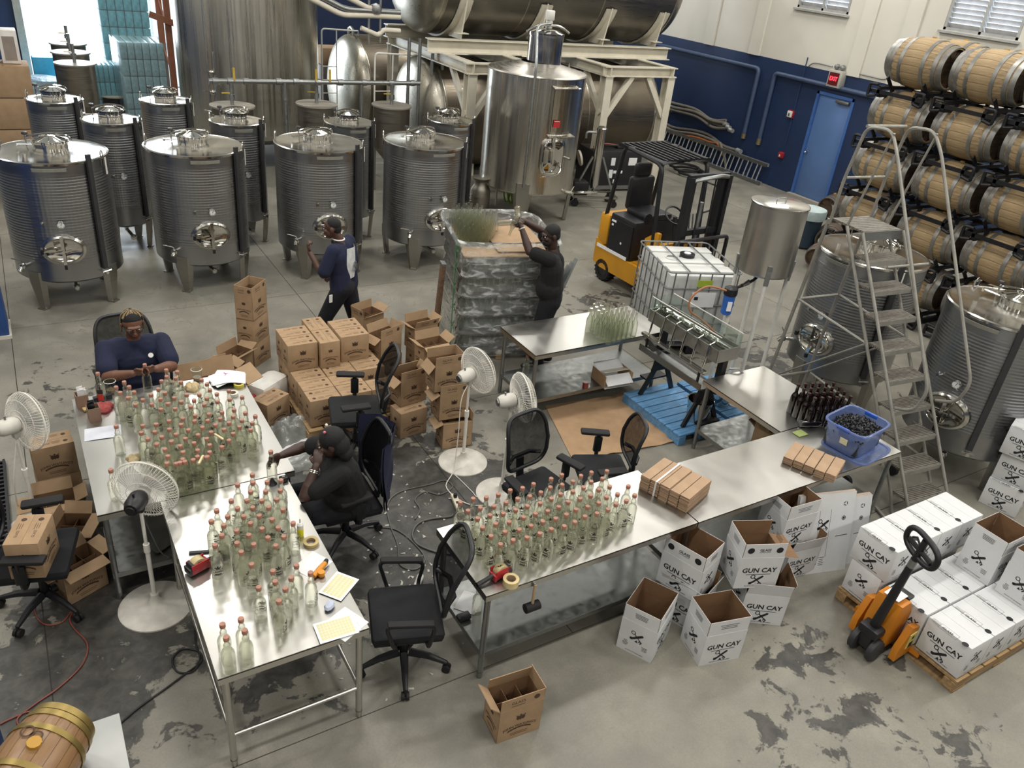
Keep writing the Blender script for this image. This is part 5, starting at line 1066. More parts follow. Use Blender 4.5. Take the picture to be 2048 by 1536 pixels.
gO='open brown cartons right of the pallet'
brown('closed brown carton under the open one, nearest the black office chair',g(800.6,878.7),0,8,None,group=gO)
brown('open brown carton with cells on top of a closed one, beside the office chair',g(800.6,815,BHh+.005),BHh+.006,8,(0,-20,125,25),group=gO)
n0=g(892,899)
brown('brown carton with one flap out, lowest of the stack behind the fan',(3.15,5.85),0,-8,(-115,0,115,0),-1,-1,gO)
brown('open brown carton, middle of the stack behind the fan pole',(3.13,5.92),BHh+.006,-5,(0,10,120,15),-1,-1,gO)
brown('open brown carton, top of the stack behind the fan pole',(3.09,5.98),2*BHh+.012,-2,(5,0,140,0),-1,-1,gO)
brown('brown carton on the floor under the open six cell carton by the wrapped pallet',(3.46,6.93),0,4,None,-1,-1,gO)
brown('open six cell brown carton by the wrapped bottle pallet',(3.42,6.90),BHh+.006,4,(115,15,60,50),-1,-1,gO)
brown('brown carton on the floor under the open carton with its flap standing up',(3.10,7.30),0,20,None,-1,-1,gO)
brown('open brown carton, front flap standing up, behind the office chair back',(3.06,7.24),BHh+.006,20,(0,20,120,20),-1,-1,gO)
brown('brown carton on the floor at the back right, under an open one',(3.13,7.86),0,20,None,-1,-1,gO)
brown('open brown carton farthest back beside the walking person',(3.08,7.80),BHh+.006,20,(60,5,10,60),-1,-1,gO)
brown('brown carton on the floor behind the six cell carton',(3.55,7.38),0,8,None,-1,-1,gO)
brown('open brown carton behind the six cell carton, flaps up',(3.52,7.36),BHh+.006,8,(20,10,60,40),-1,-1,gO)
brown('open brown carton on the floor between the fan stack and six cell carton',(3.42,6.45),0,3,(100,20,110,20),-1,-1,gO)
gT='brown cartons left of the pallet'
for k in range(3): brown(['lowest','middle','top open'][k]+' brown carton of the tall stack left of the pallet',(1.91+.006*k,8.12-.01*k),(BHh+.006)*k,40+3*k,None if k<2 else (0,0,0,0),-1,-1,gT)
brown('open brown carton with dark inside lying before the tall brown stack',(1.62,7.85),0,35,(60,10,70,60),-1,-1,gT)
brown('open brown carton standing alone on the floor at the bottom of the picture',(1.99,2.70),0,-5,(0,-10,45,5),-1,-1,'single brown cartons')
brown('brown carton on the floor beside the table, right of the white jug',G(537,862)[:2],0,30,None,-1,-1,'single brown cartons')
brown('brown carton on the floor behind the woman with braids',(1.34,7.55),0,20,(70,10,60,60),-1,-1,'single brown cartons')
MCT=brown('closed brown carton lying on the seat of the left office chair',None,.5,70,None,center=(-.36,5.02),group='single brown cartons')
# brown cartons beside the far left fan
gL='brown cartons on the floor at far left'
for lb,px,py,z,a,an in (('tall taped brown carton at the back left, beside the left fan',70,985,0,80,None),('open brown carton with a dark inside below the taped one',75,1000,0,-10,(70,20,90,60)),('open brown carton against the left table leg',150,1010,0,60,(80,10,60,40)),('flattened open brown carton under the left table edge',150,1075,0,30,(95,95,95,95))):
    n_=g(px,py); 
for lb,c,z,a,an in (('closed brown carton, upper one beside the left fan head',(-.16,6.42),BHh+.006,5,None),('brown carton below the upper one beside the left fan head',(-.16,6.42),0,8,None),('open brown carton with a dark inside in front of the left pair',(-.22,6.02),0,0,(85,25,95,70)),('open brown carton against the left table edge',(-.13,5.62),0,65,(80,10,60,30)),('low open brown carton by the table leg at left',(-.14,5.22),0,25,(100,40,90,80))):
    brown(lb,None,z,a,an,center=c,group=gL)
# big open carton and jug behind the left table
t=T('large_open_carton','large open brown carton behind the table, under the white papers','box',(1.24,6.98,0),R(6))
def ob(w,d,h): return open_body2(w,d,h,MCARD,MCARDI)
mk('carton_body',ob(.56,.36,.54),t)
for w_,lc,a,q in ((.54,(0,.177,.54),PI,15),(.54,(0,-.177,.54),0,60),(.34,(.277,0,.54),PI/2,70),(.34,(-.277,0,.54),-PI/2,55)): mk('flap',flapmesh(w_,.16,MCARD,MCARD),t,loc=lc,rot=(R(q),0,a))
# brown sheet on the floor
pts=[(1097,810),(1243,792),(1358,883),(1150,925),(1092,880)]
c_=[Vector(g(*p)) for p in ((1090,812),(1245,790),(1357,884),(1148,926))]; ce=sum(c_,Vector((0,0)))/4
nx,ny=28,22; V=[];F=[]
for j in range(ny+1):
    for i in range(nx+1):
        u,v=i/nx,j/ny; p=c_[3]*(1-u)*(1-v)+c_[2]*u*(1-v)+c_[1]*u*v+c_[0]*(1-u)*v-ce
        z=.006+.012*max(0,noise.noise((p.x*2.2,p.y*2.2,0)))+ (.05*max(0,(u-.9)/.1)**1.0 if v>.1 else 0)+(.03*max(0,(.1-v)/.1)*max(0,noise.noise((p.x*5,3,0))+.4) if v<.1 else 0)
        V.append((p.x,p.y,z))
for j in range(ny):
    for i in range(nx): a=j*(nx+1)+i; F.append((a,a+1,a+nx+2,a+nx+1))
m=MB(); m.add(V,F); m.add([(x,y,z-.004) for x,y,z in V],[f[::-1] for f in F])
def stained_card():
    mt_=card('stained_floor_cardboard','a98b6c'); t=mt_.node_tree; b=t.nodes['Principled BSDF']; src=b.inputs['Base Color'].links[0].from_socket
    tc=N(t,'ShaderNodeTexCoord'); n=N(t,'ShaderNodeTexNoise',i_Scale=7.0,i_Detail=9.0); t.links.new(tc.outputs['Object'],n.inputs['Vector'])
    sx=N(t,'ShaderNodeSeparateXYZ'); t.links.new(tc.outputs['Object'],sx.inputs[0])
    k=N(t,'ShaderNodeMapRange'); k.inputs[1].default_value=.15; k.inputs[2].default_value=.85; k.inputs[3].default_value=0; k.inputs[4].default_value=.26; t.links.new(sx.outputs[0],k.inputs[0])
    ad=N(t,'ShaderNodeMath',operation='ADD'); t.links.new(n.outputs[0],ad.inputs[0]); t.links.new(k.outputs[0],ad.inputs[1])
    r=N(t,'ShaderNodeMapRange'); r.inputs[1].default_value=.72; r.inputs[2].default_value=.78; t.links.new(ad.outputs[0],r.inputs[0])
    mx=N(t,'ShaderNodeMix',data_type='RGBA'); mu=N(t,'ShaderNodeMath',operation='MULTIPLY'); mu.inputs[1].default_value=.75; t.links.new(r.outputs[0],mu.inputs[0]); t.links.new(mu.outputs[0],mx.inputs[0]); t.links.new(src,mx.inputs[6]); mx.inputs[7].default_value=lin('4a3626'); t.links.new(mx.outputs[2],b.inputs['Base Color']); return mt_
o=m.build('cardboard_sheet',stained_card()); o.location=(ce.x,ce.y,0); tag(o,'large brown cardboard sheet with dark stains lying on the floor','cardboard')
# ---------------------------------------------------------------- office chairs (local: the sitter faces -Y)
def meshback(w,h,z0,y0,rec,mid=.0,n=10):
    "rounded back outline with recline; returns list of points"
    P=[]
    for i in range(40):
        a=2*PI*i/40; c,s=math.cos(a),math.sin(a); x=w/2*math.copysign(abs(c)**.4,c); u=.5+.5*math.copysign(abs(s)**.4,s)
        x*=(.86+.14*math.sin(PI*min(1,u*.9+.1))); z=z0+h*u; y=y0+rec*u+.05*(1-abs(2*u-1))*0-.05*math.sin(PI*u)+.55*x*x*-.4
        P.append(Vector((x,y,z)))
    return P
def chair(label,loc,rz,seat=.47,arms='loop',back=(.46,.52),rec=.14,base_rot=0.3,arm_dz=.2):
    t=T('office_chair',label,'chair',(loc[0],loc[1],0),rz,'black mesh office chairs')
    for k in range(5):
        a=base_rot+2*PI*k/5; d=Vector((math.cos(a),math.sin(a),0)); m=MB()
        m.tube([d*.04+Vector((0,0,.12)),d*.18+Vector((0,0,.115)),d*.31+Vector((0,0,.08))],[.03,.024,.016],8); lg=m.build('base_arm',MBLK,t)
        m=MB(); s_=Vector((-d.y,d.x,0)); q=d*.31+Vector((0,0,.03)); m.cyl(q-s_*.026,q-s_*.006,.03,seg=14); m.cyl(q+s_*.006,q+s_*.026,.03,seg=14); m.cyl(q,q+Vector((0,0,.06)),.01,seg=8); m.build('caster',MBLR,lg)
    m=MB(); m.cyl((0,0,.09),(0,0,.24),.03,seg=14); m.cyl((0,0,.24),(0,0,seat-.07),.019,seg=12); m.build('gas_column',MBLK,t)
    m=MB(); m.box((0,.02,seat-.065),(.2,.26,.04),bev=.01); m.cyl((.1,0,seat-.06),(.27,0,seat-.06),.008,seg=8); m.build('tilt_mechanism',MBLK,t)
    m=MB(); m.box((0,0,seat-.01),(.5,.48,.075),bev=.035); m.build('seat',MMESH,t)
    m=MB(); m.box((0,0,seat-.045),(.47,.45,.02),bev=.009); m.build('seat_shell',MBLK,t)
    P=meshback(back[0],back[1],seat+.1,.23,rec); m=MB(); m.tube(P,.017,8,closed=True); fr=m.build('back_frame',MBLK,t)
    c=sum(P,Vector())/len(P); m=MB(); n=len(P); V=[p for p in P]+[c+(p-c)*.5+Vector((0,.02,0)) for p in P]+[c+Vector((0,.028,0))]
    F=[(i,(i+1)%n,n+(i+1)%n,n+i) for i in range(n)]+[(n+i,n+(i+1)%n,2*n) for i in range(n)]; m.add(V,F); m.build('mesh_panel',MMSH,fr)
    m=MB(); m.tube([P[25]+Vector((0,.01,.06)),Vector((-back[0]*.2,.255+rec*.3,seat+.2)),Vector((back[0]*.2,.255+rec*.3,seat+.2)),P[35]+Vector((0,.01,.06))],.018,8); m.build('lumbar_bar',MBLK,fr)
    m=MB(); m.bar((0,.12,seat-.06),(0,.27,seat-.03),.07,.025); m.bar((0,.265,seat-.04),(0,.27+rec*.25,seat+.16),.07,.022,upv=(0,1,0)); m.build('back_bracket',MBLK,t)
    for s in (-1,1):
        if arms=='loop':
            m=MB(); m.tube(fillet([(s*.2,.12,seat-.05),(s*.3,.12,seat-.03),(s*.3,.16,seat+.17),(s*.3,-.16,seat+.2),(s*.29,-.1,seat-.02),(s*.2,-.08,seat-.05)],.06,4),.014,8); a=m.build('armrest',MBLK,t)
            MB().box((s*.3,0,seat+.2),(.055,.3,.03),bev=.014,rot=Matrix.Rotation(R(-5),4,'X')).build('arm_pad',MBLR,a)
        elif arms=='post':
            m=MB(); m.tube(fillet([(s*.18,.02,seat-.06),(s*.3,.02,seat-.05),(s*.31,.02,seat+arm_dz)],.05,4),[.018]*10 if 0 else .02,8); m.box((s*.305,.02,seat+.09),(.04,.075,.16),bev=.012); a=m.build('armrest',MBLK,t)
            MB().box((s*.31,-.02,seat+arm_dz+.015),(.09,.27,.035),bev=.016,rz=s*.15).build('arm_pad',MBLR,a)
    return t
MMSH=film('see_through_mesh','0b0c10',.72,.6,.05)
chair('black mesh office chair nearest the viewer, between the two long tables',(1.72,3.56),R(-108),.48,'loop',rec=.17,base_rot=1.2)
C2=chair('black office chair at far left holding a brown carton on its seat',(-.36,5.15),R(76),.47,'post',rec=.1,base_rot=.2)
chair('empty black office chair in front of the brown carton pallet',(2.34,6.12),R(-106),.49,'post',rec=.16,base_rot=.9)
chair('black mesh chair seen from the front behind the right hand bottles',(3.33,4.38),R(10),.47,'post',back=(.45,.5),rec=.08,arm_dz=.16)
ch5=chair('black mesh chair seen edge on, beside the brown floor cardboard',(4.02,4.42),R(-112),.44,'post',back=(.4,.44),rec=.06,arm_dz=.2)
chair('black chair behind the seated woman with braids',(.60,7.28),R(4),.46,'loop',back=(.5,.52),rec=.12)
C7=chair('black chair of the seated man, navy jacket over its back',(1.80,4.92),R(-92),.46,'post',rec=.1,base_rot=.5)
# navy jacket on the chair back
m=MB(); V=[];F=[]; nx,ny=14,12
for j in range(ny+1):
    for i in range(nx+1):
        u=i/nx*2-1; v=j/ny; a=abs(u); x=u*.27*(1+.12*v); f=.012*math.sin(9*u+5*v)+.01*math.sin(17*u-3*v)
        V.append((x,.385-.05*v-.16*u*u*(1-.3*v)+f,1.06-.62*v+.05*(1-v)*(1-u*u)-.04*v*math.cos(4*u)))
for j in range(ny):
    for i in range(nx): q=j*(nx+1)+i; F.append((q,q+1,q+nx+2,q+nx+1))
m.add(V,F); n0=len(m.v); m.add([(x,y-.02,z) for x,y,z in V],[f[::-1] for f in F]); 
o=m.build('jacket',M_('navy_cloth','141a35',.85,var=.2,scale=12)); M=Matrix.Translation((1.80,4.92,0))@Matrix.Rotation(R(-92),4,'Z'); o.matrix_world=M; tag(o,'navy jacket hung over the back of the seated man\'s chair','jacket')
# ---------------------------------------------------------------- pedestal fans (local: blows towards +X)
def fan(label,loc,rz,hz=1.0,tilt=0,hoff=0,baser=.24,rad=.225,dirty=False,cord=None):
    t=T('pedestal_fan',label,'fan',(loc[0],loc[1],0),rz,'white pedestal fans')
    m=MB(); m.lathe([(0,.0),(baser,.0),(baser,.012),(baser*.93,.024),(baser*.3,.042),(.045,.06),(.03,.09),(.028,.13),(0,.13)],48); m.build('base',MFANB,t)
    m=MB(); m.cyl((0,0,.1),(0,0,hz*.55),.016,seg=14); m.cyl((0,0,hz*.53),(0,0,hz*.6),.022,seg=14); m.cyl((0,0,hz*.58),(0,0,hz-.06),.012,seg=12); m.build('pole',MFANW,t)
    Q=Matrix.Translation((0,0,hz))@Matrix.Rotation(R(-tilt),4,'Y'); A=Q@Matrix.Rotation(R(90),4,'Y')
    m=MB(); m.lathe([(0,-.13),(.045,-.125),(.062,-.09),(.065,0),(.05,.03),(0,.03)],24,M=A); m.box((0,0,hz-.06),(.05,.05,.1),bev=.012); mo=m.build('motor_housing',MBLK if dirty else MFMOT,t)
    m=MB(); m.cyl(Q@Vector((-.13,0,0)),Q@Vector((-.14,0,0)),.032,seg=16); m.cyl(Q@Vector((-.06,0,.06)),Q@Vector((-.06,0,.09)),.008,seg=8); m.build('motor_cap',MBLK if dirty else MGAL,mo)
    c0=.11
    def prof(k): # radius and depth of rear/front wires
        return [(.055,.04),(rad*.45,.035),(rad*.8,.045),(rad*.97,.075),(rad,.10)] if k<0 else [(rad,.10),(rad*.97,.125),(rad*.75,.165),(rad*.4,.185),(.05,.19)]
    for k,nm in ((-1,'rear_guard'),(1,'front_guard')):
        m=MB()
        for i in range(60):
            a=2*PI*i/60; P=[A@Vector((r_*math.cos(a+(rad-r_)*1.2*k),r_*math.sin(a+(rad-r_)*1.2*k),z)) for r_,z in prof(k)]; m.tube(P,.0016,4,caps=False)
        for r_,z in ((prof(k)[1],prof(k)[2]) if 1 else ()): m.tube([A@Vector((r_*math.cos(2*PI*i/40),r_*math.sin(2*PI*i/40),z)) for i in range(40)],.002,4,closed=True)
        if k>0: m.lathe([(0,.192),(.05,.19),(.052,.186),(0,.184)],24,M=A)
        else: m.lathe([(.05,.042),(.062,.04),(.05,.036)],24,M=A)
        o=m.build(nm,MFANW,t); o['kind']='stuff'
    m=MB(); m.tube([A@Vector((rad*math.cos(2*PI*i/48),rad*math.sin(2*PI*i/48),.10)) for i in range(48)],.006,8,closed=True); m.build('guard_rim',MFANW,t)
    m=MB()
    for k in range(3):
        a0=2*PI*k/3; V=[];F=[]
        for i in range(7):
            r_=.04+(rad*.84-.04)*i/6
            for j in range(6): b=a0+(-.5+j/5)*1.55*(.55+.45*math.sin(PI*min(1,i/5+.15)))+.25*i/6; V.append(A@Vector((r_*math.cos(b),r_*math.sin(b),.085+.045*(j/5))))
        for i in range(6):
            for j in range(5): q=i*6+j; F.append((q,q+1,q+7,q+6))
        m.add(V,F)
    m.lathe([(0,.12),(.04,.115),(.045,.08),(0,.075)],20,M=A); m.build('blades',MFBL,t)
    if cord: MB().tube(spline(cord,6),.005,6).build('cord',MFANW if not dirty else MGAL,t)
    return t
MFANB=M_('scuffed_white_base','cbc7be',.5,var=.18,scale=9); MFMOT=M_('fan_motor_white','c9c6be',.4); MFBL=film('fan_blade_plastic','c9cac8',.55,.3,.3)
fan('white pedestal fan nearest the viewer, left of the near table, wide dirty base',(.31,4.81),R(58),.99,2,baser=.255,dirty=True,cord=[(0,0,.9),(.12,.02,.6),(.22,.0,.3),(.35,-.1,.12),(.42,-.1,.05)])
fan('white pedestal fan at the left picture edge beside the brown cartons',(-.36,6.05),R(30),1.0,-8,cord=[(0,0,.9),(-.1,0,.5),(-.05,.1,.1),(.1,.2,.01)])
fan('white pedestal fan standing in the open floor by the brown carton stack',(3.24,5.57),R(12),.99,5,cord=[(0,0,.9),(-.1,-.02,.75),(-.13,-.05,.4),(-.2,-.1,.05),(-.4,-.25,.01),(-.35,-.6,.01),(.1,-.75,.01)])
fan('white pedestal fan seen edge on, in front of the filling table',(3.34,4.98),R(-10),1.02,6,cord=[(0,0,.9),(-.02,-.02,.5),(-.1,-.1,.02),(-.5,-.3,.01)])
# ---------------------------------------------------------------- forklift (local: front towards -Y)
t=T('forklift','yellow and black electric forklift standing behind the white caged container','forklift',(8.02,8.72,0),R(2))
m=MB(); m.prism([(-.85,.28),(-.85,.5),(.4,.5),(.62,.62),(.68,.62),(.68,.25),(.5,.2),(-.5,.2)],.96,Matrix(((0,0,1,-.48),(1,0,0,0),(0,1,0,0),(0,0,0,1)))); m.build('chassis',MYEL,t)
m=MB(); m.box((0,.56,.8),(.96,.24,.5),bev=.06); m.build('counterweight',MYEL,t)
m=MB(); m.box((0,.16,.8),(.92,.56,.6),bev=.03); m.box((-.475,.15,.78),(.02,.5,.5)); m.build('battery_box',MBLK,t)
for k,(y,z,w_) in enumerate(((.32,1.0,.1),(.34,.94,.04),(.1,.72,.03))): MB().box((-.489,y,z),(.004,w_,.03)).build('panel_mark',MPAPER,t)
MB().box((-.486,.28,.53),(.008,.7,.05)).build('side_stripe',MPAPER,t)
m=MB(); m.box((0,-.42,.5),(.86,.5,.06)); m.box((0,-.68,.72),(.86,.08,.5)); m.prism([(-.62,.5),(-.4,.5),(-.35,.95),(-.55,1.1),(-.62,1.1)],.05,Matrix(((0,0,1,-.45),(1,0,0,0),(0,1,0,0),(0,0,0,1)))); m.build('floor_cowl',MYEL,t)
for x,y,r_,w_ in ((-.42,-.62,.24,.2),(.42,-.62,.24,.2),(-.4,.44,.18,.16),(.4,.44,.18,.16)):
    m=MB(); Q=Matrix.Rotation(R(90),4,'Y'); m.lathe([(r_*.55,-w_/2),(r_*.9,-w_/2),(r_,-w_/2+.03),(r_,w_/2-.03),(r_*.9,w_/2),(r_*.55,w_/2)],28,M=Q,c=(x,y,r_))
    for i in range(18): a=2*PI*i/18; m.box((x,y+math.cos(a)*r_,r_+math.sin(a)*r_),(w_*.9,.02,.02),rot=Matrix.Rotation(a,4,'X'))
    wl=m.build('tyre',MBLR,t); m=MB(); m.lathe([(0,-w_/2*.8),(r_*.56,-w_/2*.9),(r_*.56,w_/2*.9),(0,w_/2*.8)],20,M=Q,c=(x,y,r_)); m.build('wheel_hub',MBLK,wl)
m=MB(); m.box((0,.12,1.14),(.5,.5,.1),bev=.04); m.box((0,.4,1.38),(.46,.12,.5),bev=.05); m.box((0,.42,1.72),(.3,.1,.2),bev=.04); m.build('driver_seat',MSEAT if 'MSEAT' in globals() else MBLK,t)
m=MB(); m.tube([(0,-.5,.9),(0,-.42,1.25)],.03,8); m.tube([(.16*math.cos(2*PI*i/20),-.4+.1*math.sin(2*PI*i/20),1.27+.1*math.sin(2*PI*i/20)) for i in range(20)],.015,6,closed=True); m.build('steering_wheel',MBLK,t)
for k in range(3): MB().tube([(.2+.07*k,-.55,1.0),(.2+.07*k,-.5,1.3)],.012,6).build('lever',MGAL,t)
for x in (-.44,.44):
    m=MB(); m.tube(fillet([(x,-.55,.55),(x,-.42,2.02),(x,.3,2.08)],.12),.032,8); m.build('guard_post',MBLK,t)
    m=MB(); m.tube(fillet([(x,.58,.95),(x*.95,.42,2.06),(x*.95,.2,2.08)],.12),.032,8); m.build('guard_post',MBLK,t)
m=MB(); m.tube([(-.44,-.42,2.05),(.44,-.42,2.05),(.44,.5,2.08),(-.44,.5,2.08)],.03,8,closed=True); m.build('guard_frame',MBLK,t)
for k in range(8): MB().bar((-.36+.103*k,-.42,2.06),(-.36+.103*k,.5,2.085),.03,.045).build('guard_bar',MBLK,t)
for x in (-.36,.36):
    for dx,y in ((0,-.92),(.075*(-1 if x>0 else 1),-.88)): MB().bar((x+dx,y,.08),(x+dx,y,1.98),.07,.1,upv=(0,1,0)).build('mast_channel',MBLK,t)
for z in (.3,1.2,1.97): MB().bar((-.38,-.9,z),(.38,-.9,z),.07,.08).build('mast_crossbar',MBLK,t)
m=MB(); m.cyl((0,-.86,.3),(0,-.86,1.6),.035,seg=12); m.build('lift_cylinder',MGAL,t)
for x in (-.12,.12): MB().tube([(x,-.92,1.95),(x,-.95,1.0),(x,-.95,.5)],.012,6).build('lift_chain',MBLR,t)
m=MB(); m.tube([(-.3,-.92,1.93),(-.12,-.98,1.97),(.15,-.98,1.99),(.38,-.93,1.95)],.03,8); m.build('hose_guide',MGAL,t)
for z in (.42,.62): MB().bar((-.48,-1.0,z),(.48,-1.0,z),.05,.09).build('fork_carriage',MBLK,t)
m=MB(); m.tube(fillet([(-.5,-1.02,.4),(-.5,-1.02,1.12),(.5,-1.02,1.12),(.5,-1.02,.4)],.06),.028,8); m.build('load_backrest',MBLK,t)
for x in (-.25,-.08,.08,.25): MB().cyl((x,-1.02,.6),(x,-1.02,1.12),.015,seg=8).build('backrest_bar',MBLK,t)
for x in (-.27,.27): m=MB(); m.bar((x,-1.05,.04),(x,-1.05,.6),.1,.04,upv=(0,1,0)); m.bar((x,-1.03,.06),(x,-1.3,.06),.1,.035); m.build('fork',MBLK,t)
m=MB(); m.tube(fillet([(.44,-.5,1.3),(.6,-.55,1.35),(.6,-.55,1.7),(.44,-.45,1.75)],.04),.014,6); m.build('grab_handle',MBLK,t)
m=MB(); m.lathe([(0,-.02),(.075,-.015),(.08,0),(0,.01)],16,M=Matrix.Rotation(R(90),4,'X'),c=(-.5,-.4,1.25)); m.build('mirror',MBLK,t)
m=MB(); m.box((.1,.1,1.95),(.16,.1,.08),bev=.02); m.build('work_light',MGAL,t)
# ---------------------------------------------------------------- caged liquid container
w_,d_,h_=.99,1.16,1.14; c=place((6.66,6.78),0,R(-20),w_,d_)
t=T('caged_container','white plastic liquid tank in a grey tube cage in front of the forklift','tank',(c[0],c[1],0),R(-20))
MIBC=M_('translucent_white_plastic','c9cac7',.4,var=.05,scale=4); MCAGE=M_('galvanised_cage','7d7f80',.45,.5)
m=MB(); m.box((0,0,.63),(w_-.06,d_-.06,.92),bev=.06); m.build('inner_bottle',MIBC,t)
for k,y in enumerate((-.36,-.05,.36)): MB().box((0,y,1.098),(w_-.12,.2,.025),bev=.011).build('top_rib',MIBC,t)
m=MB(); m.cyl((.0,.08,1.08),(.0,.08,1.15),.1,seg=20); m.build('fill_cap',MBLK,t); m=MB(); m.cyl((0,.08,1.15),(0,.08,1.16),.045,seg=16); m.build('cap_vent',MPAPER,t)
m=MB(); m.lathe([(.075,0),(.09,0),(.09,.03),(.075,.03)],20,(-.24,.0,1.09)); m.build('vent_ring',MIBC,t)
for z in (.2,.45,.7,.92,1.13):
    P=[(sx*(w_/2),sy*(d_/2),z) for sx,sy in ((-1,-1),(1,-1),(1,1),(-1,1))]; P=fillet(P+[P[0]],.07)[:-1]
    m=MB(); m.tube(fillet([(0,-d_/2,z),(w_/2,-d_/2,z),(w_/2,d_/2,z),(-w_/2,d_/2,z),(-w_/2,-d_/2,z),(-.001,-d_/2,z)],.08,5),.0105,6); m.build('cage_ring',MCAGE,t)
for i in range(6):
    x=-w_/2+.09+(w_-.18)*i/5
    for s in (-1,1): MB().cyl((x,s*(d_/2-.002),.14),(x,s*(d_/2-.002),1.13 if s>0 else 1.13),.009,seg=6).build('cage_bar',MCAGE,t)
for i in range(7):
    y=-d_/2+.09+(d_-.18)*i/6
    for s in (-1,1): MB().cyl((s*(w_/2-.002),y,.14),(s*(w_/2-.002),y,1.13),.009,seg=6).build('cage_bar',MCAGE,t)
for x in (-.2,.2): MB().cyl((x,-d_/2,1.13),(x,d_/2,1.13),.009,seg=6).build('top_bar',MCAGE,t)
m=MB(); m.box((0,0,.13),(w_,d_,.02)); 
m.build('base_plate',MCAGE,t)
for x in (-.42,0,.42): MB().box((x,0,.06),(.1,d_,.115)).build('base_skid',MBLK,t)
MB().box((.02,-d_/2-.012,.78),(.32,.006,.2)).build('label_plate',MPAPER,t); MB().box((.0,-d_/2-.016,1.0),(.2,.005,.09)).build('green_sticker',M_('lime_sticker','a5b93d',.5),t); MB().box((-.08,-d_/2-.016,.8),(.05,.005,.04)).build('hazard_mark',MINK,t)
# ---------------------------------------------------------------- blue platforms, filler, hanging tank
MBLW=wood('blue_platform_wood','4a7dab','6b9cc6',0,2.2,.6,.35)
def platform(label,x0,x1,y0,y1,h=.13,n=8):
    t=T('blue_platform',label,'platform',((x0+x1)/2,(y0+y1)/2,0)); w=x1-x0; d=y1-y0
    for x in (-w/2+.05,0,w/2-.05): MB().box((x,0,.055),(.09,d,.1)).build('runner',MBLW,t)
    me=MB().box((0,0,0),(w,d/n-.012,.022),bev=.003).mesh('deck_plank',MBLW)
    for k in range(n): mk('deck_plank',me,t,loc=(0,-d/2+d/n*(k+.5),h-.012))
platform('blue painted wooden platform under the bottle filler',5.49,6.22,4.95,5.93); platform('blue painted wooden platform under the legs of the hanging tank',6.28,6.95,4.92,5.9)
pz=.13
t=T('bottle_filler','black framed bottle filling machine with a steel trough and six spouts','machine',(5.86,5.45,0))
MACR=glassy('clear_acrylic','f6faf8',.97,1.05,0,.8)
m=MB(); z0=.98; w_,d_=.3,1.08; MTRO=steel('trough_steel','a5a39e',.45,brush=(4,4,4))
for x,y,a,b in ((-w_/2,0,.012,d_),(w_/2,0,.012,d_),(0,-d_/2,w_,.012),(0,d_/2,w_,.012)): m.box((x,y,z0+.07),(a,b,.14))
m.box((0,0,z0+.006),(w_,d_,.012)); m.build('trough',MTRO,t)
m=MB(); 
for x,y,a,b in ((-w_/2,0,.006,d_),(w_/2,0,.006,d_),(0,-d_/2,w_,.006),(0,d_/2,w_,.006)): m.box((x,y,z0+.21),(a,b,.14))
m.build('clear_guard',MACR,t); m=MB(); m.box((.0,.0,z0+.285),(w_*.55,d_*.98,.006)); m.build('clear_lid',MACR,t)
m=MB()
for x in (-w_/2,w_/2): m.bar((x,-d_/2,z0+.285),(x,d_/2,z0+.285),.008,.008)
m.build('guard_edge',MWHT,t)
for k in range(6):
    y=-.43+.172*k; m=MB(); m.tube([(0,y,z0+.12),(-.1,y,z0+.19),(-.17,y,z0+.16),(-.2,y,z0-.08)],.011,8); m.tube([(-.2,y,z0-.08),(-.205,y,z0-.14)],.007,6); sp=m.build('spout',MMIR,t)
    m=MB(); m.tube([(-.12,y-.05,z0+.2),(-.1,y,z0+.22),(-.12,y+.05,z0+.2)],.012,6); m.build('spout_clamp',MMIR,sp)
m=MB(); m.cyl((.08,-.52,z0+.1),(.08,.52,z0+.1),.03,seg=12); m.build('float_tube',MTOP,t)
for y in (-.46,.46): MB().bar((.05,y,.55),(.05,y,z0),.07,.07,upv=(0,1,0)).build('column',MBLK,t)
for y in (-.36,.36):
    for x in (-.22,.25): MB().bar((.02,y,.62),(x*1.0,y*1.02,pz),.05,.03,upv=(0,1,0)).build('leg',MBLK,t)
    m=MB(); m.prism([(-.12,.42),(.13,.42),(.09,.66),(-.06,.66)],.03,Matrix(((1,0,0,0),(0,0,1,y-.015),(0,1,0,0),(0,0,0,1)))); m.build('gusset',MBLK,t)
m=MB(); m.box((-.02,0,.6),(.16,.86,.06)); m.build('lower_beam',MBLK,t)
m=MB(); m.box((-.14,.0,.66),(.2,1.0,.012)); m.box((-.24,0,.69),(.012,1.0,.07)); m.build('bottle_shelf',MSHELF,t)
m=MB(); m.bar((-.24,-.5,.86),(-.24,.5,.86),.03,.03); m.bar((-.215,-.5,.87),(-.215,.5,.87),.03,.012); m.build('bottle_rail',MTOP,t)
for y in (-.42,.42): MB().bar((-.22,y,.66),(-.22,y,.86),.02,.02,upv=(0,1,0)).build('rail_post',MBLK,t)
m=MB(); m.box((.0,.44,.3),(.3,.12,.02)); m.build('foot_plate',MBLK,t); m=MB(); m.box((.1,-.35,pz+.02),(.3,.2,.03),bev=.008); m.build('foot_pedal',MBLR,t)
m=MB(); m.tube([(.12,-.5,.85),(.2,-.56,.86),(.25,-.6,.8)],.012,6); m.build('drain_cock',MGAL,t)
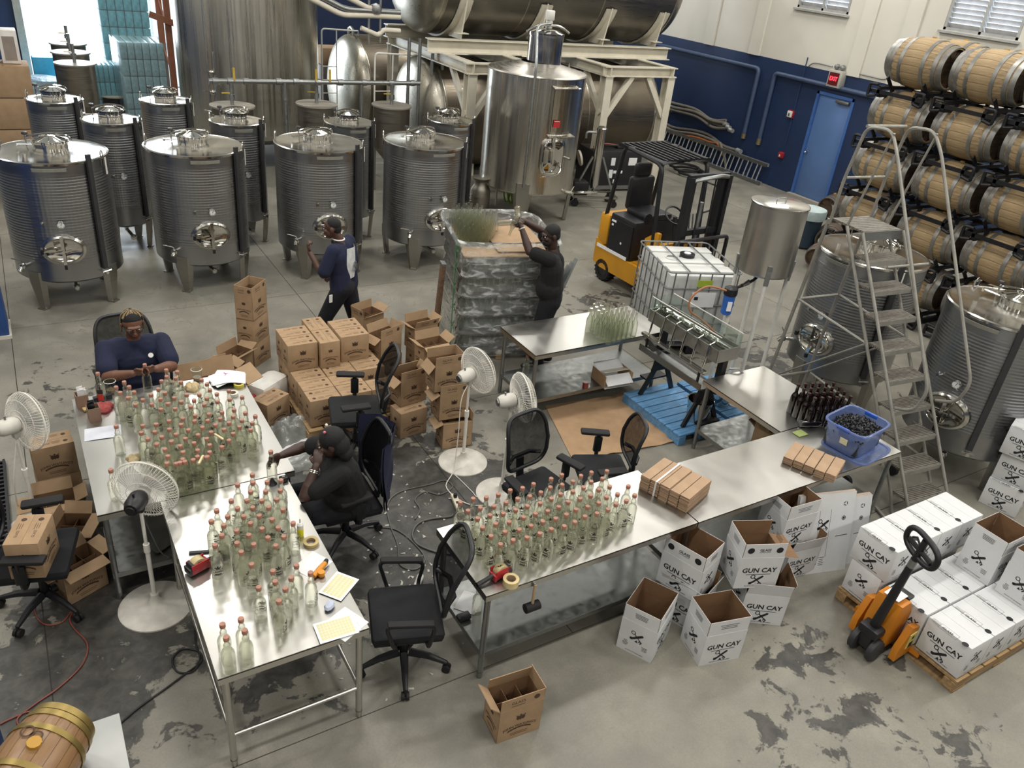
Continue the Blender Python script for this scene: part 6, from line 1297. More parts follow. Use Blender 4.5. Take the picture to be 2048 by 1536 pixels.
def bucket(label,p,z,r=.14,h=.25,cat='bucket'):
    t=T('steel_bucket',label,cat,(p[0],p[1],z)); m=MB(); m.lathe([(0,0),(r*.8,0),(r*.82,.01),(r,h),(r+.006,h+.004),(r-.006,h),(r*.8,.012),(0,.012)],32); m.build('bucket_wall',MMIR,t)
    m=MB(); m.tube([(r*math.cos(a),0.0+r*.2*math.sin(a)-.03,h-.02-.16*math.sin(a)*0+.02*math.sin(a)) for a in [PI*i/12 for i in range(13)]],.004,6); m.build('bail_handle',MGAL,t)
p=G(1392,838,pz); bucket('steel bucket standing on the blue platform in front of the filler legs',(p.x,p.y),pz); p=G(1455,748,pz); bucket('small steel bucket behind the short table on the blue platform',(6.42,5.32),pz+.0,.13,.2)
hx,hy=6.70,5.44; t=T('hanging_tank','upright steel tank raised on white pole legs above the filler','tank',(hx,hy,0))
m=MB(); m.lathe([(0,1.6),(.1,1.61),(.275,1.67),(.29,1.69),(.29,2.4)],48); m.build('tank_body',MTB,t,ang=30)
m=MB(); m.lathe([(.29,2.395),(.3,2.4),(.3,2.415),(.285,2.42),(0,2.425)],48); ld=m.build('lid',MTOP,t)
m=MB(); m.tube(fillet([(-.07,0,2.42),(-.07,0,2.465),(.07,0,2.465),(.07,0,2.42)],.02),.006,6); m.build('lid_handle',MTOP,ld)
for k in range(4):
    a=R(-128+90*k); d=Vector((math.cos(a),math.sin(a),0)); m=MB(); m.cyl(d*.27+Vector((0,0,pz)),d*.27+Vector((0,0,1.68)),.022,seg=12); m.lathe([(.05,0),(.05,.008),(.028,.02)],14,d*.27+Vector((0,0,pz))); lg=m.build('pole_leg',MWHT,t)
    m=MB(); m.bar(d*.285+Vector((0,0,1.6)),d*.3+Vector((0,0,1.82)),.05,.02,upv=d); m.build('leg_bracket',MGAL,lg)
p=Vector((hx,hy,0))
t=T('water_filter','blue filter housing with a black head, hung on pipes below the raised tank','filter',(6.12,5.30,1.42))
m=MB(); m.lathe([(0,-.13),(.03,-.125),(.055,-.11),(.062,.1),(0,.1)],24); m.build('filter_bowl',M_('clear_blue_plastic','2f62b4',.25,var=.1),t); m=MB(); m.lathe([(0,.1),(.068,.1),(.072,.13),(.068,.17),(.05,.185),(0,.19)],24); m.build('filter_head',MBLK,t)
MB().box((-.03,-.056,-.01),(.045,.014,.1),rz=-.5).build('filter_label',MPAPER,t)
m=MB(); m.tube([(.06,.02,.15),(.25,.06,.155),(.42,.1,.17),(.55,.12,.24)],.016,8); m.tube([(.12,-.02,.2),(.3,.06,.2)],.01,6); m.build('pipe_and_valves',MBLK,t); m=MB(); m.cyl((.2,.05,.155),(.32,.075,.16),.022,seg=10); m.build('union',MTOP,t)
m=MB(); m.tube(spline([(-.06,0,.15),(-.25,.1,.18),(-.38,.16,.05),(-.36,.16,-.1),(-.22,.1,-.2),(-.12,-.02,-.3)],6),.011,8); m.build('rust_coloured_hose',M_('rust_hose','a5714f',.5),t)
m=MB(); m.cyl((-.12,-.02,-.3),(-.12,-.02,-.38),.016,seg=8); m.build('hose_fitting',MMIR,t)
m=MB(); m.cyl((.05,.0,-.13),(.05,.0,-.35),.025,seg=10); m.build('support_tube',MWHT,t)
# ---------------------------------------------------------------- rolling stepladder
t=T('rolling_stepladder','grey steel rolling stepladder with handrails in front of the right hand tanks','ladder',(6.93,3.12,0),R(-6))
MSTP=M_('grey_ladder_paint','8f8d86',.5,.35,.15,10); MTRD=M_('worn_grating','77726a',.6,.3,.25,30)
hw=.26; RS=.24; RN=.161
def step(z,y,d=.2,w=hw):
    m=MB()
    for k in range(9): m.box((0,y-d/2+d*(k+.5)/9,z),(2*w-.02,d/9-.008,.02))
    for k in range(8): m.box((-w+.03+(2*w-.06)*k/7,y,z-.006),(.008,d,.012))
    o=m.build('step_tread',MTRD,t); m=MB(); m.box((0,y-d/2,z-.02),(2*w,.006,.05)); m.box((0,y+d/2,z-.02),(2*w,.006,.05)); m.build('tread_lip',MSTP,o)
for k in range(9): step(RS*(k+1),RN*k)
step(RS*10,RN*9+.12,.42)
MB().box((0,RN*9-.095,RS*10-.04),(2*hw,.008,.09)).build('platform_nosing',MPAPER if 0 else MGAL,t)
for s in (-1,1):
    x=s*(hw+.015)
    for dy,z0 in ((-.1,.0),(.1,.0)):
        m=MB(); m.tube([(x,-.1+dy,0.03),(x,dy+RN*0,RS),(x,dy+RN*9,RS*10)],.016,8); m.build('stringer',MSTP,t)
    m=MB(); m.tube([(x,RN*9+.34,RS*10),(x*1.15,RN*9+.55,.04)],.018,8); m.build('rear_leg',MSTP,t)
    m=MB(); m.tube(fillet([(x,RN*9+.32,RS*10-.05),(x*1.02,RN*9+.3,RS*10+.4),(x*1.0,RN*9+.22,RS*10+.92),(x,RN*9-.06,RS*10+.95),(x*1.05,RN*9-.2,RS*10+.78),(x*1.05,RN*2-.2,RS*3+.62),(x*1.05,RN*2-.14,RS*3+.38),(x,RN*2+.05,RS*3+.3)],.09,4),.0155,8); m.build('handrail',MSTP,t)
    m=MB(); m.tube([(x,RN*9+.1,RS*10),(x*1.02,RN*9-.1,RS*10+.93)],.012,6); m.build('rail_stay',MSTP,t)
    m=MB(); m.tube([(x,.3,.42),(x*1.1,RN*9+.47,.5)],.013,6); m.build('side_brace',MSTP,t)
    m=MB(); m.tube([(x,RN*5+.1,RS*6),(x*1.07,RN*9+.42,1.5)],.013,6); m.build('side_brace',MSTP,t)
    m=MB(); m.tube([(x,RN*5+.1,RS*6),(x*1.1,RN*9+.5,.5)],.011,6); m.build('side_brace',MSTP,t)
    m=MB(); m.tube(fillet([(x,-.12,.2),(x*1.35,-.2,.12),(x*1.5,-.12,.03),(x*1.2,.15,.03)],.05),.016,8); m.build('front_foot',MSTP,t)
    m=MB(); m.cyl((x*1.2-.02,.55,.06),(x*1.2+.02,.55,.06),.06,seg=16); m.build('caster',MBLR,t)
MB().tube([(-hw*1.15,RN*9+.5,.5),(hw*1.15,RN*9+.5,.5)],.013,6).build('rear_brace',MSTP,t); MB().tube([(-hw*1.05,RN*9+.42,1.5),(hw*1.05,RN*9+.42,1.5)],.013,6).build('rear_brace',MSTP,t)
MB().tube([(-hw,RN*9+.24,RS*10+.92),(hw,RN*9+.24,RS*10+.92)],.0155,8).build('rear_handrail',MSTP,t); MB().tube([(-hw*1.0,RN*9+.3,RS*10+.42),(hw*1.0,RN*9+.3,RS*10+.42)],.013,8).build('rear_handrail',MSTP,t)
m=MB(); m.tube([(-hw*1.05,RN*6,RS*7+.52),(hw*1.05,RN*6+.0,RS*7+.52)],.013,8); m.build('rail_chain_bar',MSTP,t)
# ---------------------------------------------------------------- pallet jack (local: forks towards +X)
t=T('pallet_jack','orange hand pallet jack with a tall black loop handle, forks under the pallet','pallet jack',(4.98,2.14,0),R(4))
m=MB(); m.prism([(-.02,.1),(.26,.1),(.26,.32),(.16,.5),(.04,.5),(-.02,.3)],.2,Matrix(((1,0,0,0),(0,0,1,-.1),(0,1,0,0),(0,0,0,1)))); m.build('pump_housing',MORG,t)
m=MB(); m.prism([(.03,.04),(.33,.04),(.33,.14),(.25,.30),(.12,.34),(.03,.16)],.05,Matrix(((1,0,0,0),(0,0,1,-.2),(0,1,0,0),(0,0,0,1)))); m.build('side_cheek',MORG,t)
m=MB(); m.prism([(.03,.04),(.33,.04),(.33,.14),(.25,.30),(.12,.34),(.03,.16)],.05,Matrix(((1,0,0,0),(0,0,1,.15),(0,1,0,0),(0,0,0,1)))); m.build('side_cheek',MORG,t)
for y in (-.2,.2): MB().box((.28,y,.075),(.12,.16,.05)).build('fork',MORG,t)
m=MB(); m.box((.17,-.204,.2),(.1,.006,.14)); m.build('warning_sticker',M_('yellow_sticker','cfc06a',.5),t); m=MB(); m.box((.17,-.207,.23),(.03,.003,.03)); m.box((.17,-.207,.16),(.05,.003,.05)); m.build('sticker_mark',MINK,t)
m=MB(); m.box((.1,0,.525),(.13,.12,.006)); m.build('top_sticker',MPAPER,t)
m=MB(); m.box((.2,0,.5),(.08,.16,.03),bev=.01); m.build('top_block',MBLK,t)
for y in (-.075,.075):
    m=MB(); Q=Matrix.Rotation(R(90),4,'X'); m.lathe([(0,-.03),(.08,-.03),(.095,-.02),(.095,.02),(.08,.03),(0,.03)],28,M=Q,c=(-.06,y,.095)); m.build('steer_wheel',M_('grey_wheel_rubber','2b2b2e',.6),t)
m=MB(); m.box((-.06,0,.16),(.12,.1,.14),bev=.02); m.box((-.06,0,.25),(.14,.16,.08),bev=.02); m.build('steer_fork',MBLK,t)
hd=Vector((-.02,.18,1.2)); b0=Vector((-.05,0,.25)); tp=Vector((-.10,-.1,1.16)); d=(tp-b0).normalized()
m=MB(); m.tube([b0,b0+d*.35,b0+d*.78],[.04,.034,.026],12); m.build('handle_shaft',MBLK,t)
s_=Vector((.35,.94,0)); s_=(s_-d*s_.dot(d)).normalized(); q=b0+d*.86
m=MB(); P=[q+s_*(.155*math.copysign(abs(math.cos(a))**.7,math.cos(a)))+d*(.09*math.copysign(abs(math.sin(a))**.8,math.sin(a))+.03) for a in [2*PI*i/32 for i in range(32)]]; m.tube(P,.021,10,closed=True); m.build('handle_loop',MBLK,t)
m=MB(); m.tube([b0+d*.76,q+d*.1],.024,10); m.tube([q-s_*.12+d*.0,q+s_*.12+d*.0],.018,8); m.tube([q+d*.02,q+d*.06+s_*.07,q+d*.03+s_*.1],.009,6); m.build('control_lever',MBLK,t); MB().tube([b0+d*.7,b0+d*.77],.029,10).build('collar',MGAL,t)
# ---------------------------------------------------------------- milk can and green hose
p=G(957,432); t=T('milk_can','tall steel milk can between the front tanks and the bright tall tank','can',(p.x,p.y,0)); m=MB(); m.lathe([(0,0),(.17,0),(.18,.02),(.18,.5),(.15,.56),(.12,.6),(.12,.66),(.16,.7),(.165,.72),(0,.73)],32); m.build('can_body',MSD,t)
MB().tube(fillet([(-.18,0,.3),(-.24,0,.3),(-.24,0,.42),(-.18,0,.42)],.03),.012,6).build('handle',MGAL,t)
p=G(1035,425); t=T('hose_stand','stand with coils of bright green hose beside the tall bright tank','hose',(p.x-.2,p.y+.5,0)); MB().tube(fillet([(0,0,0),(0,0,1.05),(.32,-.05,1.05),(.34,-.05,1.0)],.06),.018,8).build('stand_pipe',MWHT,t)
MGRN=M_('bright_green_hose','8fb83a',.45,var=.2)
for k in range(7): m=MB(); a=k*.05; m.tube([(.18+.02*k+(.09+.01*k)*math.cos(b)*.9,-.08-.03*k+.05*math.sin(k*2),.5+.42*math.sin(b)) for b in [2*PI*i/28 for i in range(28)]],.012,6,closed=True); m.build('hose_coil',MGRN,t)
# ---------------------------------------------------------------- people
def skinmat(name,c):
    m=M_(name,c,.5,var=.1,scale=14); return m
V3=Vector
def capsule(m,a,b,r0,r1,seg=14):
    a,b=V3(a),V3(b); d=b-a; L=d.length
    if L<1e-5: d=V3((0,0,1)); L=1e-4
    d.normalize(); P=[];Rr=[]
    for i in range(5): t=-PI/2+PI/2*i/4.0; P.append(a+d*(math.sin(t)*r0)); Rr.append(max(1e-4,math.cos(t)*r0))
    for i in range(5): t=PI/2*i/4.0; P.append(b+d*(math.sin(t)*r1)); Rr.append(max(1e-4,math.cos(t)*r1))
    m.tube(P,Rr,seg)
def ell(m,M,sx,sy,sz,n=14):
    pr=[(math.cos(-PI/2+PI*i/n),math.sin(-PI/2+PI*i/n)) for i in range(n+1)]; pr[0]=(0,-1); pr[-1]=(0,1)
    k=MB(); k.lathe(pr,20); m.add([M@V3((x*sx,y*sy,z*sz)) for x,y,z in k.v],k.f)
def solid(m,name,mat,parent,vox,smooth=3,label=None):
    me=m.mesh(name,mat,180); o=bpy.data.objects.new(name,me); C.objects.link(o)
    r=o.modifiers.new('r','REMESH'); r.mode='VOXEL'; r.voxel_size=vox; r.use_smooth_shade=True
    s=o.modifiers.new('s','SMOOTH'); s.iterations=smooth; s.factor=.5
    dg=bpy.context.evaluated_depsgraph_get(); me2=bpy.data.meshes.new_from_object(o.evaluated_get(dg)); bpy.data.objects.remove(o)
    me2.name=name; me2.materials.clear(); me2.materials.append(mat); me2.polygons.foreach_set('use_smooth',[True]*len(me2.polygons)); return mk(name,me2,parent,label)
def hand(m,w,d,n,curl,side,k=1.0):
    "wrist, pointing direction, palm normal, finger curl in degrees, thumb side (+1/-1 along d x n)"
    w=V3(w); d=V3(d).normalized(); n=V3(n); n=(n-d*n.dot(d)).normalized(); s=d.cross(n)*side
    pc=w+d*.05*k; B=Matrix((s,d,n)).transposed().to_4x4(); B.translation=pc; ell(m,B,.041*k,.052*k,.017*k,10)
    for i,(o,L) in enumerate(((.030,.072),(.010,.08),(-.010,.074),(-.029,.058))):
        p=w+d*.088*k+s*o*k; a=0; L*=k
        for j,f in enumerate((.42,.33,.25)):
            a+=R(curl[min(i,len(curl)-1)] if isinstance(curl,(list,tuple)) else curl)*(.7 if j==0 else 1); q=p+(d*math.cos(a)+n*math.sin(a))*L*f
            capsule(m,p,q,(.0092-.0008*j)*k,(.0086-.0008*j)*k,8); p=q
    p=w+d*.03*k+s*.034*k; q=p+(d*.55+s*.55+n*.45).normalized()*.036*k; capsule(m,p,q,.012*k,.010*k,8); capsule(m,q,q+(d*.85+n*.6-s*.05).normalized()*.03*k,.0098*k,.008*k,8)
def headparts(m,M,k=1.0,wide=1.0):
    "head frame: x right of the face, -y forward, z up, origin at the head centre"
    T_=lambda x,y,z:M@V3((x*k,y*k,z*k))
    def E(x,y,z,a,b,c): B=M.copy(); B.translation=T_(x,y,z); ell(m,B,a*k,b*k,c*k,12)
    E(0,.012,.028,.074*wide,.092,.086); E(0,-.028,-.045,.060*wide,.062,.070); E(0,-.05,-.088,.034*wide,.034,.026)
    E(0,-.078,.026,.052*wide,.020,.014); E(.036*wide,-.066,-.022,.026,.022,.024); E(-.036*wide,-.066,-.022,.026,.022,.024)
    capsule(m,T_(0,-.088,.016),T_(0,-.106,-.022),.010*k,.0145*k,10); E(.012,-.098,-.026,.009,.010,.008); E(-.012,-.098,-.026,.009,.010,.008)
    E(0,-.091,-.053,.025,.010,.0065); E(0,-.089,-.065,.021,.011,.007)
    for s in (-1,1): B=M@Matrix.Rotation(R(15*s),4,'Z'); B.translation=T_(s*.077*wide,.012,-.006); ell(m,B,.012*k,.024*k,.034*k,10)
def eyes(M,parent,k=1.0):
    for s in (-1,1):
        m=MB(); B=M.copy(); B.translation=M@V3((s*.031*k,-.083*k,.006*k)); ell(m,B,.0125*k,.008*k,.0085*k,10); e=m.build('eye',M_W,parent)
        m=MB(); B.translation=M@V3((s*.031*k,-.0905*k,.006*k)); ell(m,B,.0055*k,.003*k,.0058*k,8); m.build('iris',MBLK,e)
        m=MB(); m.tube([M@V3(((s*.031+u*.02)*k,(-.096+.012*abs(u)*1.0)*k,(.028-.005*u*u)*k)) for u in (-1,-.5,0,.5,1)],.0036*k,6); m.build('eyebrow',MHAIR,parent)
M_W=M_('eye_white','d8d2c8',.3); MHAIR=M_('black_hair','0c0b0c',.75,var=.3,scale=60,bump=.6,bscale=260)
MSK1=skinmat('brown_skin','6d4a3a'); MSK2=skinmat('deep_brown_skin','4e342a'); MSK3=skinmat('dark_brown_skin','3a261f')
MNAVY=M_('navy_tshirt','131a35',.9,var=.15,scale=7,bump=.35,bscale=22,dist=.01); MBLKS=M_('black_tshirt','090a0d',.9,var=.2,scale=7,bump=.35,bscale=22,dist=.01); MTROU=M_('dark_trousers','0d0f17',.9,var=.2,scale=7,bump=.35,bscale=20,dist=.01); MSHOE=M_('black_shoe','0d0d10',.5)
def hframe(c,fwd,tilt=0,roll=0):
    f=V3(fwd).normalized(); y=-f; x=y.cross(V3((0,0,1))).normalized(); z=x.cross(y)
    M=Matrix((x,y,z)).transposed().to_4x4()@Matrix.Rotation(R(tilt),4,'X')@Matrix.Rotation(R(roll),4,'Y'); M.translation=V3(c); return M
def arm(m,s,e,w,k=1.0): capsule(m,s,e,.055*k,.043*k); capsule(m,e,V3(e).lerp(V3(w),.35),.044*k,.044*k); capsule(m,V3(e).lerp(V3(w),.3),w,.043*k,.027*k)
def leg(m,h,kn,a,k=1.0): capsule(m,h,kn,.088*k,.058*k); capsule(m,kn,V3(kn).lerp(V3(a),.35),.056*k,.058*k); capsule(m,V3(kn).lerp(V3(a),.3),a,.057*k,.036*k)
def shoe(name,a,fwd,parent):
    a=V3(a); f=V3(fwd).normalized(); m=MB(); capsule(m,a+f*-.04+V3((0,0,-.035)),a+f*.08+V3((0,0,-.04)),.042,.042); capsule(m,a+f*.08+V3((0,0,-.045)),a+f*.17+V3((0,0,-.052)),.044,.034); capsule(m,a+V3((0,0,.0)),a+V3((0,0,-.03)),.044,.044)
    m.v=[(x,y,max(z,.004)) for x,y,z in m.v]; return solid(m,name,MSHOE,parent,.008,2)
def torso(m,pel,chest,ls,rs,neck,k=1.0,wide=1.0,belly=0,fwd=(0,-1,0)):
    pel,chest,ls,rs,neck=map(V3,(pel,chest,ls,rs,neck)); ax=(ls-rs).normalized(); f=V3(fwd)
    for s in (-1,1): capsule(m,pel+ax*s*.085*wide,pel.lerp(chest,.55)+ax*s*.075*wide,.105*k*wide**.5,.105*k*wide**.5); capsule(m,pel.lerp(chest,.5)+ax*s*.075*wide,chest+ax*s*.095*wide,.105*k*wide**.5,.108*k*wide**.5)
    if belly: B=pel.lerp(chest,.38)+f*belly; capsule(m,B+ax*.08,B-ax*.08,.14*k,.14*k); D=pel.lerp(chest,.85)+f*belly*.8; capsule(m,D+ax*.1,D-ax*.1,.1*k,.1*k)
    capsule(m,chest,chest.lerp(neck,.75),.10*k,.062*k)
    for p in (ls,rs): capsule(m,chest.lerp(p,.35)+V3((0,0,.02)),p,.085*k,.062*k)
def finish(t,body,skin,vox=.0055): return solid(body,'body',skin,t,vox,3)
def cap_hair(M,parent,k=1.0,low=-.02,back=.0,thick=1.06,name='hair',mat=None,vox=.007):
    m=MB()
    def E(x,y,z,a,b,c): B=M.copy(); B.translation=M@V3((x*k,y*k,z*k)); ell(m,B,a*k,b*k,c*k,12)
    E(0,.022,.045,.077*thick,.088*thick,.078*thick); E(0,.05,.0+low,.066*thick,.058*thick,.07*thick)
    return solid(m,name,mat or MHAIR,parent,vox,2)
# --- seated woman with braids
t=T('person','person with blonde streaked braids and glasses in navy shirt, seated, closing a bottle','person',(.61,7.12,0))
o=V3((.61,7.12,0)); L=lambda *p: V3(p)-o
hm=hframe(L(.62,6.985,1.262),(0.02,-1,0),0); hm=hframe(L(.62,6.985,1.262),(.04,-1,0),20)
ls,rs=L(.84,7.04,1.03),L(.38,7.04,1.03); ch=L(.61,7.06,.96); pe=L(.61,7.2,.56); nk=L(.62,7.03,1.14)
le,re=L(.87,6.78,.90),L(.35,6.76,.90); lw,rw=L(.715,6.585,1.0),L(.535,6.585,.99)
b=MB(); torso(b,pe,ch,ls,rs,nk,1.0,1.1,.03); capsule(b,nk,hm@V3((0,.02,-.03)),.062,.058); headparts(b,hm,1.03,1.08); arm(b,ls,le,lw,1.15); arm(b,rs,re,rw,1.15)
hand(b,lw,(-.75,-.2,.18),(-.35,-.9,-.1),(28,32,38,42),1,1.0); hand(b,rw,(.75,-.2,.18),(.35,-.9,-.1),(28,32,38,42),-1,1.0)
for s,x in ((-1,-.12),(1,.12)): leg(b,pe+V3((x,0,0)),V3((x*1.6,-.44,.52)),V3((x*1.7,-.42,.09)),1.1)
body=finish(t,b,MSK1); eyes(hm,body,1.03)
m=MB(); torso(m,pe,ch,ls,rs,nk-V3((0,0,.05)),1.22,1.25,.075); capsule(m,ls,ls.lerp(le,.72),.085,.088); capsule(m,rs,rs.lerp(re,.72),.085,.088); sh=solid(m,'tshirt',MNAVY,t,.009,4)
m=MB(); B=frame(L(.72,6.855,1.0),(1,0,0),(0,.35,1)); disc(m,0,0,.022,B); m.build('chest_print',MPAPER,sh)
m=MB()
for s,x in ((-1,-.12),(1,.12)): capsule(m,pe+V3((x,.02,-.01)),V3((x*1.6,-.42,.53)),.125,.09); capsule(m,V3((x*1.6,-.42,.53)),V3((x*1.7,-.41,.16)),.088,.07)
capsule(m,pe+V3((-.1,0,0)),pe+V3((.1,0,0)),.15,.15); solid(m,'trousers',M_('grey_trousers','6f6e70',.9),t,.011,3)
for x in (-.2,.2): shoe('shoe',V3((x,-.42,.09)),(0,-1,0),t)
hr=cap_hair(hm,t,1.04,.0,thick=1.04); MBRD=M_('blonde_braid','8f7a56',.7,var=.35,scale=50,bump=.5,bscale=200)
for i in range(21):
    a=-1.3+2.6*i/20; m=MB(); P=[hm@V3((.082*math.sin(a)*q*1.05,.03-.10*math.cos(a)*q*.9+.02,.045+.088*math.sqrt(max(0,1-(q*.93)**2)))) for q in (.15,.5,.8,1.0)]
    if abs(a)>1.1: P+=[hm@V3((.09*math.copysign(1,a),.0+.05*(1.25-abs(a)),-.02)),hm@V3((.088*math.copysign(1,a),.02,-.09))]
    m.tube(spline(P,3),.0082,6); m.build('braid',MBRD if i%3!=1 else MHAIR,hr)
m=MB()
for s in (-1,1): m.tube([hm@V3((s*.034+.027*math.cos(2*PI*i/16),-.108+.01*abs(math.cos(2*PI*i/16)),.004+.018*math.sin(2*PI*i/16))) for i in range(16)],.0028,6,closed=True); m.tube([hm@V3((s*.061,-.1,.01)),hm@V3((s*.085,.01,.01))],.0028,6)
m.tube([hm@V3((-.008,-.11,.008)),hm@V3((.008,-.11,.008))],.0028,6); m.build('eyeglasses',MBLK,t)
tb=bottle((.63,6.545,TZ),'clear labelled bottle held by the seated woman with both hands','held bottles',.1,True)
# --- walking man
t=T('person','person walking left in a navy shirt with a white back print, hand near the chin','person',(2.95,8.15,0)); o=V3((2.95,8.15,0))
F=V3((-.80,.60,0)).normalized(); S=V3((-F.y,F.x,0)) # S: left-hand side
if S.y>0: pass
Lf=V3((0,0,1)).cross(F) # left
def W(f,l,z): return F*f+Lf*l+V3((0,0,z))
hm=hframe(W(.10,.02,1.545),F*1.0+Lf*.15,6); ls,rs=W(.04,.18,1.345),W(-.03,-.18,1.35); ch=W(0,0,1.25); pe=W(-.03,0,.88); nk=W(.03,0,1.43)
le,lw=W(.13,.26,1.08),W(.31,.17,1.29); re,rw=W(-.05,-.27,1.06),W(.16,-.24,.92)
lk,la=W(.17,.1,.48),W(.10,.1,.09); rk,ra=W(-.12,-.1,.48),W(-.5,-.1,.14)
b=MB(); torso(b,pe,ch,ls,rs,nk,.95); capsule(b,nk,hm@V3((0,.02,-.03)),.056,.054); headparts(b,hm,1.0); arm(b,ls,le,lw); arm(b,rs,re,rw); hand(b,lw,F*.2+V3((0,0,1)),F*-.6-Lf*.4,(55,60,62,65),1); hand(b,rw,F*.7+V3((0,0,-.7)),Lf,25,-1)
leg(b,pe+Lf*.09,lk,la); leg(b,pe-Lf*.09,rk,ra); body=finish(t,b,MSK2); eyes(hm,body)
m=MB(); torso(m,pe+V3((0,0,.0)),ch,ls,rs,nk-V3((0,0,.04)),1.13,1.05); capsule(m,ls,ls.lerp(le,.85),.075,.078); capsule(m,rs,rs.lerp(re,.85),.075,.078); sh=solid(m,'tshirt',MNAVY,t,.008,4)
m=MB(); bk=ch-F*.128; n=8
V=[];FF=[]
for j in range(9):
    for i in range(7): u=-1+2*i/6; v=j/8; V.append(W(-.145-.006*math.sin(PI*v)+.055*u*u*.9,u*.135*(.72+.28*math.sin(PI*(.15+.75*v))),1.0+.36*v))
for j in range(8):
    for i in range(6): q=j*7+i; FF.append((q,q+1,q+8,q+7))
m.add(V,FF); m.build('back_print',M_('white_screen_print','c9cbcc',.8,var=.2,scale=14),sh)
m=MB(); MM=frame(W(-.158,.0,1.13),-Lf,(0,0,1)); ringp(m,0,0,.045,.06,MM); crest(m,0,0,.09,MM); m.build('print_emblem',M_('grey_print','6d7075',.8),sh)
m=MB(); m.tube([nk+V3((.062*math.cos(2*PI*i/18),.062*math.sin(2*PI*i/18),-.005)) for i in range(18)],.008,6,closed=True); m.build('white_collar',MPAPER,sh)
m=MB(); capsule(m,pe+Lf*.09,lk,.115,.085); capsule(m,lk,la+V3((0,0,.03)),.082,.065); capsule(m,pe-Lf*.09,rk,.115,.085); capsule(m,rk,ra+V3((0,0,.03)),.082,.065); capsule(m,pe+Lf*.07,pe-Lf*.07,.125,.125); tr=solid(m,'trousers',MTROU,t,.009,3)
m=MB(); m.box(W(.06,.2,.78),(.05,.012,.09),rz=.3); m.build('pocket_tag',MPAPER,tr)
shoe('shoe',la,F,t); s2=shoe('shoe',ra,F+V3((0,0,-.3)),t); cap_hair(hm,t,1.0,.0,thick=.985)
# --- man lifting bottles at the wrapped pallet
t=T('person','person in black lifting empty bottles out of the wrapped pallet with raised arms','person',(5.06,7.03,0)); o=V3((5.06,7.03,0))
F=V3((-.80,.6,0)).normalized(); Lf=V3((0,0,1)).cross(F)
hm=hframe(W(.06,0.02,1.665),F*.85+Lf*.45,10); ls,rs=W(.03,.19,1.44),W(.03,-.19,1.46); ch=W(0,0,1.31); pe=W(-.03,0,.93); nk=W(.03,0,1.53)
le,lw=W(.27,.16,1.49),W(.40,.04,1.72); re,rw=W(.18,-.2,1.63),W(.40,-.06,1.77)
lk,la=W(.06,.12,.5),W(.02,.13,.09); rk,ra=W(.02,-.12,.5),W(-.06,-.13,.09)
b=MB(); torso(b,pe,ch,ls,rs,nk,1.0,1.08); capsule(b,nk,hm@V3((0,.02,-.03)),.06,.056); headparts(b,hm,1.02); arm(b,ls,le,lw,1.08); arm(b,rs,re,rw,1.08); hand(b,lw,F*.5-Lf*.5+V3((0,0,.5)),-F*.2-Lf*.6+V3((0,0,-.3)),42,1); hand(b,rw,F*.6+Lf*.6,V3((0,0,-1)),45,-1)
leg(b,pe+Lf*.1,lk,la,1.05); leg(b,pe-Lf*.1,rk,ra,1.05); body=finish(t,b,MSK3); eyes(hm,body,1.02)
m=MB(); torso(m,pe-V3((0,0,.03)),ch,ls,rs,nk-V3((0,0,.04)),1.16,1.12,.02,F); capsule(m,ls,ls.lerp(le,.7),.082,.082); capsule(m,rs,rs.lerp(re,.7),.082,.082); sh=solid(m,'tshirt',MBLKS,t,.008,4)
m=MB(); MM=frame(W(-.158,0,1.28),-Lf,(0,0,1)); 
for z in (.07,0,-.06): lines(m,0,z,.16,2,.022,.012,MM,.3,int(z*100)+9)
m.build('back_print',M_('gold_print','a59a6c',.8),sh)
m=MB(); capsule(m,pe+Lf*.1,lk,.125,.092); capsule(m,lk,la+V3((0,0,.02)),.09,.07); capsule(m,pe-Lf*.1,rk,.125,.092); capsule(m,rk,ra+V3((0,0,.02)),.09,.07); capsule(m,pe+Lf*.08,pe-Lf*.08,.135,.135); solid(m,'trousers',MTROU,t,.009,3)
shoe('shoe',la,F,t); shoe('shoe',ra,F,t); cap_hair(hm,t,1.03,.0,thick=1.05)
m=MB(); B=hm.copy(); B.translation=hm@V3((0,-.05,-.075)); ell(m,B,.058,.055,.045); solid(m,'beard',MHAIR,t,.006,1)
m=MB(); d=(lw-le).normalized(); u=d.orthogonal().normalized(); v=d.cross(u); q=lw-d*.02; m.tube([q+(u*math.cos(2*PI*i/16)+v*math.sin(2*PI*i/16))*.033 for i in range(16)],.007,6,closed=True); m.build('wristband',MWHT,t)
for lb,(f,l,z),rx,rz in (('empty bottle tilted flat in the raised hands of the lifting worker',(.46,.12,1.80),80,60),('first empty bottle hanging from the hands of the lifting worker',(.50,.06,1.70),200,20),('second empty bottle hanging from the hands of the lifting worker',(.44,-.10,1.72),165,100)):
    p=o+W(f,l,z); q=T('empty_bottle',lb,'bottle',(p.x,p.y,p.z),0,'bottles in the hands of the lifting worker'); q.rotation_euler=(R(rx),0,R(rz)); mk('glass_body',be_,q,loc=(0,0,-.2))
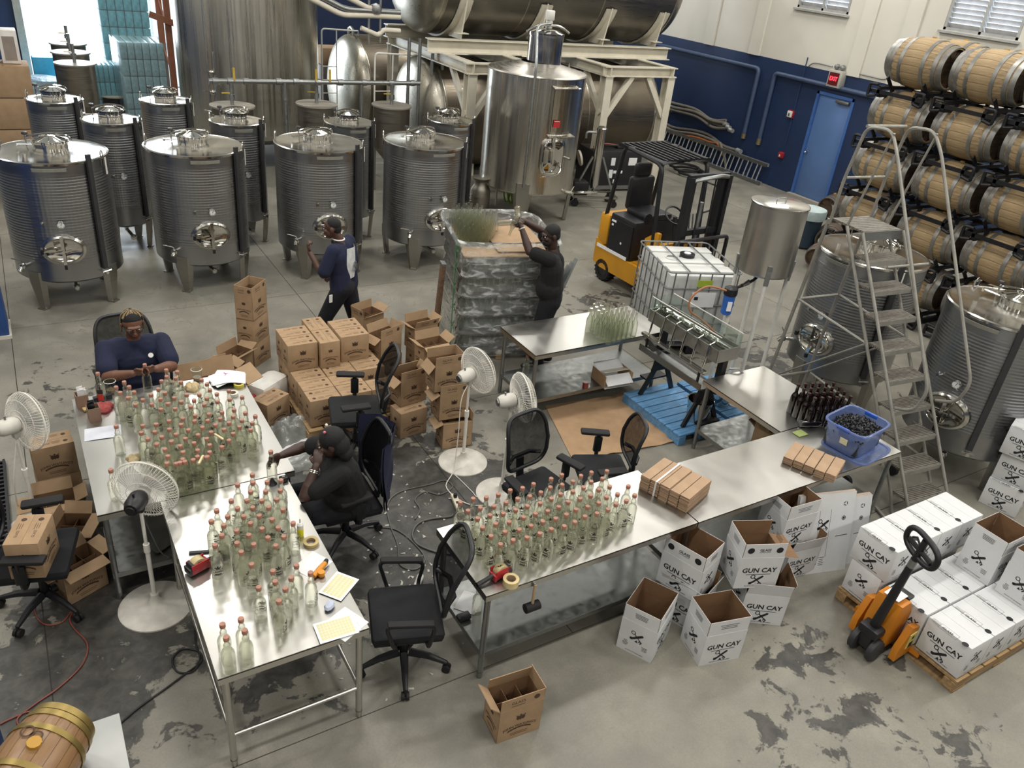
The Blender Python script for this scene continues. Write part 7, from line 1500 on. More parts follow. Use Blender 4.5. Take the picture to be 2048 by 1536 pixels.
# --- seated man at the near table
t=T('person','seated person in a black shirt, one hand to the face, other on a bottle','person',(1.74,4.78,0)); o=V3((1.74,4.78,0)); L=lambda *p: V3(p)-o
F=V3((-.985,.17,0)).normalized(); Lf=V3((0,0,1)).cross(F)
hm=hframe(L(1.615,4.705,1.175),F*.9+V3((0,.3,0)),18); ls,rs=L(1.63,4.57,.98),L(1.70,4.95,.98); ch=L(1.70,4.77,.92); pe=L(1.82,4.82,.55); nk=L(1.66,4.75,1.07)
le,lw=L(1.36,4.55,.872),L(1.47,4.62,1.06); re,rw=L(1.52,5.08,.93),L(1.325,4.995,.955)
b=MB(); torso(b,pe,ch,ls,rs,nk,1.0,1.05,.02,F); capsule(b,nk,hm@V3((0,.02,-.03)),.058,.055); headparts(b,hm,1.0); arm(b,ls,le,lw,1.02); arm(b,rs,re,rw,1.02)
hand(b,lw,(.35,.45,.75),(.3,.5,-.3),(45,50,52,55),1); hand(b,rw,(-.9,-.3,.0),(-.3,-.9,0),(30,34,36,38),-1)
for s in (-1,1): leg(b,pe+Lf*.1*s,pe+F*.43+Lf*.14*s+V3((0,0,-.03)),pe+F*.42+Lf*.16*s+V3((0,0,-.46)),1.03)
body=finish(t,b,MSK3); eyes(hm,body)
m=MB(); torso(m,pe,ch,ls,rs,nk-V3((0,0,.04)),1.17,1.14,.05,F); capsule(m,ls,ls.lerp(le,.7),.08,.08); capsule(m,rs,rs.lerp(re,.6),.08,.08); solid(m,'tshirt',MBLKS,t,.008,4)
m=MB()
for s in (-1,1): a=pe+F*.43+Lf*.14*s+V3((0,0,-.02)); capsule(m,pe+Lf*.1*s,a,.12,.09); capsule(m,a,pe+F*.42+Lf*.16*s+V3((0,0,-.40)),.088,.068)
capsule(m,pe+Lf*.09,pe-Lf*.09,.135,.135); solid(m,'trousers',MTROU,t,.01,3)
for s in (-1,1): shoe('shoe',pe+F*.42+Lf*.16*s+V3((0,0,-.46)),F,t)
m=MB(); 
def E(x,y,z,a,b_,c): B=hm.copy(); B.translation=hm@V3((x,y,z)); ell(m,B,a,b_,c,12)
E(0,.02,.04,.088,.098,.09); E(0,.06,-.03,.085,.07,.1); E(0,.075,-.1,.075,.055,.07); hr=solid(m,'hair',MHAIR,t,.007,2)
for x,c_,nm in ((-.05,MPAPER,'white_hair_bead'),(.05,M_('pink_bead','d06a7a',.5),'pink_hair_bead')): m=MB(); B=hm.copy(); B.translation=hm@V3((x,-.0,.128)); ell(m,B,.011,.011,.011,8); m.build(nm,c_,hr)
m=MB(); d=(lw-le).normalized(); u=d.orthogonal().normalized(); v=d.cross(u); q=lw-d*.03
for k in (0,.012): m.tube([q-d*k+(u*math.cos(2*PI*i/16)+v*math.sin(2*PI*i/16))*.034 for i in range(16)],.0055,6,closed=True)
m.build('bracelet',MTOP,t)
bottle((1.225,4.90,TZ),'clear copper capped bottle held on the table by the seated man','held bottles',-.6,False)
# ---------------------------------------------------------------- wrapped pallet of empty bottles
w_,d_=1.08,1.12; c=place((4.15,7.48),0,R(-15),w_,d_); rz=R(-15)
t=T('bottle_pallet','tall film wrapped pallet of empty glass bottles beside the lifting worker','pallet load',(c[0],c[1],0),rz)
for x in (-w_/2+.06,0,w_/2-.06): MB().box((x,0,.055),(.1,d_,.1)).build('stringer',MPLW,t)
for k in range(6): MB().box((0,-d_/2+.07+k*(d_-.14)/5,.115),(w_,.1,.018)).build('deck_board',MPLW,t)
TB=5; th=.24; z0=.125
MTIER=steel('bottle_tier_glass','8d9794',.22,brush=(40,40,1),bs=.9); MTRAY=M_('tier_sheet','55504a',.6)
def tier_mat():
    m,t_,b=nt('packed_bottle_glass'); tc=N(t_,'ShaderNodeTexCoord'); sp=N(t_,'ShaderNodeSeparateXYZ'); t_.links.new(tc.outputs['Object'],sp.inputs[0])
    b.inputs['Base Color'].default_value=lin('b3bab7'); b.inputs['Roughness'].default_value=.15; b.inputs['Metallic'].default_value=.4; return m
MPB=tier_mat(); q=.0
def packed(h):
    m=MB(); r=.037; n=14
    P=[]
    for k in range(n): P.append((-w_/2+.04+(w_-.08)*k/(n-1),-d_/2+.04))
    for k in range(1,n): P.append((w_/2-.04,-d_/2+.04+(d_-.08)*k/(n-1)))
    for k in range(1,n): P.append((-w_/2+.04,-d_/2+.04+(d_-.08)*k/(n-1)))
    for k in range(1,n-1): P.append((-w_/2+.04+(w_-.08)*k/(n-1),d_/2-.04))
    for x,y in P: m.lathe([(r,0),(r,h*.62),(r*.45,h*.82),(r*.4,h*.98),(0,h*.98)],10,(x,y,0))
    return m.mesh('packed_bottles',MGE)
pk=packed(th-.02); core=MB().box((0,0,(th-.02)*.5),(w_-.2,d_-.2,th-.03)).mesh('packed_core',MPB); tray=MB().box((0,0,0),(w_-.01,d_-.01,.012)).mesh('tier_sheet',MTRAY)
for k in range(TB):
    z=z0+th*k; o=mk('packed_bottles',pk,t,loc=(0,0,z+.012)); o['kind']='stuff'; mk('tier_core',core,t,loc=(0,0,z+.012)); mk('tier_sheet',tray,t,loc=(0,0,z+.004))
ztop=z0+th*TB; mk('tier_sheet',MB().box((0,0,0),(w_-.01,d_-.01,.014)).mesh('top_sheet',MCARD),t,loc=(0,0,ztop+.006))
def film_mat():
    m,t_,b=nt('stretch_film'); t_.nodes.remove(b); out=t_.nodes['Material Output']
    tr=N(t_,'ShaderNodeBsdfTransparent'); tr.inputs[0].default_value=(.93,.95,.95,1); gl=N(t_,'ShaderNodeBsdfGlossy'); gl.inputs['Roughness'].default_value=.12; df=N(t_,'ShaderNodeBsdfDiffuse'); df.inputs[0].default_value=(.8,.82,.82,1)
    tc=N(t_,'ShaderNodeTexCoord'); mp=N(t_,'ShaderNodeMapping'); mp.inputs['Scale'].default_value=(1.2,1.2,3.2); mp.inputs['Rotation'].default_value=(.25,.2,0); t_.links.new(tc.outputs['Object'],mp.inputs[0])
    n=N(t_,'ShaderNodeTexNoise',i_Scale=5.0,i_Detail=8.0,i_Distortion=.8); t_.links.new(mp.outputs[0],n.inputs['Vector'])
    r=N(t_,'ShaderNodeMapRange'); r.inputs[1].default_value=.5; r.inputs[2].default_value=.75; r.inputs[3].default_value=.12; r.inputs[4].default_value=.7; t_.links.new(n.outputs[0],r.inputs[0])
    bp=N(t_,'ShaderNodeBump',i_Strength=.9,i_Distance=.02); t_.links.new(n.outputs[0],bp.inputs['Height']); t_.links.new(bp.outputs[0],gl.inputs['Normal']); t_.links.new(bp.outputs[0],df.inputs['Normal'])
    m1=N(t_,'ShaderNodeMixShader'); t_.links.new(r.outputs[0],m1.inputs[0]); t_.links.new(tr.outputs[0],m1.inputs[1]); t_.links.new(df.outputs[0],m1.inputs[2])
    fr=N(t_,'ShaderNodeLayerWeight'); fr.inputs[0].default_value=.12; t_.links.new(bp.outputs[0],fr.inputs['Normal']); m2=N(t_,'ShaderNodeMixShader'); t_.links.new(fr.outputs[0],m2.inputs[0]); t_.links.new(m1.outputs[0],m2.inputs[1]); t_.links.new(gl.outputs[0],m2.inputs[2]); t_.links.new(m2.outputs[0],out.inputs[0]); return m
MFLM=film_mat()
def filmwall(m,rows,n=84,seed=0):
    V=[];F=[]
    for z,gr,wob in rows:
        for i in range(n):
            a=2*PI*i/n; c_,s_=math.cos(a),math.sin(a); k=.22
            x=(w_/2+.015+gr)*math.copysign(abs(c_)**k,c_); y=(d_/2+.015+gr)*math.copysign(abs(s_)**k,s_)
            f=noise.noise((x*5,y*5,z*3+seed)); V.append((x+f*wob,y+f*wob,z+wob*1.5*noise.noise((x*3,y*3,seed+7))))
    for j in range(len(rows)-1):
        for i in range(n): F.append((j*n+i,j*n+(i+1)%n,(j+1)*n+(i+1)%n,(j+1)*n+i))
    m.add(V,F)
m=MB(); rows=[(.06,.0,.015)]
for k in range(TB): rows+=[(z0+th*k+.02,.012,.012),(z0+th*k+th*.35,-.006,.014),(z0+th*k+th*.6,-.018,.016),(z0+th*k+th*.82,-.05,.016),(z0+th*k+th*.96,.012,.01)]
filmwall(m,rows); m.build('stretch_film',MFLM,t,ang=180)
m=MB(); filmwall(m,[(ztop-.08,.012,.02),(ztop+.08,.02,.03),(ztop+.17,.03,.04),(ztop+.2,.05,.04),(ztop+.14,.075,.04)],84,3); m.build('loose_film_rim',MFLM,t,ang=180)
a=Vector((-w_/2-.012,-.12,.1)); 
for y in (-.28,):
    MB().tube([(-w_/2-.03,y,.1),(-w_/2-.03,y,ztop+.17)],.006,4).build('green_strap',M_('green_strap','4c8f5c',.4),t)
m=MB(); m.box((.2,.0,ztop+.03),(.62,d_*.8,.012)); m.build('top_card',MCARD,t)
M=Matrix.Translation((c[0],c[1],0))@Matrix.Rotation(rz,4,'Z')
for i in range(7):
    for j in range(10):
        if i+j*.35>7.2 or (i>4 and j<3): continue
        p=M@Vector((-w_/2+.075+.0765*i+.038*(j%2),d_/2-.07-.0765*j-.0,ztop+.014)); 
        if j>8 and i>3: continue
        q=T('empty_bottle',f'empty bottle, {ORD[i]} from left in {ORD[j]} row from back, on top of the wrapped pallet','bottle',tuple(p),0,'empty bottles on top of the wrapped pallet'); mk('glass_body',be_,q)
p=G(872,640); q=T('wooden_board','weathered brown wooden board standing at the left side of the bottle pallet','board',(4.06,7.98,0),R(-15))
MB().box((0,-.1,.56),(.05,.12,1.12),bev=.006).build('plank',MOAKD,q); MB().box((0,-.1,1.12),(.056,.126,.03)).build('end_cap',MGAL,q)
q.rotation_euler=(0,R(3),R(-15))
MFLT=film('pale_torn_film','c5cacb',.35,.2,.5); m=MB(); 
for k in range(9): a=rnd.uniform(-.3,.3); m.sheet([(.0+.02*k,-.35+.05*k,.9-.07*k),(.18+.02*k,-.25+.05*k,.85-.06*k),(.22,-.1+.04*k,.5-.04*k),(.03,-.2+.04*k,.42-.03*k)],.003)
o=m.build('torn_film',MFLT); o.location=(5.25,7.36,.42); o.rotation_euler=(0,0,.6); tag(o,'torn clear film hanging loose behind the lifting worker','film')
# ---------------------------------------------------------------- things on the tables
def sheet(label,cpx,w,d,rz,z,mat,name='paper_sheet',group=None,cat='paper',th=.0012,bend=0):
    p=G(*cpx,z); m=MB(); n=6; V=[(-w/2+w*i/n,y,bend*math.sin(PI*i/n)) for y in (-d/2,d/2) for i in range(n+1)]; m.add(V+[(x,y,zz+th) for x,y,zz in V],[(i,i+1,n+2+i,n+1+i) for i in range(n)]+[(2*n+2+i,2*n+3+i,3*n+4+i,3*n+3+i) for i in range(n)]+[(0,2*n+2,3*n+3,n+1),(n,2*n+1,4*n+3,3*n+2)]+[(i,2*n+2+i,2*n+3+i,i+1) for i in range(n)]+[(n+1+i,n+2+i,3*n+4+i,3*n+3+i) for i in range(n)])
    o=m.build(name,mat); o.location=(p.x,p.y,z+.0005); o.rotation_euler=(0,0,rz); return tag(o,label,cat,group)
def label_sheet(label,cpx,w,d,rz,z,nx,ny,bend=0):
    p=G(*cpx,z); t=T('label_sheet',label,'label sheet',(p.x,p.y,z+.0008),rz,'sheets of pale yellow labels'); MB().box((0,0,.0006),(w,d,.0012)).build('backing_paper',MPAPER,t)
    lm=MB().box((0,0,0),((w-.03)/nx-.002,(d-.03)/ny-.002,.0006)).mesh('yellow_label',MYLB)
    for i in range(nx):
        for j in range(ny): mk('yellow_label',lm,t,loc=(-(w-.03)/2+(w-.03)/nx*(i+.5),-(d-.03)/2+(d-.03)/ny*(j+.5),.0015))
MYLB=M_('pale_yellow_label','cfcaa0',.6,var=.1,scale=30)
label_sheet('sheet of pale yellow labels at the near corner of the left table',(672,1257),.235,.165,R(-3),TZ+.012,11,6)
label_sheet('sheet of pale yellow labels turned askew behind the corner one, half off the table',(678,1172),.215,.165,R(38),TZ+.006,10,5)
sheet('white paper under the orange cutter, beside the near left bottles',(625,1130),.2,.17,R(30),TZ,MPAPER); sheet('plain white paper under the corner label sheet',(690,1248),.2,.2,R(25),TZ,MPAPER)
t=T('small_carton','small white box with a blue mark under the corner label sheet','box',tuple(G(713,1252,TZ)[:2])+(TZ+.001,),R(5)); t.location.x-=.02; MB().box((0,0,.004),(.06,.1,.008)).build('carton_body',MPAPER,t); MB().box((.031,0,.005),(.001,.04,.004)).build('blue_mark',MBLU,t)
def tape(label,px,z,r=.048,h=.024,col='cbb489',tilt=None,group=None):
    p=G(*px,z); t=T('tape_roll',label,'tape',(p.x,p.y,z+.0005)); 
    if tilt: t.rotation_euler=tilt; t.location.z=z+r*.6
    m=MB(); m.lathe([(r*.62,0),(r,0),(r,h),(r*.62,h),(r*.62,0)],32); m.build('tape_winding',M_('tape_'+col,col,.35),t); m=MB(); m.lathe([(r*.57,0),(r*.625,0),(r*.625,h),(r*.57,h),(r*.57,0)],28); m.build('cardboard_core',MCARD,t); return t
tape('roll of tan masking tape lying on the near left table edge',(622,1087),TZ,.052,.022,'b3a06a')
t=T('spray_bottle','white and yellow plastic bottle with a thin black nozzle by the masking tape','bottle',tuple(G(601,1072,TZ)[:2])+(TZ,)); m=MB(); m.lathe([(0,0),(.02,0),(.022,.01),(.022,.07),(.02,.075)],18); m.build('yellow_label_band',M_('bright_yellow','d8d225',.4),t); m=MB(); m.lathe([(.022,.07),(.022,.10),(.012,.112),(0,.114)],18); m.build('white_cap',MWHT,t); MB().cyl((0,0,.11),(.0,0,.145),.003,seg=6).build('nozzle',MBLK,t)
def dispenser(label,px,rz,z,group='packing tape guns'):
    p=G(*px,z); t=T('tape_gun',label,'tape dispenser',(p.x,p.y,z),rz,group)
    m=MB(); m.box((0,-.03,.05),(.12,.008,.07),bev=.003); m.box((0,.035,.05),(.12,.008,.07),bev=.003); m.box((-.06,0,.03),(.02,.07,.05),bev=.004); m.build('red_frame',M_('red_gun_frame','a8242c',.4),t)
    m=MB(); m.tube([(-.06,0,.04),(-.12,0,.03),(-.19,0,.02)],[.017,.016,.018],10); m.build('handle',MBLK,t); m=MB(); m.box((.06,0,.035),(.03,.075,.05),bev=.006); m.cyl((.045,-.034,.07),(.045,.034,.07),.016,seg=12); m.build('cutter_guard',MBLK,t)
    m=MB(); Q=Matrix.Rotation(R(90),4,'X'); m.lathe([(.03,-.026),(.048,-.026),(.048,.026),(.03,.026),(.03,-.026)],28,M=Q,c=(0,0,.055)); m.build('tape_winding',M_('packing_tape','bfae84',.3),t); return t
dispenser('red and black tape gun with its roll at the left edge of the near table',(397,1140),R(200),TZ); dispenser('red and black tape gun lying on the corner of the right hand table',(1000,1153),R(8),TZ)
tape('roll of clear yellowish packing tape at the front edge of the right hand table',(1021,1168),TZ,.054,.048,'cbb98a')
p=G(398,1106,TZ); o=MB().bar((-.06,0,.006),(.06,0,.006),.022,.01).build('black_strip',MBLK); o.location=(p.x,p.y,TZ+.001); o.rotation_euler=(0,0,-.3); tag(o,'short black plastic strip behind the red tape gun','strip')
t=T('box_cutter','orange utility knife with a black end on the white paper','knife',tuple(G(640,1143,TZ)[:2])+(TZ+.02,),R(38)); m=MB(); m.tube([(-.075,0,0),(0,0,.003),(.06,0,.003)],[.017,.02,.017],10); m.build('orange_body',M_('orange_plastic','d38a22',.4),t); m=MB(); m.tube([(.06,0,.003),(.09,.008,.003)],[.018,.014],10); m.build('black_end',MBLK,t); MB().lathe([(0,-.018),(.022,-.016),(.024,0),(.022,.016),(0,.018)],14,(-.03,-.03,0)).build('orange_reel',bpy.data.materials['orange_plastic'],t)
p=G(659,1216,TZ); m=MB(); m.lathe([(0,0),(.03,.004),(.038,.02),(.03,.035),(0,.04)],9); m.v=[(x+.008*math.sin(31*y),y+.008*math.sin(27*x),z) for x,y,z in m.v]; o=m.build('crumpled_paper',M_('pale_blue_paper','b7bfd2',.7)); o.location=(p.x,p.y,TZ); tag(o,'crumpled pale blue paper behind the corner label sheet','paper')
p=G(567,960,TZ); 
for k,(dx,dy) in enumerate(((0,0),(-.05,.02))):
    t=T('black_gadget',['small black box on the table by the seated man','small black funnel shaped piece beside the small black box'][k],'gadget',(G((567,545)[k],(962,968)[k],TZ).x,G((567,545)[k],(962,968)[k],TZ).y,TZ))
    m=MB(); (m.box((0,0,.02),(.06,.045,.035),bev=.006) if k==0 else m.lathe([(.0,0),(.034,.002),(.02,.02),(.01,.05),(0,.052)],14)); m.build('gadget_body',MBLK,t); MB().box((.0,0,.04),(.02,.012,.004)).build('button',MGAL,t) if k==0 else None
# back of the woman's table
sheet('pale sheet of paper under the lone bottle on the left table',(206,866),.26,.18,R(-6),TZ,M_('blueish_paper','c9ccd6',.7),bend=.004)
for k in range(7): sheet(f'white printed sheet, {["lowest","second","third","fourth","fifth","sixth","topmost"][k]} of the loose pile at the back of the table',(455+rnd.uniform(-9,9),757+rnd.uniform(-5,4)),.25,.19,rnd.uniform(-.6,.6),TZ+.004*k,MPAPER,group='loose paper pile',bend=.008+.002*k)
p=G(452,746,TZ+.05); m=MB()
for k in range(3): m.bar((0,0,0),(.03*math.cos(2.1*k),.03*math.sin(2.1*k),0),.01,.0006)
o=m.build('pink_sticker',M_('pink_sticker','c07aa0',.6)); o.location=(p.x,p.y,TZ+.044); tag(o,'small pink mark on the topmost sheet of the paper pile','sticker')
tape('roll of white tape with yellow label beside the paper pile',(478,772),TZ,.045,.025,'c9bb52'); tape('flat roll of white tape behind the right hand row of bottles',(466,790),TZ,.045,.025,'d6d2c6')
def cup(label,px,r=.045,h=.11): 
    p=G(*px,TZ); t=T('plastic_cup',label,'cup',(p.x,p.y,TZ),0,'clear plastic cups'); m=MB(); m.lathe([(0,.002),(r*.7,0),(r,h),(r+.003,h+.002),(r-.002,h),(r*.68,.004),(0,.005)],24); m.build('cup_wall',MACR,t); m=MB(); m.lathe([(r*.74,.004),(r*.8,h*.3),(0,h*.3)],20); m.build('cup_contents',M_('murky_liquid','7a6652',.3),t); MB().lathe([(r,h-.002),(r+.004,h),(r,h+.003)],24).build('cup_rim',MWHT,t)
cup('clear plastic cup left of the bottles on the woman\'s table',(223,785)); cup('clear plastic cup beside the paper pile at the back',(395,760))
def pen_box(label,px,stuffm,nm): 
    p=G(*px,TZ); t=T('holder_box',label,'box',(p.x,p.y,TZ),R(5),'small brown holder boxes'); m=MB(); w=.085
    for s in (-1,1): m.box((s*w/2,0,.06),(.004,w,.12)); m.box((0,s*w/2,.06),(w,.004,.12))
    m.box((0,0,.003),(w,w,.006)); m.build('holder_wall',M_('brown_holder','8d7260',.7),t)
    m=MB(); [m.box((rnd.uniform(-.02,.02),rnd.uniform(-.02,.02),.09+rnd.uniform(0,.03)),(.045,.004,.12),rot=Matrix.Rotation(rnd.uniform(-.3,.3),4,'X')@Matrix.Rotation(rnd.uniform(-.5,.5),4,'Z')) for k in range(4)]; m.build(nm,stuffm,t)
pen_box('brown holder box full of white paper slips at the back left table corner',(166,812),MPAPER,'paper_slip'); pen_box('brown holder box with dark tools at the left table edge',(190,838),MBLK,'dark_tool')
p=G(206,800,TZ); o=MB().bar((-.07,0,.02),(.07,.02,.02),.04,.035).build('black_stapler',MBLK); o.location=(p.x,p.y,TZ); tag(o,'black stapler in front of the red labelled bottle','stapler'); p=G(182,818,TZ); o=MB().box((0,0,.012),(.12,.05,.02),bev=.003).build('wooden_block',M_('pale_wood','c2ab7c',.6)); o.location=(p.x,p.y,TZ+.03*0+.0); o.rotation_euler=(0,0,.25); tag(o,'pale wooden block between the two holder boxes','block')
def rag(label,px,c1,r=.07,h=.05):
    p=G(*px,TZ); m=MB(); m.lathe([(r,0),(r*1.02,h*.3),(r*.8,h*.8),(r*.35,h),(0,h*.9)],16); m.v=[(x*(1+.25*math.sin(5*math.atan2(y,x)+40*z)),y*(1+.2*math.sin(3*math.atan2(y,x))),z*(1+.25*math.sin(4*math.atan2(y,x)))) for x,y,z in m.v]; o=m.build('cloth_rag',M_('rag_'+c1,c1,.9,bump=.5,bscale=30)); o.location=(p.x,p.y,TZ); tag(o,label,'cloth')
rag('crumpled red cloth at the left end of the bottles','208 820'.split() and (208,818),'a8504f'); rag('crumpled cream cloth among the bottles near the paper pile',(384,777),'c9b48c',.06); rag('small cream cloth behind the near fan head',(268,918),'b7a680',.05,.03)
for k,(px,py) in enumerate(((438,875),(402,921),(442,880))): 
    p=G(px,py,TZ+BHT); 
    if k<2: o=MB().bar((0,-.05,0),(0,.05,0),.014,.012).build('wooden_stick',M_('stick_wood','d5c096',.6)); o.location=(p.x,p.y,TZ+BHT+.007); o.rotation_euler=(0,0,.4-k*.9); tag(o,['short pale wooden stick lying across bottle caps near the right edge','pale wooden stick lying across bottle caps near the round fan'][k],'stick')
# right-hand table: carton stacks and the tub
MFC=card('folded_divider_board','a98e74'); MFCE=card('folded_board_edge','8c6f5c')
def fstack(label,corners,z,h,n,bands,nm):
    P=[Vector(G(*p,z)[:2]) for p in corners]; c_=sum(P,Vector((0,0)))/4; ax=((P[1]-P[0])+(P[2]-P[3]))/2; w=ax.length; an=math.atan2(ax.y,ax.x); d=((P[3]-P[0]).length+(P[2]-P[1]).length)/2
    t=T('divider_stack',label,'cardboard',(c_.x,c_.y,TZ+.001),an,'stacks of flat brown dividers'); k=int(h/.006)
    for b_ in range(n):
        x=-w/2+w/n*(b_+.5); me=MB().box((0,0,0),(w/n-.008,d,.0045)).mesh('divider_sheet',MFC)
        for i in range(k): mk('divider_sheet',me,t,loc=(x+rnd.uniform(-.002,.002),rnd.uniform(-.004,.004),.0025+.006*i+(.003*((b_*7)%3) if i==k-1 else 0)))
    if bands: 
        m=MB(); x=-w/2+w/n*bands; m.box((x,0,h+.004),(.014,d+.01,.002)); 
        for s in (-1,1): m.box((x,s*(d/2+.006),h/2),(.014,.002,h))
        m.build('white_band',MPAPER,t)
fstack('tall banded stack of flat brown dividers beside the right hand bottles',((1291,955),(1390,1003),(1414,960),(1320,910)),TZ+.13,.135,5,1.6,1)
fstack('lower leaning stack of flat brown dividers beside the blue tub',((1566,913),(1668,952),(1696,925),(1590,882)),TZ+.065,.07,5,0,2)
p=[Vector(G(*q,TZ+.0)[:2]) for q in ((1640,915),(1728,942),(1795,895))]
cb=Vector((6.02,3.44)); t=T('plastic_tub','clear blue plastic tub full of black caps at the end of the long table','tub',(cb.x,cb.y,TZ+.002),R(8))
MTUB=film('blue_clear_plastic','8fa6dc',.42,.2,.4)
def tubwall(w0,d0,w1,d1,h,th=.004):
    m=MB(); n=40
    def ringr(w,d,z): return [(w/2*math.copysign(abs(math.cos(2*PI*i/n))**.35,math.cos(2*PI*i/n)),d/2*math.copysign(abs(math.sin(2*PI*i/n))**.35,math.sin(2*PI*i/n)),z) for i in range(n)]
    Rg=[ringr(w0,d0,0),ringr(w1,d1,h),ringr(w1+.035,d1+.035,h+.002),ringr(w1+.035,d1+.035,h-.012),ringr(w1+.03,d1+.03,h-.004),ringr(w1-th,d1-th,h-.002),ringr(w0-th,d0-th,th)]
    V=sum(Rg,[]); F=[(j*n+i,j*n+(i+1)%n,(j+1)*n+(i+1)%n,(j+1)*n+i) for j in range(len(Rg)-1) for i in range(n)]+[tuple(range(n))[::-1],tuple(range(6*n,7*n))]; m.add(V,F); return m
tubwall(.40,.33,.47,.39,.25).build('tub_wall',MTUB,t)
for s in (-1,1): m=MB(); m.box((s*.236,0,.235),(.02,.12,.035),bev=.005); m.build('blue_latch',M_('royal_blue_plastic','2a55b5',.35),t)
m=MB(); m.box((-.222,-.03,.12),(.004,.07,.06),rot=Matrix.Rotation(R(-8),4,'Y')); m.build('paper_label',M_('cream_label','d6cfae',.6),t)
capm=MB(); capm.lathe([(0,0),(.013,.0),(.0145,.004),(.0145,.018),(.011,.019),(.010,.006),(0,.006)],10); 
m=MB(); rc=random.Random(5)
def cap_at(x,y,z):
    Q=Matrix.Translation((x,y,z))@Matrix.Rotation(rc.uniform(0,6),4,'Z')@Matrix.Rotation(rc.uniform(0,3),4,'X'); m.add([Q@Vector(v) for v in capm.v],capm.f)
for k in range(760):
    x,y=rc.uniform(-.205,.205),rc.uniform(-.165,.165); z=.165+.075*max(0,1-(x/.24)**2-(y/.2)**2)+rc.uniform(-.02,.012); cap_at(x,y,z)
m.box((0,0,.09),(.39,.32,.15)); o=m.build('black_caps',M_('black_cap','17181d',.35,var=.2),t); o['kind']='stuff'
t2=T('tub_lid','clear blue lid under the tub, sticking out over the table edge','lid',(6.06,3.40,TZ+.0),R(8)); t.location.z=TZ+.014  # the tub's own loose lid, lying flat beneath it
tubwall(.50,.42,.51,.43,.012).build('lid_panel',MTUB,t2); MB().box((.0,0,.004),(.4,.3,.004)).build('lid_web',MTUB,t2)
p=G(1600,868,TZ); o=MB().box((0,0,.006),(.12,.09,.01),bev=.003).build('green_pouch',M_('olive_pouch','8d9a5e',.5)); o.location=(p.x,p.y,TZ); tag(o,'olive green pouch behind the lower divider stack','pouch')
# undershelf things
SZ=.257
t=T('open_tray','crumpled white opened carton tray on the undershelf of the filling table','box',tuple(G(1222,762,SZ)[:2])+(SZ,),R(-4)); m=MB(); m.box((0,0,.004),(.36,.3,.006)); m.build('tray_base',MWBX,t)
for k,(y,z,a) in enumerate(((-.13,.09,35),(-.02,.15,-20),(.1,.16,25))): MB().box((0,y,z),(.34,.13,.006),rot=Matrix.Rotation(R(a),4,'X')).build('flap',[MWBX,MCRM,MWBX][k],t)
for s in (-1,1): MB().box((s*.18,0,.08),(.005,.28,.15)).build('side_wall',MCARD,t)
p=G(1170,775,SZ); t=T('small_jar','small jar of red liquid on the undershelf of the filling table','jar',(p.x,p.y,SZ)); m=MB(); m.lathe([(0,0),(.03,0),(.032,.07),(0,.07)],18); m.build('red_liquid',M_('red_liquid','7d2f2c',.2),t); m=MB(); m.lathe([(.034,0),(.035,.1),(.03,.11),(.026,.11)],18); m.build('jar_wall',MACR,t)
t=T('rubber_mallet','black rubber mallet hanging head down under the right hand table edge','mallet',(G(1075,1185,.75).x,3.155,.79)); MB().cyl((0,0,0),(0,-.0,-.17),.011,seg=10).build('handle',M_('ash_handle','a88f6e',.6),t); m=MB(); m.cyl((-.055,0,-.2),(.055,0,-.2),.034,seg=20); m.build('mallet_head',MBLR,t)
o=MB().box((0,0,0),(.02,.03,.03)).build('mallet_hook',MGAL,t); o.location=(0,.012,-.005)
sheet('white sheets on the undershelf behind the nearest chair',(938,1205),.2,.16,R(40),SZ,MPAPER); p=G(927,1237,SZ); o=MB().box((0,0,.02),(.1,.06,.035),bev=.01).build('black_scanner',MBLK); o.location=(p.x,p.y,SZ); tag(o,'small black gadget at the left end of the right hand undershelf','gadget')
sheet('silvery flat sheet leaning out of the shelf under the left tables',(330,1075),.3,.2,R(30),.27,MSHELF,'metal_sheet',cat='sheet'); 
MCT2=brown('brown carton on the shelf of the short table behind the blue tub',None,.256,15,(70,60,20,60),center=(5.98,4.25),group='single brown cartons')
t=T('black_funnel','black funnel lying on the brown carton under the short table','funnel',(6.12,4.12,.56)); m=MB(); m.lathe([(.012,0),(.014,.05),(.09,.15),(.092,.152)],20,M=Matrix.Rotation(R(70),4,'X')); m.build('funnel_cone',MBLK,t)
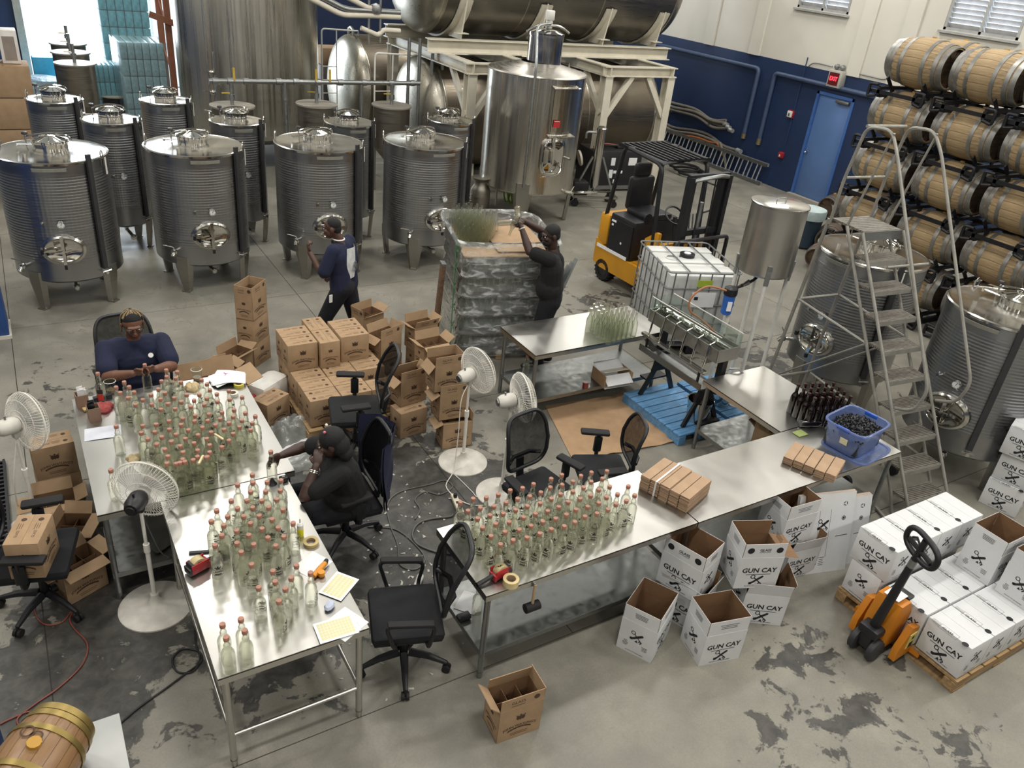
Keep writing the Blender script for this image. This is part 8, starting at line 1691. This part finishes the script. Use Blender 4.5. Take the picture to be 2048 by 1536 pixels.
# ---------------------------------------------------------------- floor things
p=G(538,812); t=T('white_jug','white plastic canister with a red label lying between the table and the pallet','canister',(p.x,p.y,.0),R(35)); m=MB(); m.box((0,0,.2),(.42,.26,.28),bev=.07); m.build('jug_body',MWHT,t); MB().box((-.1,-.131,.2),(.16,.003,.12)).build('red_label',M_('crimson_label','7d1f2a',.5),t); m=MB(); m.cyl((-.21,0,.22),(-.26,0,.22),.03,seg=14); m.build('jug_cap',M_('crimson_cap','9c2a35',.4),t); MB().box((0,0,.03),(.42,.26,.06),bev=.01).build('red_base',bpy.data.materials['crimson_label'],t)
MBAG=film('pale_plastic_bag','c9cdc8',.5,.25,.5)
def film_heap(label,px,w,d,h,seed,mat,rz=0,name='plastic_sheet'):
    p=G(*px); n=18; m=MB(); V=[];F=[]
    for j in range(n+1):
        for i in range(n+1): u=i/n*2-1; v=j/n*2-1; f=max(0,1-u*u)*max(0,1-v*v); V.append((u*w/2+.04*noise.noise((u*2,v*2,seed)),v*d/2+.04*noise.noise((u*2,v*2,seed+5)),.008+h*f**.5*(.55+.9*abs(noise.noise((u*2.3,v*2.3,seed+9))))))
    for j in range(n):
        for i in range(n): q=j*(n+1)+i; F.append((q,q+1,q+n+2,q+n+1))
    m.add(V,F); o=m.build(name,mat,ang=180); o.location=(p.x,p.y,0); o.rotation_euler=(0,0,rz); tag(o,label,'plastic sheet','loose plastic on the floor')
film_heap('pale crumpled plastic bag on the floor by the empty office chair',(580,868),.5,.4,.2,1,MBAG,.4,'plastic_bag'); film_heap('flat white plastic sheet on the floor below the crumpled bag',(590,905),.5,.25,.06,2,MPAPER,.3); film_heap('clear plastic sheet on the floor behind the seated man',(620,925),.5,.3,.08,3,MBAG,-.2)
p=G(868,1088) if 0 else G(876,1092); t=T('power_adapter','white plastic bottle shaped piece lying on the floor by the cable loops','bottle',(2.14,4.22,.03),R(-40)); m=MB(); m.lathe([(0,-.07),(.026,-.068),(.028,-.06),(.026,.05),(.012,.07),(0,.072)],16,M=Matrix.Rotation(R(90),4,'X')); m.build('white_piece',MWHT,t)
def cable(label,pts,r,mat,name='cable',closed=False,n=8):
    m=MB(); P=[Vector((G(*p).x,G(*p).y,r+.001)) for p in pts]; m.tube(spline(P,n,closed),r,6,closed=closed); return tag(m.build(name,mat,ang=180),label,'cable')
MCB1=M_('grey_cable','5d5c58',.5); MCB2=M_('red_brown_cable','7c4338',.5); MCBL=M_('black_cable','1a1a1c',.5)
cable('black cord looping on the floor left of the near table, running to the steel corner',[(390,1262),(392,1290),(400,1320),(385,1345),(355,1345),(345,1320),(365,1300),(398,1305),(402,1325),(370,1350),(330,1380),(280,1415),(233,1455)],.007,MCBL)
cable('red brown cord winding across the floor at lower left',[(75,1180),(70,1225),(90,1250),(125,1245),(150,1215),(140,1240),(150,1260),(175,1290),(165,1330),(120,1375),(70,1410),(35,1440),(50,1460),(70,1445),(60,1425),(20,1440),(0,1450)],.006,MCB2)
cable('grey cable in wide loops on the floor behind the seated man',[(735,1055),(790,1060),(830,1090),(850,1120),(830,1140),(800,1130),(795,1090),(780,1050),(775,1010),(800,985),(860,970),(890,962),(905,975),(880,990),(850,985),(830,1000),(840,1020),(830,1040)],.006,MCB1)
cable('grey cable from the near chair to the white power strip',[(905,1110),(870,1105),(835,1090),(825,1070),(835,1050),(860,1040),(900,1035),(905,1030)],.009,MCB1)
cable('thin white cord running over the floor from the standing fan',[(895,905),(890,930),(920,960),(945,985),(955,995),(985,1000),(1005,985)],.004,MWHT)
p=G(908,1000); t=T('power_strip','cream power strip standing on edge behind the right hand table','power strip',(p.x-.02,p.y-.1,.0),R(78)); m=MB(); m.box((0,0,.03),(.28,.055,.04),bev=.006); m.build('strip_body',M_('cream_plastic','cfc6b2',.5),t)
for k in range(3): MB().box((-.08+.08*k,0,.051),(.03,.025,.004)).build('socket',MBLK,t)
m=MB(); m.box((.08,.0,.07),(.03,.03,.035),bev=.004); m.box((-.08,0,.07),(.03,.03,.035),bev=.004); m.build('plug',MBLR,t)
# scraps of white paper on the floor: too many to count
m=MB(); rs=random.Random(21)
for k in range(150):
    cxy=rs.choice(((2.35,5.3,.5,.6),(2.1,4.6,.3,.5),(1.5,3.9,.3,.6),(2.6,4.7,.5,.5),(2.0,3.9,.25,.5))); x=rs.gauss(cxy[0],cxy[2]*.6); y=rs.gauss(cxy[1],cxy[3]*.6); a=rs.uniform(0,3); w=rs.uniform(.005,.02); d=rs.uniform(.003,.009); c_,s_=math.cos(a),math.sin(a); h=rs.uniform(.002,.008)
    m.add([(x+u*w*c_-v*d*s_,y+u*w*s_+v*d*c_,.0015+(h if u*v>0 else 0)) for u,v in ((-1,-1),(1,-1),(1,1),(-1,1))],[(0,1,2,3)])
tag(m.build('paper_scraps',M_('scuffed_paper','b5b2aa',.8)),'scattered white paper and tape scraps on the dark floor between the tables','paper','',kind='stuff')
# floor grate at the far left
ga=G(45,880); gb=G(0,880); t=T('floor_grate','dark steel grating panel at the far left picture edge','grate',(-.86,6.35,.0)); 
for k in range(26): MB().bar((-.3,-.75+.06*k,.03),(.3,-.75+.06*k,.03),.022,.035).build('grate_bar',MRACK,t)
for x in (-.3,.0,.3): MB().bar((x,-.78,.03),(x,.78,.03),.02,.04).build('grate_frame',MRACK,t)
# near corner: small display barrel on a steel table
zt=.95; t=T('steel_counter','steel topped counter at the lower left picture corner','table',(-.42,2.98,0)); m=MB(); m.box((.0,-.25,zt-.015),(.76,.8,.03),bev=.004); m.build('counter_top',steel('grey_counter_top','a9a9a6',.5),t)
for x in (-.33,.33):
    for y in (-.6,.1): MB().cyl((x,y,0),(x,y,zt-.03),.02,seg=10).build('leg',MGAL,t)
PB4=barrel_protos(.5,wood('varnished_oak','76583c','8f6e4b',1,2.4,.35,.1)); MBRS=M_('brass_hoop','8f7c4a',.4,.8)
q=barrel(PB4,'small varnished display barrel with brass hoops at the lower left corner',(-.40,2.83,zt+.178),R(-35),.2,name='display_barrel')
for k,o in enumerate([c_ for c_ in q.children if c_.name.startswith('hoop')]): o.data=o.data.copy(); o.data.materials[0]=MBRS
m=MB(); MM=frame((.0,0,.178),(1,0,0),(0,1,0)); ringp(m,-.025,.05,.022,.03,MM); ringp(m,.025,.03,.022,.03,MM); m.build('burnt_mark',MINKB,q)
t=T('painted_board','navy blue painted board standing at the lower left picture edge','board',(-.72,3.25,0),R(-30)); MB().box((0,0,.5),(.05,.5,1.0),bev=.005).build('panel',MBLU,t); MB().box((0,0,1.0),(.06,.5,.02)).build('panel_cap',MGAL,t)
sc.cycles.transparent_max_bounces=40; sc.cycles.max_bounces=14; sc.cycles.transmission_bounces=12; sc.cycles.glossy_bounces=6
sc.cycles.caustics_refractive=False; sc.cycles.caustics_reflective=False; sc.cycles.sample_clamp_indirect=6
